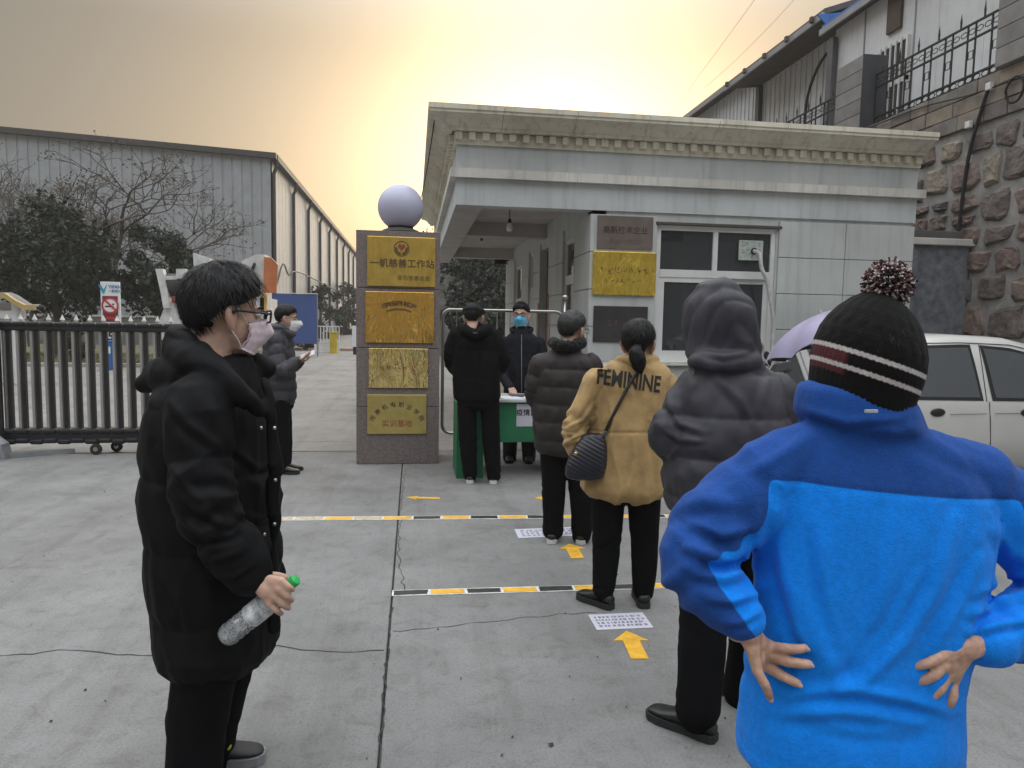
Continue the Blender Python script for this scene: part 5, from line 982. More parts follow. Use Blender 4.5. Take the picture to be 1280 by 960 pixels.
class Head:
    def __init__(s, fig, c, face, nod=0, k=1.0, roll=0):
        s.fig = fig; s.c = Vector(c); s.k = k; fw = Fig.dirn(face); s.y = (fw * math.cos(math.radians(nod)) + UP * math.sin(math.radians(nod))); s.x = fw.cross(UP); s.z = s.x.cross(s.y)
        if roll: a = math.radians(roll); s.x, s.z = s.x * math.cos(a) + s.z * math.sin(a), s.z * math.cos(a) - s.x * math.sin(a)
        s.ax = (s.x, s.y, s.z)
    def P(s, x, y, z): return s.c + (s.x * x + s.y * y + s.z * z) * s.k
    def ell(s, mb, c, r, nu=20, nv=14): mb.ell(s.P(*c), [q * s.k for q in r], s.ax, nu, nv)
    def skull(s, mb, neck_to, ears=True):
        e = s.ell; e(mb, (0, -.012, .03), (.074, .094, .084)); e(mb, (0, .022, -.03), (.063, .073, .078)); e(mb, (0, .036, -.08), (.048, .048, .034)); e(mb, (0, .070, -.098), (.022, .018, .018))
        e(mb, (0, .070, .024), (.052, .024, .013)); e(mb, (.034, .062, -.03), (.026, .026, .024)); e(mb, (-.034, .062, -.03), (.026, .026, .024)); e(mb, (0, .082, -.066), (.026, .016, .014))
        mb.limb([s.P(0, .088, .008), s.P(0, .103, -.022), s.P(0, .112, -.036)], [.008 * s.k, .010 * s.k, .0125 * s.k], 10)
        for q in (-1, 1) if ears else ():
            mb.limb([s.P(q * .074, .002, -.046), s.P(q * .086, -.010, -.022), s.P(q * .092, -.018, .008), s.P(q * .080, -.004, .020)], [.010, .012, .011, .008], 8); e(mb, (q * .074, .0, -.015), (.008, .013, .026), 10, 8)
        mb.limb([s.P(0, -.02, -.06), s.P(0, -.032, -.13), Vector(neck_to)], [.054 * s.k, .055 * s.k, .062 * s.k], 16)
    def eyes(s):
        for q in (-1, 1):
            o = obj('eye', MB().ell(s.P(q * .032, .078, .008), [.014 * s.k, .010 * s.k, .0055 * s.k], s.ax), mat('eye_white', (.55, .52, .5), .3), s.fig.root, smooth=True); obj('iris', MB().ell(s.P(q * .032, .0855, .008), [.0055 * s.k, .0035 * s.k, .0048 * s.k], s.ax), mat('iris', (.015, .01, .008), .2), o, smooth=True)
            obj('eyebrow', MB().limb([s.P(q * .015, .092, .026), s.P(q * .034, .088, .032), s.P(q * .052, .074, .026)], [.003 * s.k, .0042 * s.k, .002 * s.k], 8), M_hair, s.fig.root, smooth=True)
    def hair(s, m=None, thick=.016, low=-.52, fringe=.52, tufts=900, seed=0, side=-.10, n=64, length=.035, lift=.35):
        """short hair: one closed cap, thick inside the hairline, with strands laid along it from the crown"""
        nv = n // 2; V = []; N_ = []; K = []
        for i in range(nv + 1):
            t = math.pi * i / nv
            for j in range(n):
                w = 2 * math.pi * j / n; V.append((math.sin(t) * math.cos(w), math.sin(t) * math.sin(w), math.cos(t)))
        V = np.array(V); y = V[:, 1]; thr = np.interp(y, [-1, -.6, -.15, .2, .45, .62, .8, 1], [low, low + .04, side - .12, side, side + .12, fringe - .12, fringe, fringe + .02]) + .05 * vnoise(V * 9, seed)
        mk = sstep(-.05, .07, V[:, 2] - thr); tp = .45 + .55 * sstep(-.02, .45, V[:, 2] - thr); th = thick * tp * (1 + .20 * fbm(V * np.array((4, 4, 3)), seed + 2) + .10 * ridged(V * np.array((18, 18, 4)), seed + 4)) * (1 + .35 * np.clip(V[:, 2], 0, 1))
        base = np.array((.074, .094, .084)); st = np.sqrt(np.clip(1 - V[:, 2] ** 2, 1e-4, 1)); tg_ = np.where(V[:, 2] < 0, np.maximum(st, .98 + .20 * V[:, 2]), st); fx = 1 + (tg_ / st - 1) * sstep(-.2, -.65, V[:, 1] / st) * (V[:, 2] > -.97); VV = V * np.stack([fx, fx, np.ones(len(V))], 1); loc = VV * (base * (1 - .10 * (1 - mk))[:, None] + (mk * th)[:, None]) + np.array((0, -.012, .03))
        ax = np.array([s.x, s.y, s.z]); pts = np.array(s.c) + (loc * s.k) @ ax
        f = [(i * n + j, (i + 1) * n + j, (i + 1) * n + (j + 1) % n, i * n + (j + 1) % n) for i in range(nv) for j in range(n)]
        mb = MB().add(pts, f); rnd = random.Random(seed); idx = np.where((mk > .95) & (V[:, 2] - thr > .16))[0]; cr = np.array((.05, -.35, .93))
        for _ in range(tufts):
            i = int(rnd.choice(idx)); v = V[i]; tg = v * (v @ cr) - cr; tg = tg / max(np.linalg.norm(tg), 1e-5); tg = tg + np.array((rnd.gauss(0, .3), rnd.gauss(0, .3), rnd.gauss(0, .2))); nr = v / base; nr /= np.linalg.norm(nr); tg = tg - nr * (tg @ nr); tg /= max(np.linalg.norm(tg), 1e-5); sd = np.cross(tg, nr)
            L = length * rnd.uniform(.5, 1.2); w_ = .0010; p = loc[i] - nr * .003; q = p + tg * L * .5 + nr * L * .10; e = p + tg * L + nr * L * rnd.uniform(-.12, .16) * (1 + lift)
            ps = [p - sd * w_, p + sd * w_, q + sd * w_ * .8, q - sd * w_ * .8, e]; ps = [np.array(s.c) + (u_ * s.k) @ ax for u_ in ps]; mb.add(ps, [(0, 1, 2, 3), (3, 2, 4)])
        return obj('hair', mb.mesh('hair', True), m or M_hair, s.fig.root)
    def mask(s, m, cup=.0, straps=True, pleat=.0015):
        nu, nv = 22, 14; P_ = []; 
        for lay in (0, 1):
            for j in range(nv + 1):
                v = j / nv
                for i in range(nu + 1):
                    u = i / nu * 2 - 1; a = u * 1.28; z = -.112 + .112 * v - .022 * abs(u) ** 2 * (1 if v > .5 else -1) * abs(v - .5) * 2 * .8
                    x = .0725 * math.sin(a); y = .021 + .082 * math.cos(a) ** .9 + .030 * math.exp(-(a / .5) ** 2) * (math.exp(-((v - .68) / .30) ** 2) + cup) + .006 * math.sin(math.pi * v) + pleat * math.sin(v * 22) - .020 * (1 - v) ** 3 - lay * .0022
                    if v > .9: y -= .006 * (v - .9) * 10 * (1 - math.exp(-(a / .3) ** 2))
                    P_.append(s.P(x, y, z))
        q = (nu + 1) * (nv + 1); f = [(j * (nu + 1) + i, j * (nu + 1) + i + 1, (j + 1) * (nu + 1) + i + 1, (j + 1) * (nu + 1) + i) for j in range(nv) for i in range(nu)]; f += [tuple(q + k for k in r_[::-1]) for r_ in f]
        bd = [i for i in range(nu + 1)] + [(j + 1) * (nu + 1) - 1 for j in range(1, nv + 1)] + [nv * (nu + 1) + i for i in range(nu - 1, -1, -1)] + [j * (nu + 1) for j in range(nv - 1, 0, -1)]
        f += [(a, b, b + q, a + q) for a, b in zip(bd, bd[1:] + bd[:1])]
        o = obj('face_mask', MB().add(P_, f).mesh('face_mask', True), m, s.fig.root)
        if straps:
            for sg in (-1, 1):
                obj('ear_loop', MB().tube([s.P(sg * .066, .038, -.010), s.P(sg * .076, .022, .008), s.P(sg * .083, -.002, .026), s.P(sg * .088, -.016, .014)], .0016 * s.k, 6).tube([s.P(sg * .064, .036, -.095), s.P(sg * .074, .02, -.07), s.P(sg * .082, .0, -.048), s.P(sg * .087, -.014, -.028)], .0016 * s.k, 6), mat('ear_loop', (.7, .68, .68), .7), o)
        return o
    def glasses(s, r_=.0026):
        g_ = MB()
        for sg in (-1, 1):
            P_ = []
            for cx, cz, a0 in ((.020, .012, 0), (-.020, .012, 90), (-.020, -.010, 180), (.020, -.010, 270)):
                for i in range(4): a = math.radians(a0 + 30 * i); P_.append(s.P(sg * (.034 + cx + .006 * math.cos(a)), .113 - .006 * abs(cx + .02 * sg * sg) * 1.0 - .10 * max(0, abs(.034 + cx) - .03), .006 + cz + .006 * math.sin(a)))
            g_.tube(P_ + [P_[0], P_[1]], r_ * s.k, 6, False); g_.tube([s.P(sg * .058, .108, .014), s.P(sg * .074, .085, .014), s.P(sg * .082, .01, .012), s.P(sg * .083, -.02, -.004)], r_ * s.k, 6)
        g_.tube([s.P(-.010, .114, .010), s.P(0, .117, .012), s.P(.010, .114, .010)], r_ * s.k, 6); return obj('glasses', g_, mat('glasses_frame', (.012, .011, .012), .35), s.fig.root, smooth=True)
def fingers(mb, wrist, bases, tips, bulge, r=.0088, wr=.026, seg=4):
    """hand from its wrist, four knuckles and four fingertips (each finger its own bent chain); bulge lifts the middle joint"""
    for i, (b, t, q) in enumerate(zip(bases, tips, bulge)):
        rr = r * (.98, 1.03, 1.0, .88)[i % 4]; mb.limb([Vector(wrist), Vector(wrist).lerp(b, .6), Vector(b)], [wr * .62, .0125, rr * 1.2], 10)
        mb.ell(b, (rr * 1.3,) * 3, None, 10, 8)
        m1 = Vector(b).lerp(t, .42) + q; mb.ell(m1, (rr * 1.13,) * 3, None, 10, 8); m2 = Vector(b).lerp(t, .75) + q * .8; mb.limb([b, m1, m2, t], [rr * 1.12, rr * 1.06, rr * .97, rr * .85], 12)
    for a, c in zip(bases[:-1], bases[1:]): mb.limb([Vector(wrist).lerp(a, .4), Vector(wrist).lerp((Vector(a) + Vector(c)) / 2, .75), (Vector(a) + Vector(c)) / 2], [.016, .014, .0085], 10)
def hand(mb, w, fd, pn, th, curl=.5, k=1.0, spread=.1):
    """relaxed hand: w wrist, fd finger direction, pn palm normal, th thumb direction (all unit)"""
    fd, pn, th = Vector(fd).normalized(), Vector(pn).normalized(), Vector(th).normalized(); w = Vector(w); B = []; T = []; Q = []
    for i, (o, L) in enumerate(((.030, .072), (.010, .080), (-.010, .075), (-.029, .058))):
        b = w + fd * (.088 - .006 * abs(i - 1)) * k + th * o * k; c = curl * (1 + .12 * i); t = b + (fd * math.cos(c * 1.1) + pn * math.sin(c * 1.1) + th * spread * (1.2 - i * .8)).normalized() * L * k; B.append(b); T.append(t); Q.append(-pn * .012 * k * curl + fd * .010 * k * curl)
    fingers(mb, w, B, T, Q, .0085 * k); tb = w + fd * .03 * k + th * .03 * k; mb.limb([w + fd * .015 * k, tb, tb + (fd * .75 + th * .55 + pn * .3).normalized() * .035 * k, tb + (fd * .9 + th * .35 + pn * .45).normalized() * .062 * k], [.018 * k, .0145 * k, .0105 * k, .0085 * k], 12)
def inner_body(mb, fig, rings, arms, legs, f=.72):
    mb.loft([(c, Vector(a) * f, Vector(b) * f) for c, a, b in rings])
    for A in arms: mb.limb(A, [.042, .036, .028][:len(A)] if len(A) == 3 else [.04] * len(A))
    for h, k, a in legs: mb.limb([h, k, a, Vector((a.x, a.y, .06))], [.06, .045, .036, .034])
def collar(mb, pts, r): mb.limb(pts, [r] * len(pts), 12)
def wrap_mark(name, me, bv, m, parent, dirn, off=.003, cut=.02):
    """lay a flat text mesh (world coordinates in front of a garment) onto the garment"""
    bm = bmesh.new(); bm.from_mesh(me); bmesh.ops.triangulate(bm, faces=bm.faces[:])
    for _ in range(4):
        es = [e for e in bm.edges if e.calc_length() > cut]
        if not es: break
        bmesh.ops.subdivide_edges(bm, edges=es, cuts=1); bmesh.ops.triangulate(bm, faces=bm.faces[:])
    for v in bm.verts:
        h = bv.ray_cast(v.co - dirn * 1.0, dirn)
        if h[0] is not None: v.co = h[0] - dirn * off
    bm.to_mesh(me); bm.free(); me.materials.clear(); return obj(name, me, m, parent)
def flat_text(s, size, c, right, up, bold=0.0, w=None, h=None):
    me = text_mesh(s, size, 0, bold=bold)
    if w: q = getco(me); e_ = q.max(0) - q.min(0); q[:, 0] *= w / e_[0]; q[:, 1] = (q[:, 1] - (q[:, 1].max() + q[:, 1].min()) / 2) * h / e_[1]; setco(me, q)
    r_ = Vector(right).normalized(); u_ = Vector(up).normalized(); M4 = Matrix.Identity(4)
    for i, v in enumerate((r_, u_, r_.cross(u_))):
        for j in range(3): M4[j][i] = v[j]
    M4.translation = Vector(c); me.transform(M4); return me
# ---------------------------------------------------------------- 1 man in the black parka with a bottle
def man_parka():
    f = Fig(2.22, 103, 'man in a long black hooded parka holding a clear water bottle', (255, 900)); J = f.J
    R = [f.ring(281, 452, .08, .08), f.ring(274, 466, .13, .108), f.ring(268, 488, .205, .14), f.ring(265, 530, .23, .165), f.ring(266, 600, .23, .176), f.ring(268, 690, .23, .178), f.ring(272, 770, .225, .172), f.ring(276, 812, .22, .16)]
    A1 = [J(250, 505, -.19), J(258, 628, -.25), J(312, 712, -.215)]; A2 = [J(292, 505, .2), J(300, 625, .26), J(335, 715, .24)]
    H = Head(f, J(283, 393), 54, -6, 1.07); mb = MB()
    mb.loft(R, n=28); mb.limb(A1, [.09, .09, .068], 18); mb.limb(A2, [.09, .085, .064], 16)
    mb.limb([J(324, 512, -.13), J(290, 484, -.17), J(246, 448, -.13), J(226, 428, -.01), J(248, 430, .10), J(300, 446, .13), J(332, 462, .1)], [.030, .042, .055, .058, .05, .042, .032], 14)     # hood lying round the neck
    mb.limb([J(262, 475, -.14), J(216, 470, -.08), J(205, 470, .02), J(226, 465, .1)], [.045, .056, .056, .05], 14); mb.limb([J(204, 472, -.03), J(184, 480, -.03)], [.048, .03], 10)
    mb.limb([J(330, 475, -.08), J(340, 520, -.10), J(343, 640, -.09), J(342, 785, -.06)], [.020, .022, .022, .020], 10)     # front placket
    o, me = wear(f, 'parka', mb, M_parka, .0075, 5, amp=.010, sc=(6, 6, 3.2), seed=3, quilt=.215, qamp=.012, arms=[A1, A2], arm_r=.1, elbow=.010)
    fold_strokes(me, [([(200, 560), (225, 600), (262, 640)], .010, .012), ([(215, 610), (250, 640), (278, 655)], .012, .011), ([(228, 650), (258, 672), (290, 668)], .012, .010), ([(240, 690), (268, 700), (300, 690)], .010, .010), ([(210, 500), (235, 530), (275, 560)], .009, .014), ([(260, 720), (290, 722), (318, 706)], .007, .008), ([(205, 720), (230, 760), (240, 805)], .008, .014), ([(290, 560), (320, 585), (345, 580)], .008, .010), ([(295, 640), (325, 650), (345, 640)], .008, .010)]); bv = bvh(me)
    for px, py in ((340, 478), (343, 535), (344, 600), (343, 655), (326, 535), (330, 668)):
        d = ray(px, py).normalized(); h = bv.ray_cast(CAM, d)
        if h[0] is not None: obj('snap_button', MB().ell(h[0], (.0065, .0065, .0065)), M_steel, o, smooth=True)
    cuffd = (A1[2] - A1[1]).normalized(); hips = [J(262, 800, -.10), J(285, 800, .11)]; kn = [J(247, 905, -.09), J(268, 893, .12)]; an = [J(238, 1004, -.09), J(254, 984, .12)]
    trousers(f, hips, kn, an, (.105, .092, .08), M_trous, 5, waist=[f.ring(272, 770, .17, .13), f.ring(270, 815, .17, .14)])
    for a in an: shoe(f, (a.x, a.y), Fig.dirn(80), .29, mat('trainer_black', (.015, .015, .016), .6), mat('trainer_grey', (.25, .25, .26), .7), .03)
    ya = an[1]; obj('shoe_tongue', MB().limb([Vector((ya.x, ya.y, .085)) + f.fw * .045, Vector((ya.x, ya.y, .088)) + f.fw * .085], [.034, .028]), mat('trainer_yellow', (.55, .50, .03), .6), f.root, smooth=True); yb = an[0]; obj('shoe_tongue', MB().limb([Vector((yb.x, yb.y, .07)) + f.fw * .05, Vector((yb.x, yb.y, .11)) + f.fw * .055], [.03, .034]), mat('trainer_yellow', (.55, .50, .03), .6), f.root, smooth=True)
    # hand round the bottle
    hb = MB(); D = -.225; w = J(318, 720, D); bases = [J(352, 726, D - .028), J(349, 737, D - .032), J(344, 747, D - .032), J(337, 755, D - .028)]; tips = [J(366, 737, D + .01), J(365, 750, D + .012), J(361, 760, D + .012), J(352, 767, D + .012)]
    fingers(hb, w, bases, tips, [-FH * .016 + CR * .010] * 4, .0096, .032); hb.limb([w, J(330, 722, D + .01), J(344, 720, D + .03), J(356, 722, D + .045)], [.024, .018, .013, .011], 12); hb.limb([A1[2], w], [.04, .032], 12)
    hb.limb([w, J(334, 737, D - .012)], [.03, .03], 12)
    H.skull(hb, J(276, 462)); inner_body(hb, f, R, [A1, A2], list(zip(hips, kn, an)), .7); obj('body', remesh(hb, .0048, 2, 'body'), M_skin, f.root)
    H.hair(thick=.028, low=-.93, fringe=.36, side=-.05, tufts=2600, seed=4, n=96, length=.05, lift=-1.1)
    H.mask(mat('pink_mask', (.70, .56, .60), .8, var=.10, vscale=30), .15); H.glasses(.0032); H.eyes()
    # bottle
    a, b = J(280, 798, D + .026), J(374, 721, D + .014); ax = (b - a); L = ax.length; ax.normalize()
    bt = thing('water_bottle', 'clear plastic water bottle with a green cap in the parka man hand', 'bottle', a)
    pr = [(.020, .0), (.030, .006), (.034, .018)] + [(.0350 - .003 * (i % 2), .03 + i * .011) for i in range(11)] + [(.033, L * .62), (.026, L * .74), (.016, L * .84), (.0135, L * .88)]
    pm = glass_mat('clear_bottle', (.95, .97, .98), .05, (.8, .82, .83), .3); nt = pm.node_tree; nz_ = nt.nodes.new('ShaderNodeTexNoise'); nz_.inputs['Scale'].default_value = 34; nz_.inputs['Detail'].default_value = 5; nz_.inputs['Distortion'].default_value = 2.5; rr_ = nt.nodes.new('ShaderNodeMapRange'); rr_.inputs[1].default_value = .46; rr_.inputs[2].default_value = .66; rr_.inputs[3].default_value = .08; rr_.inputs[4].default_value = .75; nt.links.new(nz_.outputs[0], rr_.inputs[0]); nt.links.new(rr_.outputs[0], [n for n in nt.nodes if n.type == 'MIX_SHADER'][0].inputs[0])  # white noise swirls paint highlights into the clear plastic
    obj('shell', MB().lathe(pr, a, ax, 24), pm, bt, smooth=True); obj('cap', MB().lathe([(.0165, L * .885), (.0175, L * .89), (.0175, L * .955), (.015, L * .965), (.006, L * .97)], a, ax, 20), mat('green_cap', (.03, .42, .10), .4), bt); obj('label_band', MB().lathe([(.0352, L * .36), (.0352, L * .55)], a, ax, 24), mat('bottle_label', (.62, .64, .66), .4, var=.3, vscale=40), bt)
man_parka()
# ---------------------------------------------------------------- 2 man with a phone
def man_phone():
    f = Fig(7.12, 88, 'man in a slate grey puffer jacket and white mask holding a phone', (352, 560)); J = f.J
    R = [f.ring(352, 406, .065, .07), f.ring(350, 417, .16, .105), f.ring(348, 432, .21, .14), f.ring(348, 462, .21, .16), f.ring(349, 488, .2, .165), f.ring(350, 500, .195, .155)]
    A1 = [J(345, 425, -.18), J(350, 461, -.25), J(371, 451, -.2)]; A2 = [J(350, 425, .18), J(358, 461, .22), J(374, 452, .08)]; mb = MB(); mb.loft(R, n=24); mb.limb(A1, [.085, .08, .055]); mb.limb(A2, [.085, .075, .055])
    mb.limb([J(366, 418, -.06), J(352, 411, -.1), J(338, 412, -.06), J(336, 412, .04), J(352, 411, .1), J(366, 418, .06)], [.035, .05, .06, .06, .05, .035]); wear(f, 'puffer_jacket', mb, M_greyp, .011, 4, amp=.006, seed=31, quilt=.105, qamp=.013, arms=[A1, A2], arm_r=.085)
    hips = [J(350, 500, -.09), J(352, 500, .09)]; kn = [J(351, 545, -.09), J(355, 545, .09)]; an = [J(350, 586, -.1), J(355, 583, .08)]; trousers(f, hips, kn, an, (.10, .085, .07), M_trous, 33, .011, waist=[f.ring(351, 490, .14, .11), f.ring(351, 508, .15, .12)])
    for a in an: shoe(f, (a.x, a.y), f.fw, .27)
    b = MB(); H = Head(f, J(359, 398), 82, -8, 1.03); H.skull(b, J(352, 420)); hand(b, A1[2], (J(384, 446, -.2) - A1[2]), UP, FH, .55); hand(b, A2[2], (J(384, 450, .05) - A2[2]), UP, -FH, .6); inner_body(b, f, R, [A1, A2], list(zip(hips, kn, an)))
    obj('body', remesh(b, .0065, 2, 'body'), M_skin2, f.root); H.hair(thick=.02, low=-.85, fringe=.40, tufts=700, seed=35, lift=-.8); H.mask(mat('white_mask', (.74, .74, .75), .75, var=.04), .6); H.eyes()
    c = J(385, 444, -.12); ph = thing('mobile_phone', 'pale mobile phone held up by the man in the grey puffer jacket', 'phone', c); e1 = (CR * .86 + UP * .35).normalized(); e2 = (FH * .75 + UP * .66); e2 = (e2 - e1 * e2.dot(e1)).normalized(); e3 = e1.cross(e2)
    P = [c + e1 * u * .075 + e2 * v * .038 for u, v in ((-1, -1), (1, -1), (1, 1), (-1, 1))]; obj('case', MB().prism(P, e3 * .009), mat('phone_white', (.6, .6, .62), .3), ph); obj('screen', MB().prism([c + e1 * u * .070 + e2 * v * .034 - e3 * .0015 for u, v in ((-1, -1), (1, -1), (1, 1), (-1, 1))], e3 * .001), mat('phone_screen', (.03, .03, .035), .1), ph)
man_phone()
# ---------------------------------------------------------------- 3 man signing at the desk
def man_desk():
    f = Fig(6.78, 4, 'man in a black hooded jacket and black cap bending over the green desk', (603, 590)); J = f.J
    R = [f.ring(592, 404, .07, .07), f.ring(592, 411, .15, .1), f.ring(593, 421, .21, .125), f.ring(594, 440, .235, .145), f.ring(595, 470, .235, .15), f.ring(596, 498, .225, .15)]
    A1 = [J(571, 421), J(564, 449, .04), J(576, 468, .28)]; A2 = [J(616, 421), J(628, 453, .04), J(616, 470, .28)]; mb = MB(); mb.loft(R, n=24); mb.limb(A1, [.085, .078, .06]); mb.limb(A2, [.085, .078, .06])
    mb.limb([J(576, 410, .03), J(582, 413, -.1), J(594, 418, -.15), J(606, 413, -.1), J(611, 410, .03)], [.045, .055, .06, .055, .045]); o, me = wear(f, 'hooded_jacket', mb, M_blackj, .011, 4, amp=.008, seed=41, quilt=.26, qamp=.008, arms=[A1, A2], arm_r=.08)
    bv = bvh(me); h = bv.ray_cast(CAM, ray(594, 416).normalized())
    if h[0] is not None: obj('hood_badge', MB().box(h[0].x - .02, h[0].x + .02, h[0].y - .004, h[0].y + .002, h[0].z - .005, h[0].z + .005), M_steel, o)
    hips = [J(584, 497), J(611, 497)]; kn = [J(585, 550), J(614, 550)]; an = [J(588, 594), J(617, 594)]; trousers(f, hips, kn, an, (.10, .085, .07), M_trous, 43, .011, waist=[f.ring(597, 485, .16, .12), f.ring(597, 505, .17, .13)])
    for a in an: shoe(f, (a.x, a.y), f.fw, .27, M_shoe, M_sole, .035)
    b = MB(); H = Head(f, J(592, 397), 10, -12, 1.02); H.skull(b, J(592, 412)); hand(b, A1[2], FH * .8 - UP * .4, -UP, CR, .4); hand(b, A2[2], FH * .8 - UP * .4, -UP, -CR, .6); inner_body(b, f, R, [A1, A2], list(zip(hips, kn, an))); obj('body', remesh(b, .0065, 2, 'body'), M_skin, f.root)
    H.hair(thick=.018, low=-.85, tufts=500, seed=45, lift=-.8)
    cp = MB(); H.ell(cp, (0, -.012, .062), (.105, .122, .05)); H.ell(cp, (0, .09, .045), (.07, .05, .010)); H.ell(cp, (0, -.012, .035), (.096, .113, .022)); obj('flat_cap', drape(remesh(cp, .007, 3, 'flat_cap'), amp=.004, sc=(16, 16, 16), seed=46), cloth_mat('black_cap', (.012, .012, .012), .9), f.root)
    H.mask(MATS['white_mask'])
man_desk()
# ---------------------------------------------------------------- 4 guard facing us
def guard():
    f = Fig(7.92, 182, 'masked guard in a dark navy jacket and glasses standing behind the green desk', (650, 570)); J = f.J
    R = [f.ring(652, 411, .065, .065), f.ring(652, 418, .13, .085), f.ring(652, 426, .2, .11), f.ring(652, 450, .215, .125), f.ring(652, 485, .205, .125), f.ring(651, 512, .2, .125)]
    A1 = [J(674, 429), J(679, 461, -.04), J(668, 484, -.26)]; A2 = [J(630, 429), J(625, 461, -.04), J(637, 484, -.26)]; mb = MB(); mb.loft(R, n=24); mb.limb(A1, [.075, .066, .05]); mb.limb(A2, [.075, .066, .05])
    mb.limb([J(642, 414, -.05), J(640, 411, .04), J(652, 409, .08), J(664, 411, .04), J(662, 414, -.05)], [.022, .025, .025, .025, .022]); o, me = wear(f, 'guard_jacket', mb, M_navy, .010, 4, amp=.007, seed=51, arms=[A1, A2], arm_r=.07); bv = bvh(me)
    for px, py, w_ in ((640, 440, 8), (664, 440, 8)):
        h = bv.ray_cast(CAM, ray(px, py).normalized())
        if h[0] is not None: obj('pocket_flap', MB().bbox(h[0].x - .055, h[0].x + .055, h[0].y - .006, h[0].y + .012, h[0].z - .018, h[0].z + .018, .005), M_navy, o)
    obj('zip', MB().tube([J(652, 418, -.098), J(652, 450, -.135), J(652, 490, -.135)], .004, 6), M_grey_metal, o)
    hips = [J(641, 512), J(663, 512)]; kn = [J(638, 545), J(661, 545)]; an = [J(637, 573), J(661, 573)]; trousers(f, hips, kn, an, (.095, .085, .075), M_trous2, 53, .011, waist=[f.ring(652, 500, .15, .1), f.ring(652, 520, .16, .12)])
    for a in an: shoe(f, (a.x, a.y), f.fw, .27)
    b = MB(); H = Head(f, J(651, 394), 190, -3, 1.06); H.skull(b, J(652, 416)); hand(b, A1[2], -FH * .8 - UP * .3 - CR * .3, -UP, -CR, .35); hand(b, A2[2], -FH * .8 - UP * .3 + CR * .3, -UP, CR, .35); inner_body(b, f, R, [A1, A2], list(zip(hips, kn, an))); obj('body', remesh(b, .006, 2, 'body'), M_skin2, f.root)
    H.hair(thick=.02, low=-.7, fringe=.42, side=.05, tufts=700, seed=55); H.mask(mat('blue_mask', (.12, .42, .62), .75, var=.06), .1); H.glasses(.0022); H.eyes()
guard()
# ---------------------------------------------------------------- 5 man in the brown puffer coat
def man_brown():
    f = Fig(4.95, 12, 'man in a dark brown quilted coat with black collar queueing at the desk', (707, 650)); J = f.J
    R = [f.ring(709, 430, .075, .075), f.ring(707, 441, .135, .105), f.ring(705, 455, .205, .135), f.ring(705, 480, .232, .155), f.ring(705, 520, .226, .165), f.ring(704, 548, .215, .165), f.ring(704, 560, .208, .158)]
    A1 = [J(677, 456), J(669, 492, .03), J(684, 506, .22)]; A2 = [J(738, 456), J(752, 492, .03), J(738, 508, .22)]; mb = MB(); mb.loft(R, n=24); mb.limb(A1, [.085, .078, .06]); mb.limb(A2, [.085, .078, .06])
    o, me = wear(f, 'quilted_coat', mb, M_brownp, .0095, 4, amp=.006, seed=61, quilt=.125, qamp=.012, arms=[A1, A2], arm_r=.082)
    cb = MB(); cb.limb([J(696, 434, .09), J(691, 428, .0), J(698, 431, -.1), J(714, 432, -.115), J(727, 428, -.04), J(726, 431, .07)], [.032, .036, .038, .038, .036, .03]); obj('fur_collar', drape(remesh(cb, .007, 2, 'fur_collar'), amp=.006, sc=(40, 40, 40), seed=63), cloth_mat('black_fur', (.010, .0095, .0095), .95, .1), f.root)
    hips = [J(691, 556), J(722, 556)]; kn = [J(692, 615), J(726, 615)]; an = [J(691, 664), J(727, 668)]; trousers(f, hips, kn, an, (.095, .082, .072), M_trous, 65, .0095, waist=[f.ring(706, 545, .16, .12), f.ring(706, 565, .165, .125)])
    for a in an: shoe(f, (a.x, a.y), f.fw, .275, M_shoe, M_sole, .03)
    b = MB(); H = Head(f, J(716, 413), 42, -6, 1.0); H.skull(b, J(709, 438)); hand(b, A1[2], FH, -CR, UP, .5); hand(b, A2[2], FH, CR, UP, .5); inner_body(b, f, R, [A1, A2], list(zip(hips, kn, an))); obj('body', remesh(b, .006, 2, 'body'), M_skin, f.root)
    H.hair(M_hair2, thick=.021, low=-.93, fringe=.5, tufts=1400, seed=67, n=80, lift=-.9); H.mask(mat('pale_mask', (.66, .62, .63), .75, var=.05), .4); H.glasses(.002)
man_brown()
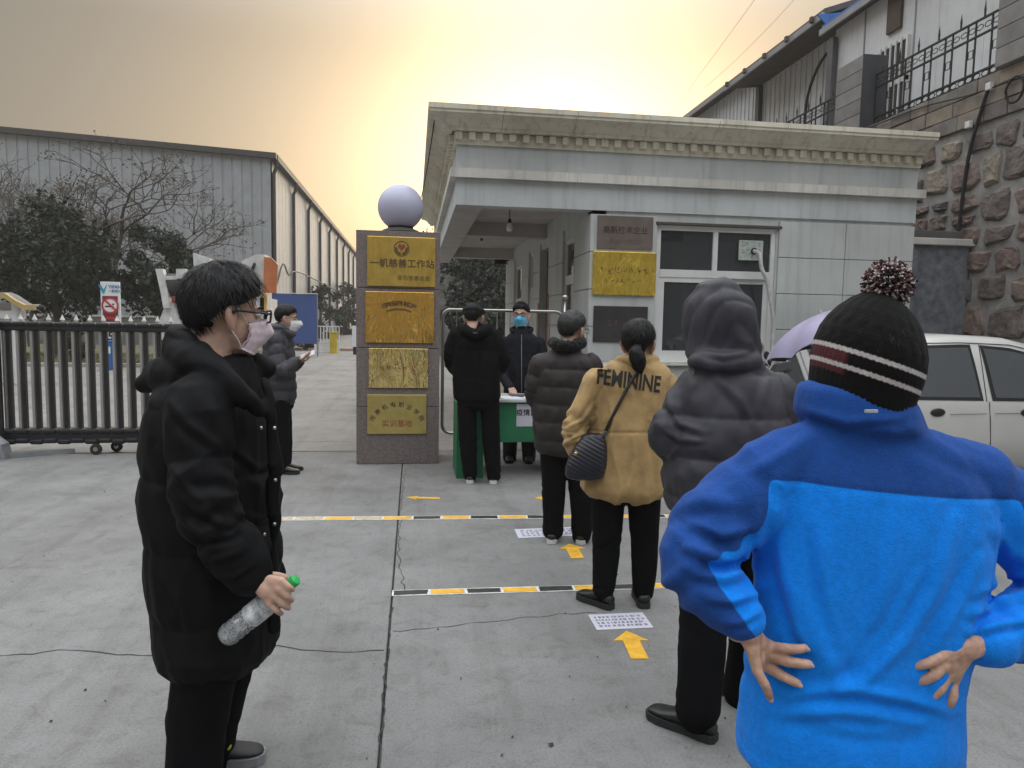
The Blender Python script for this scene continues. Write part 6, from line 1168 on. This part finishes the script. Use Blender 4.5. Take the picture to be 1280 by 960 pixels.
# ---------------------------------------------------------------- 6 woman in the tan jacket
def woman():
    f = Fig(3.83, 6, 'woman with a ponytail in a tan corduroy jacket lettered FEMININE', (772, 740)); J = f.J
    R = [f.ring(797, 445, .065, .065), f.ring(796, 453, .125, .085), f.ring(793, 463, .185, .105), f.ring(789, 485, .213, .122), f.ring(784, 535, .206, .14), f.ring(780, 575, .218, .152), f.ring(778, 604, .226, .158), f.ring(778, 612, .224, .155)]
    A1 = [J(748, 476), J(718, 538, -.03), J(728, 575, .0)]; A2 = [J(830, 482), J(848, 540, .0), J(838, 585, .06)]; mb = MB(); mb.loft(R, n=28); mb.limb(A1, [.075, .07, .055]); mb.limb(A2, [.075, .07, .05])
    mb.limb([J(775, 455, .08), J(777, 450, -.02), J(796, 452, -.08), J(816, 450, -.02), J(818, 455, .08)], [.022, .026, .028, .026, .022])
    o, me = wear(f, 'jacket', mb, M_tan, .0075, 4, amp=.009, sc=(8, 8, 3), seed=71, arms=[A1, A2], arm_r=.075, elbow=.014); co = getco(me); no = getno(me); zs = J(784, 536).z; setco(me, co - no * (.006 * np.exp(-((co[:, 2] - zs - .03 * (co[:, 0] - co[:, 0].mean())) / .006) ** 2))[:, None])
    fold_strokes(me, [([(752, 490), (745, 520), (722, 552)], .010, .010), ([(742, 505), (728, 525), (708, 535)], .010, .009), ([(735, 530), (722, 545), (708, 552)], .010, .008), ([(765, 500), (768, 530), (760, 560), (755, 605)], .007, .012), ([(820, 500), (815, 540), (822, 600)], .007, .012), ([(790, 545), (795, 575), (788, 608)], .006, .012), ([(725, 555), (735, 562), (748, 560)], .008, .008)]); bv = bvh(me)
    c = J(792, 476, -.4); wrap_mark('lettering', flat_text('FEMININE', .1, J(792, 478, -.25), (CR * .99 - UP * .12), UP + CR * .10, .0022, .335, .088), bv, mat('black_print', (.018, .016, .014), .75), o, FH, .0035)
    hips = [J(761, 608), J(804, 608)]; kn = [J(758, 680), J(806, 678)]; g1, g2 = gp(764, 762), gp(728, 748); s1_ = g1.lerp(g2, .28); an = [Vector((s1_.x, s1_.y, .09)), J(804, 738)]; trousers(f, hips, kn, an, (.10, .078, .06), M_trous, 73, .0085, .004, waist=[f.ring(783, 595, .17, .13), f.ring(783, 615, .18, .135)])
    shoe(f, (s1_.x, s1_.y), g2 - g1, .25, M_shoe, M_bsole, .03); shoe(f, (an[1].x, an[1].y), FH + CR * .05, .25, M_shoe, M_bsole, .03)
    b = MB(); H = Head(f, J(798, 430), 22, -4, .97); H.skull(b, J(796, 455)); hand(b, A1[2], Vector((0, 0, -1)) + CR * .25 + FH * .1, CR, FH, .5); hand(b, A2[2], -UP, -CR, FH, .4); inner_body(b, f, R, [A1, A2], list(zip(hips, kn, an))); obj('body', remesh(b, .006, 2, 'body'), M_skin2, f.root)
    H.hair(thick=.020, low=-.95, fringe=.45, side=-.25, tufts=1800, seed=75, n=80, length=.05, lift=0)
    pt = MB(); P = [J(797, 434, -.105), J(795, 440, -.125), J(797, 449, -.13), J(799, 458, -.125), J(801, 464, -.12)]; pt.limb(P, [.020, .036, .042, .034, .012], 14); me2 = remesh(pt, .005, 2, 'ponytail'); cc_ = getco(me2); nn = getno(me2); setco(me2, cc_ + nn * (.004 * ridged(cc_ * np.array((90, 90, 10)), 7))[:, None]); obj('ponytail', me2, M_hair, f.root); obj('hair_tie', MB().ell(J(793, 436, -.118), (.011, .011, .011)), M_wht, f.root, smooth=True)
    H.mask(MATS['white_mask'])
    # bag on a long strap across the back
    bg_ = thing('shoulder_bag', 'black quilted shoulder bag hanging on a strap at the woman hip', 'bag', J(730, 598, -.1)); q = MB()
    q.loft([(J(742, 545, -.10), CR * .055, FH * .03), (J(738, 560, -.11), CR * .085, FH * .045), (J(733, 580, -.115), CR * .105, FH * .055), (J(730, 594, -.115), CR * .10, FH * .05)], n=24, p=3.2); mb2 = remesh(q, .005, 3, 'bag'); cc_ = getco(mb2); nn = getno(mb2); setco(mb2, cc_ + nn * (.0035 * (np.abs(np.sin((cc_[:, 2] * .9 + cc_[:, 0] * .5) * 150)) ** .6))[:, None]); obj('pouch', mb2, mat('bag_leather', (.016, .016, .022), .4, var=.1), bg_)
    st = []
    for px, py in ((806, 452), (800, 460), (790, 475), (780, 493), (770, 512), (762, 528), (756, 541)):
        h = bv.ray_cast(CAM, ray(px, py).normalized()); st.append((h[0] - ray(px, py).normalized() * .008) if h[0] is not None else J(px, py, -.14))
    st.append(J(750, 549, -.13)); obj('strap', MB().limb(st, [.009] * len(st), 8), mat('bag_strap', (.02, .018, .016), .5), bg_, smooth=True); obj('buckle', MB().lathe([(.012, -.004), (.014, 0), (.012, .004)], J(757, 542, -.16), FH, 14), M_steel, bg_); obj('clasp', MB().ell(J(720, 567, -.175), (.010, .006, .010)), mat('brass_clasp', (.7, .5, .2), .3, 1), bg_, smooth=True)
woman()
# ---------------------------------------------------------------- 7 man with the hood up
def man_hood():
    f = Fig(2.66, -14, 'man in a charcoal quilted jacket with the hood pulled up', (885, 900)); J = f.J
    R = [f.ring(905, 440, .115, .115), f.ring(908, 458, .145, .13), f.ring(912, 478, .205, .155), f.ring(915, 520, .255, .18), f.ring(912, 570, .25, .19), f.ring(908, 610, .245, .19), f.ring(906, 622, .238, .182)]
    A1 = [J(866, 494, -.01), J(840, 542, -.02), J(858, 566, .20)]; A2 = [J(968, 494, .0), J(988, 548, .02), J(965, 590, .2)]; mb = MB(); mb.loft(R, n=28); mb.limb(A1, [.085, .084, .068], 18); mb.limb(A2, [.085, .084, .068], 18)
    H = Head(f, J(898, 405), -28, -8, 1.05)
    mb.loft([(J(903, 446), f.lf * .135, f.fw * .13), (J(902, 425), f.lf * .128, f.fw * .142), (J(900, 400), f.lf * .128, f.fw * .148), (J(899, 378), f.lf * .115, f.fw * .135), (J(898, 362), f.lf * .078, f.fw * .095)], n=28, p=2.2); mb.limb([J(872, 452, -.09), J(905, 454, -.13), J(938, 452, -.09)], [.04, .045, .04], 12)
    o, me = wear(f, 'hooded_jacket', mb, M_hoodp, .0085, 4, amp=.009, sc=(6, 6, 4), seed=81, quilt=.155, qamp=.015, arms=[A1, A2], arm_r=.09, elbow=.010, top=J(903, 449).z); co = getco(me); no = getno(me)
    zc = J(900, 440).z; w = sstep(zc - .01, zc + .04, co[:, 2]); loc = (co - np.array(H.c)) @ np.array([H.x, H.y, H.z]).T; a = np.abs(np.sin((loc[:, 1] * .75 + loc[:, 2] * .55 + loc[:, 0] * .3) * 40 + 1.6 * vnoise(co * 7, 5))) ** .6; setco(me, co + no * (w * (.0075 * (a - 1) + .005 * vnoise(co * 13, 6)))[:, None])
    fold_strokes(me, [([(835, 505), (850, 530), (880, 540)], .010, .012), ([(825, 535), (850, 550), (875, 552)], .010, .010), ([(880, 440), (905, 446), (935, 440)], .008, .010), ([(885, 460), (925, 500), (950, 540)], .007, .016), ([(960, 470), (950, 510), (960, 560)], .007, .014)])
    hips = [J(884, 615, -.0), J(948, 615, .0)]; kn = [J(880, 760, .0), J(945, 755, .08)]; g1, g2 = gp(894, 928), gp(812, 894); s1_ = g1.lerp(g2, .27); an = [Vector((s1_.x, s1_.y, .10)), J(930, 868, .16)]; trousers(f, hips, kn, an, (.105, .092, .082), M_trous, 83, .0085, .007, waist=[f.ring(912, 600, .18, .13), f.ring(912, 625, .185, .14)])
    shoe(f, (s1_.x, s1_.y), g2 - g1, .29, M_shoe, M_bsole, .028, .02); shoe(f, (an[1].x, an[1].y), FH - CR * .6, .28, M_shoe, M_bsole, .028)
    b = MB(); H.skull(b, J(905, 450)); hand(b, A1[2], FH + CR * .4, CR, UP, .5); hand(b, A2[2], FH, -CR, UP, .5); inner_body(b, f, R, [A1, A2], list(zip(hips, kn, an))); obj('body', remesh(b, .0065, 2, 'body'), M_skin, f.root); H.mask(mat('teal_mask', (.18, .42, .45), .75), .4)
man_hood()
# ---------------------------------------------------------------- 8 man in blue fleece, hands on hips
def zone_mat(name, layers, rough=.92, sheen=.06, bump=.55, bs=260, var=.16):
    """colour by a stored garment coordinate: layers = [(attribute, threshold, colour above)], first is the base colour"""
    m = bpy.data.materials.new(name); m.use_nodes = True; nt = m.node_tree; L = nt.links.new; b = nt.nodes['Principled BSDF']; b.inputs['Roughness'].default_value = rough; b.inputs['Sheen Weight'].default_value = sheen; b.inputs['Specular IOR Level'].default_value = .2
    prev = None
    for at, th, c in layers:
        col = nt.nodes.new('ShaderNodeRGB'); col.outputs[0].default_value = (*c, 1)
        if prev is None: prev = col.outputs[0]; continue
        a = nt.nodes.new('ShaderNodeAttribute'); a.attribute_name = at; r_ = nt.nodes.new('ShaderNodeMapRange'); r_.inputs[1].default_value = th - .0012; r_.inputs[2].default_value = th + .0012; L(a.outputs['Fac'], r_.inputs[0])
        x = nt.nodes.new('ShaderNodeMix'); x.data_type = 'RGBA'; L(r_.outputs[0], x.inputs[0]); L(prev, x.inputs[6]); L(col.outputs[0], x.inputs[7]); prev = x.outputs[2]
    g_ = nt.nodes.new('ShaderNodeNewGeometry'); n = nt.nodes.new('ShaderNodeTexNoise'); n.inputs['Scale'].default_value = 90; n.inputs['Detail'].default_value = 6; L(g_.outputs['Position'], n.inputs['Vector']); r_ = nt.nodes.new('ShaderNodeMapRange'); r_.inputs[3].default_value = 1 - var * 2; r_.inputs[4].default_value = 1 + var; L(n.outputs[0], r_.inputs[0])
    x = nt.nodes.new('ShaderNodeMix'); x.data_type = 'RGBA'; x.blend_type = 'MULTIPLY'; x.inputs[0].default_value = 1; L(prev, x.inputs[6]); L(r_.outputs[0], x.inputs[7]); L(x.outputs[2], b.inputs['Base Color'])
    n2 = nt.nodes.new('ShaderNodeTexNoise'); n2.inputs['Scale'].default_value = bs; n2.inputs['Detail'].default_value = 4; L(g_.outputs['Position'], n2.inputs['Vector']); bp = nt.nodes.new('ShaderNodeBump'); bp.inputs['Strength'].default_value = bump; bp.inputs['Distance'].default_value = .003; L(n2.outputs[0], bp.inputs['Height']); L(bp.outputs[0], b.inputs['Normal']); return m
def set_attr(me, name, v): a = me.attributes.new(name, 'FLOAT', 'POINT'); a.data.foreach_set('value', np.asarray(v, np.float32))
def man_blue():
    f = Fig(1.40, 2, 'man in a two tone blue fleece and knitted bobble hat with hands on hips', (1060, 900)); J = f.J
    R = [f.ring(1074, 500, .09, .085), f.ring(1076, 522, .10, .09), f.ring(1080, 545, .135, .092), f.ring(1086, 572, .195, .105), f.ring(1090, 610, .225, .12), f.ring(1090, 660, .228, .13), f.ring(1084, 720, .222, .132), f.ring(1072, 790, .212, .130), f.ring(1063, 850, .212, .135), f.ring(1059, 905, .219, .142), f.ring(1058, 943, .222, .142)]
    A1 = [J(938, 618, .0), J(872, 694, -.02), J(926, 772, -.085)]; A2 = [J(1246, 630, .0), J(1342, 738, -.01), J(1232, 796, -.085)]; mb = MB(); mb.loft(R, n=32, p=2.4); mb.limb(A1, [.088, .084, .052], 20); mb.limb(A2, [.088, .084, .052], 20)
    mb.limb([J(1005, 560, -.02), J(960, 590, -.01)], [.05, .075], 14); mb.limb([J(1165, 570, -.02), J(1215, 600, -.01)], [.05, .075], 14)
    for (cx_, cy_), rx_, rm_ in (((1073, 522), .094, .022), ((1072, 510), .093, .019), ((1071, 499), .092, .015)):      # soft stand-up collar
        mb.tube([J(cx_, cy_) + CR * rx_ * math.cos(t) * 1.03 + FH * rx_ * math.sin(t) - UP * .016 * math.cos(t) for t in np.linspace(0, 6.2832 * 1.03, 40)], rm_, 12)
    me = remesh(mb, .0062, 9, 'fleece'); co = getco(me); no = getno(me); X = (co - np.array(CAM)) @ np.array(CR); Zc = co[:, 2]; back = -((co - np.array(J(1075, 700))) @ np.array(f.fw))
    d = .008 * fbm(co * np.array((9, 9, 2.4)), 91) + .005 * fbm(co * np.array((17, 17, 7)), 95) + .003 * crease(co, np.array((11, 11, 6)), 96)
    zw = J(1062, 845).z; zone_low = np.exp(-((Zc - zw) / .09) ** 2); d = d + zone_low * .007 * np.sin((Zc + .10 * np.abs(X - X.mean()) - .06 * vnoise(co * 5, 3)) * 80) * (.3 + .7 * vnoise(co * np.array((4, 4, 9)), 8))
    cxm = (J(1075, 700) - CAM).dot(CR)
    for s_ in (-1, 1): d = d + .008 * np.exp(-((X - cxm - s_ * (.07 + .42 * (Zc - zw))) / .022) ** 2) * sstep(zw - .02, zw + .08, Zc) * sstep(zw + .38, zw + .12, Zc) * (back > 0)
    dark = np.full(len(co), -1.0); isarm = np.zeros(len(co))
    for A in (A1, A2):
        dist, s, rad, wh = seg_info(co, A); w = sstep(.125, .085, dist); L1 = (Vector(A[1]) - Vector(A[0])).length; g_ = np.exp(-((s - L1) / .11) ** 2)
        d = d + w * g_ * .010 * np.sin(s * 75 + 4 * vnoise(co * 7, 5)) * (.45 + .55 * vnoise(co * 10, 8)) + w * sstep(L1 + .10, L1 + .2, s) * .004 * np.sin(s * 120)
        sg = -1 if A is A1 else 1; u1 = (Vector(A[1]) - Vector(A[0])).normalized(); u2 = (Vector(A[2]) - Vector(A[1])).normalized(); out1 = CR * sg + UP * .8; out1 = (out1 - u1 * out1.dot(u1)).normalized(); out2 = CR * sg - UP * 1.0; out2 = (out2 - u2 * out2.dot(u2)).normalized()
        ew = sstep(L1 - .07, L1 + .07, s); t = (rad @ np.array(out1) + .030 - .10 * s) * (1 - ew) + (rad @ np.array(out2) + .004) * ew; k = dist < .115; sh = np.array(A[0]); far = ((co - sh) @ np.array(CR)) * sg > -.005
        dark = np.where(k & far, t, dark); isarm = np.maximum(isarm, (k & far))
    pl, pr_ = J(945, 603, -.12), J(1250, 629, -.12); xl, xr = (pl - CAM).dot(CR), (pr_ - CAM).dot(CR); seam_z = pl.z + (X - xl) / (xr - xl) * (pr_.z - pl.z); dark = np.where(isarm > .5, np.maximum(dark, np.where(Zc - seam_z > 0, 0, -1)), Zc - seam_z)
    zh = J(1060, 926).z; d = d - .003 * np.exp(-((Zc - zh - .01 * (X - xl)) / .0025) ** 2) - .0025 * np.exp(-((Zc - zh - .012 - .01 * (X - xl)) / .002) ** 2)
    d = d - .003 * np.exp(-((Zc - seam_z) / .003) ** 2) * (isarm < .5)
    setco(me, co + no * d[:, None])
    fold_strokes(me, [([(972, 640), (980, 720), (1000, 790), (1012, 812)], .007, .012), ([(1022, 650), (1030, 730), (1048, 800)], .006, .014), ([(1195, 650), (1170, 735), (1130, 800), (1085, 848), (1050, 862)], .010, .014), ([(1150, 720), (1115, 790), (1075, 838)], .007, .012), ([(1120, 650), (1110, 720), (1095, 780)], .005, .016),
        ([(985, 868), (1060, 860), (1130, 872), (1190, 890)], .010, .012), ([(975, 892), (1050, 888), (1150, 900)], .008, .013), ([(1225, 700), (1195, 760), (1165, 815)], .008, .012), ([(950, 640), (945, 700), (950, 760)], .008, .012), ([(1020, 900), (1080, 912), (1150, 908)], .005, .014),
        ([(862, 652), (905, 668), (940, 660)], .012, .010), ([(858, 684), (900, 698), (930, 692)], .013, .010), ([(866, 716), (905, 724), (936, 714)], .012, .009), ([(885, 748), (915, 752), (945, 742)], .010, .008), ([(840, 640), (880, 625), (925, 630)], .008, .014), ([(902, 778), (925, 778), (948, 766)], .008, .007),
        ([(1222, 742), (1255, 722), (1290, 715)], .011, .010), ([(1216, 768), (1250, 752), (1290, 742)], .012, .009), ([(1214, 792), (1245, 782), (1290, 775)], .010, .008), ([(1245, 660), (1265, 690), (1290, 700)], .008, .012),
        ([(1005, 512), (1060, 528), (1130, 522)], .006, .008), ([(1010, 545), (975, 570), (930, 595)], .006, .014), ([(1150, 545), (1190, 565), (1235, 590)], .006, .014)])
    ed = np.empty(len(me.edges) * 2, int); me.edges.foreach_get('vertices', ed); ed = ed.reshape(-1, 2); cnt = np.bincount(ed.ravel(), minlength=len(co))
    dark = np.clip(dark, -.03, .03)
    for _ in range(5): dark = .4 * dark + .6 * (np.bincount(ed[:, 0], dark[ed[:, 1]], len(co)) + np.bincount(ed[:, 1], dark[ed[:, 0]], len(co))) / cnt
    set_attr(me, 'yoke', dark)
    M_fl = zone_mat('blue_fleece', [('', 0, (.004, .225, .82)), ('yoke', 0, (.012, .066, .28))]); o = obj('fleece', me, M_fl, f.root); bv = bvh(me)
    lp = J(1089, 514, -.13); obj('hanger_loop', MB().bbox(lp.x - .012, lp.x + .012, lp.y - .003, lp.y + .003, lp.z - .003, lp.z + .003, .001), mat('grey_loop', (.4, .42, .44), .7), f.root)
    hips = [J(1010, 950, .0), J(1110, 950, .0)]; kn = [Vector((p.x, p.y, .47)) for p in hips]; an = [Vector((p.x, p.y, .09)) for p in hips]; trousers(f, hips, kn, an, (.10, .08, .07), M_jeans, 97, .009, waist=[f.ring(1060, 900, .19, .12), f.ring(1060, 950, .195, .125)])
    for a in an: shoe(f, (a.x, a.y), f.fw, .27)
    # hands laid on the back of the hips
    tb = MB().loft(R, n=32, p=2.4); tv = BVHTree.FromPolygons(tb.v, tb.f)
    def S(px, py, off):
        r_ = ray(px, py).normalized(); h = tv.ray_cast(CAM, r_); return (h[0] if h[0] is not None and h[3] < 1.6 else J(px, py, -.1)) - r_ * off
    b = MB(); nails = []
    w1 = J(936, 792, -.10); B1 = [S(963, 808, .026), S(962, 821, .028), S(956, 832, .028), S(947, 839, .026)]; T1 = [S(1006, 810, .019), S(1011, 830, .019), S(997, 854, .019), S(962, 872, .019)]
    w2 = J(1208, 809, -.118); B2 = [J(1178, 818, -.128), J(1178, 833, -.128), J(1183, 846, -.122), J(1191, 853, -.112)]; T2 = [S(1139, 833, .021), S(1142, 853, .021), S(1154, 875, .021), S(1181, 886, .022)]
    for w, Bs, T, A in ((w1, B1, T1, A1), (w2, B2, T2, A2)):
        fingers(b, w, Bs, T, [-FH * .011 + UP * .002] * 4, .0097, .034); b.limb([A[2], w], [.028, .025], 12); sg = 1 if w is w2 else -1; b.limb([w, w + CR * sg * .012 + FH * .04 - UP * .02, w + CR * sg * .01 + FH * .09 - UP * .03], [.018, .014, .010], 12)
        for k in range(4): dr_ = (T[k] - Bs[k]).normalized(); nails.append((T[k] - FH * .0066 + dr_ * .002, dr_))
    H = Head(f, J(1082, 462, .0), 2, -2, 1.0, 0); H.skull(b, J(1074, 520, .05), False); inner_body(b, f, R, [A1, A2], [], .68); body = obj('body', remesh(b, .0031, 3, 'body'), mat('skin_hands', (.49, .30, .215), .55, var=.16, vscale=40, bump=.3, bscale=160, bdist=.003, spec=.35, sss=.1), f.root)
    for p, dr_ in nails: s_ = dr_.cross(FH).normalized(); obj('nail', MB().ell(p, (.0058, .0045, .0022), (dr_, s_, dr_.cross(s_))), mat('nail', (.55, .36, .29), .35), body, smooth=True)
    H.hair(thick=.01, low=-.75, side=-.3, tufts=1200, seed=99, n=72)
    # bobble hat
    hc = J(1077, 478, .0); up = (UP * math.cos(.24) + CR * math.sin(.24) - FH * .06).normalized(); e1 = (CR - up * CR.dot(up)).normalized(); e2 = up.cross(e1); prof = [(.090, -.040), (.100, -.042), (.106, -.03), (.109, .0), (.110, .006), (.113, .03), (.113, .056), (.109, .082), (.099, .106), (.084, .129), (.065, .149), (.044, .164), (.022, .172), (.001, .174)]
    pr2 = []
    for (r0_, h0_), (r1_, h1_) in zip(prof[:-1], prof[1:]): pr2 += [(r0_ + (r1_ - r0_) * t, h0_ + (h1_ - h0_) * t) for t in np.linspace(0, 1, 7, endpoint=False)]
    pr2.append(prof[-1]); axd = (UP * math.cos(.13) + CR * math.sin(.13) - FH * .05).normalized(); n_ = 150; V = []; hh = []; aa = []
    for k, (r_, h) in enumerate(pr2):
        for j in range(n_):
            a = 2 * math.pi * j / n_; cable = .0022 * abs(math.sin(a * 11 + .5 * math.sin(h * 150))) + .0012 * math.sin(a * 75) * math.sin(h * 1100); rib = .0016 * math.sin(a * 60) if h < .06 else 0; q = r_ + (cable if h >= .06 else .001 + rib) * min(1, r_ / .05)
            V.append(hc + CR * (.012 * (h / .168) ** 2) + e1 * q * math.cos(a) * .89 + e2 * q * math.sin(a) * 1.05 + axd * h - up * .008 * math.cos(a)); hh.append(h + .0010 * math.sin(a * 60)); aa.append(math.cos(a) + .2 * math.sin(a))
    hm_ = MB().add(V, [(k * n_ + j, k * n_ + (j + 1) % n_, (k + 1) * n_ + (j + 1) % n_, (k + 1) * n_ + j) for k in range(len(pr2) - 1) for j in range(n_)]).mesh('bobble_hat', True); hh = np.array(hh); aa = np.array(aa)
    set_attr(hm_, 'maroon', np.minimum(np.minimum(hh - .000, (.050 - hh)), (-aa - .90) * .05)); set_attr(hm_, 'stripe', np.maximum(.0042 - np.abs(hh - .016), .0042 - np.abs(hh - .047)))
    hat = obj('bobble_hat', hm_, zone_mat('hat_wool', [('', 0, (.006, .0057, .0057)), ('maroon', 0, (.085, .022, .026)), ('stripe', 0, (.52, .48, .46))], .95, .02, .6, 260, .2), f.root)
    rnd = random.Random(8); pc = hc + axd * .196 + CR * .010; pm = MB(); mi = []
    for i in range(3400):
        dv = Vector((rnd.gauss(0, 1), rnd.gauss(0, 1), rnd.gauss(0, 1))).normalized(); L = .044 * rnd.uniform(.80, 1.06); sd_ = dv.orthogonal().normalized() * .0030; s2 = dv.cross(sd_); tip = pc + dv * L + Vector((rnd.gauss(0, .003), rnd.gauss(0, .003), rnd.gauss(0, .003))); b0 = pc + dv * L * .6; n0 = len(pm.f)
        pm.add([b0 + sd_, b0 - sd_ * .5 + s2 * .87, b0 - sd_ * .5 - s2 * .87, tip + sd_ * .8, tip - sd_ * .4 + s2 * .7, tip - sd_ * .4 - s2 * .7], [(0, 1, 4, 3), (1, 2, 5, 4), (2, 0, 3, 5), (3, 4, 5)]); c_ = rnd.choice((0, 0, 0, 1, 1, 2, 2)); mi += [c_] * (len(pm.f) - n0)
    n0 = len(pm.f); pm.ell(pc, (.035, .035, .035)); mi += [0] * (len(pm.f) - n0)
    pmm = pm.mesh('pompom'); [pmm.materials.append(mat(*q)) for q in (('yarn_black', (.018, .015, .016), .95), ('yarn_cream', (.50, .42, .40), .95), ('yarn_maroon', (.13, .05, .055), .95))]; pmm.polygons.foreach_set('material_index', mi); obj('pompom', pmm, None, hat)
man_blue()
# ================================================================== hazy air
hz = obj('haze', MB().box(-70, 70, -60, 130, -1.2, 24), None, kind='stuff'); tag(hz, 'thin smoggy haze in the air over the whole yard', 'haze')
hm = bpy.data.materials.new('haze'); hm.use_nodes = True; nt = hm.node_tree; nt.nodes.clear(); oo = nt.nodes.new('ShaderNodeOutputMaterial'); pv_ = nt.nodes.new('ShaderNodeVolumePrincipled')
pv_.inputs['Color'].default_value = (.86, .84, .80, 1); pv_.inputs['Density'].default_value = .0010; pv_.inputs['Anisotropy'].default_value = .35; nt.links.new(pv_.outputs[0], oo.inputs['Volume']); hz.data.materials.append(hm)
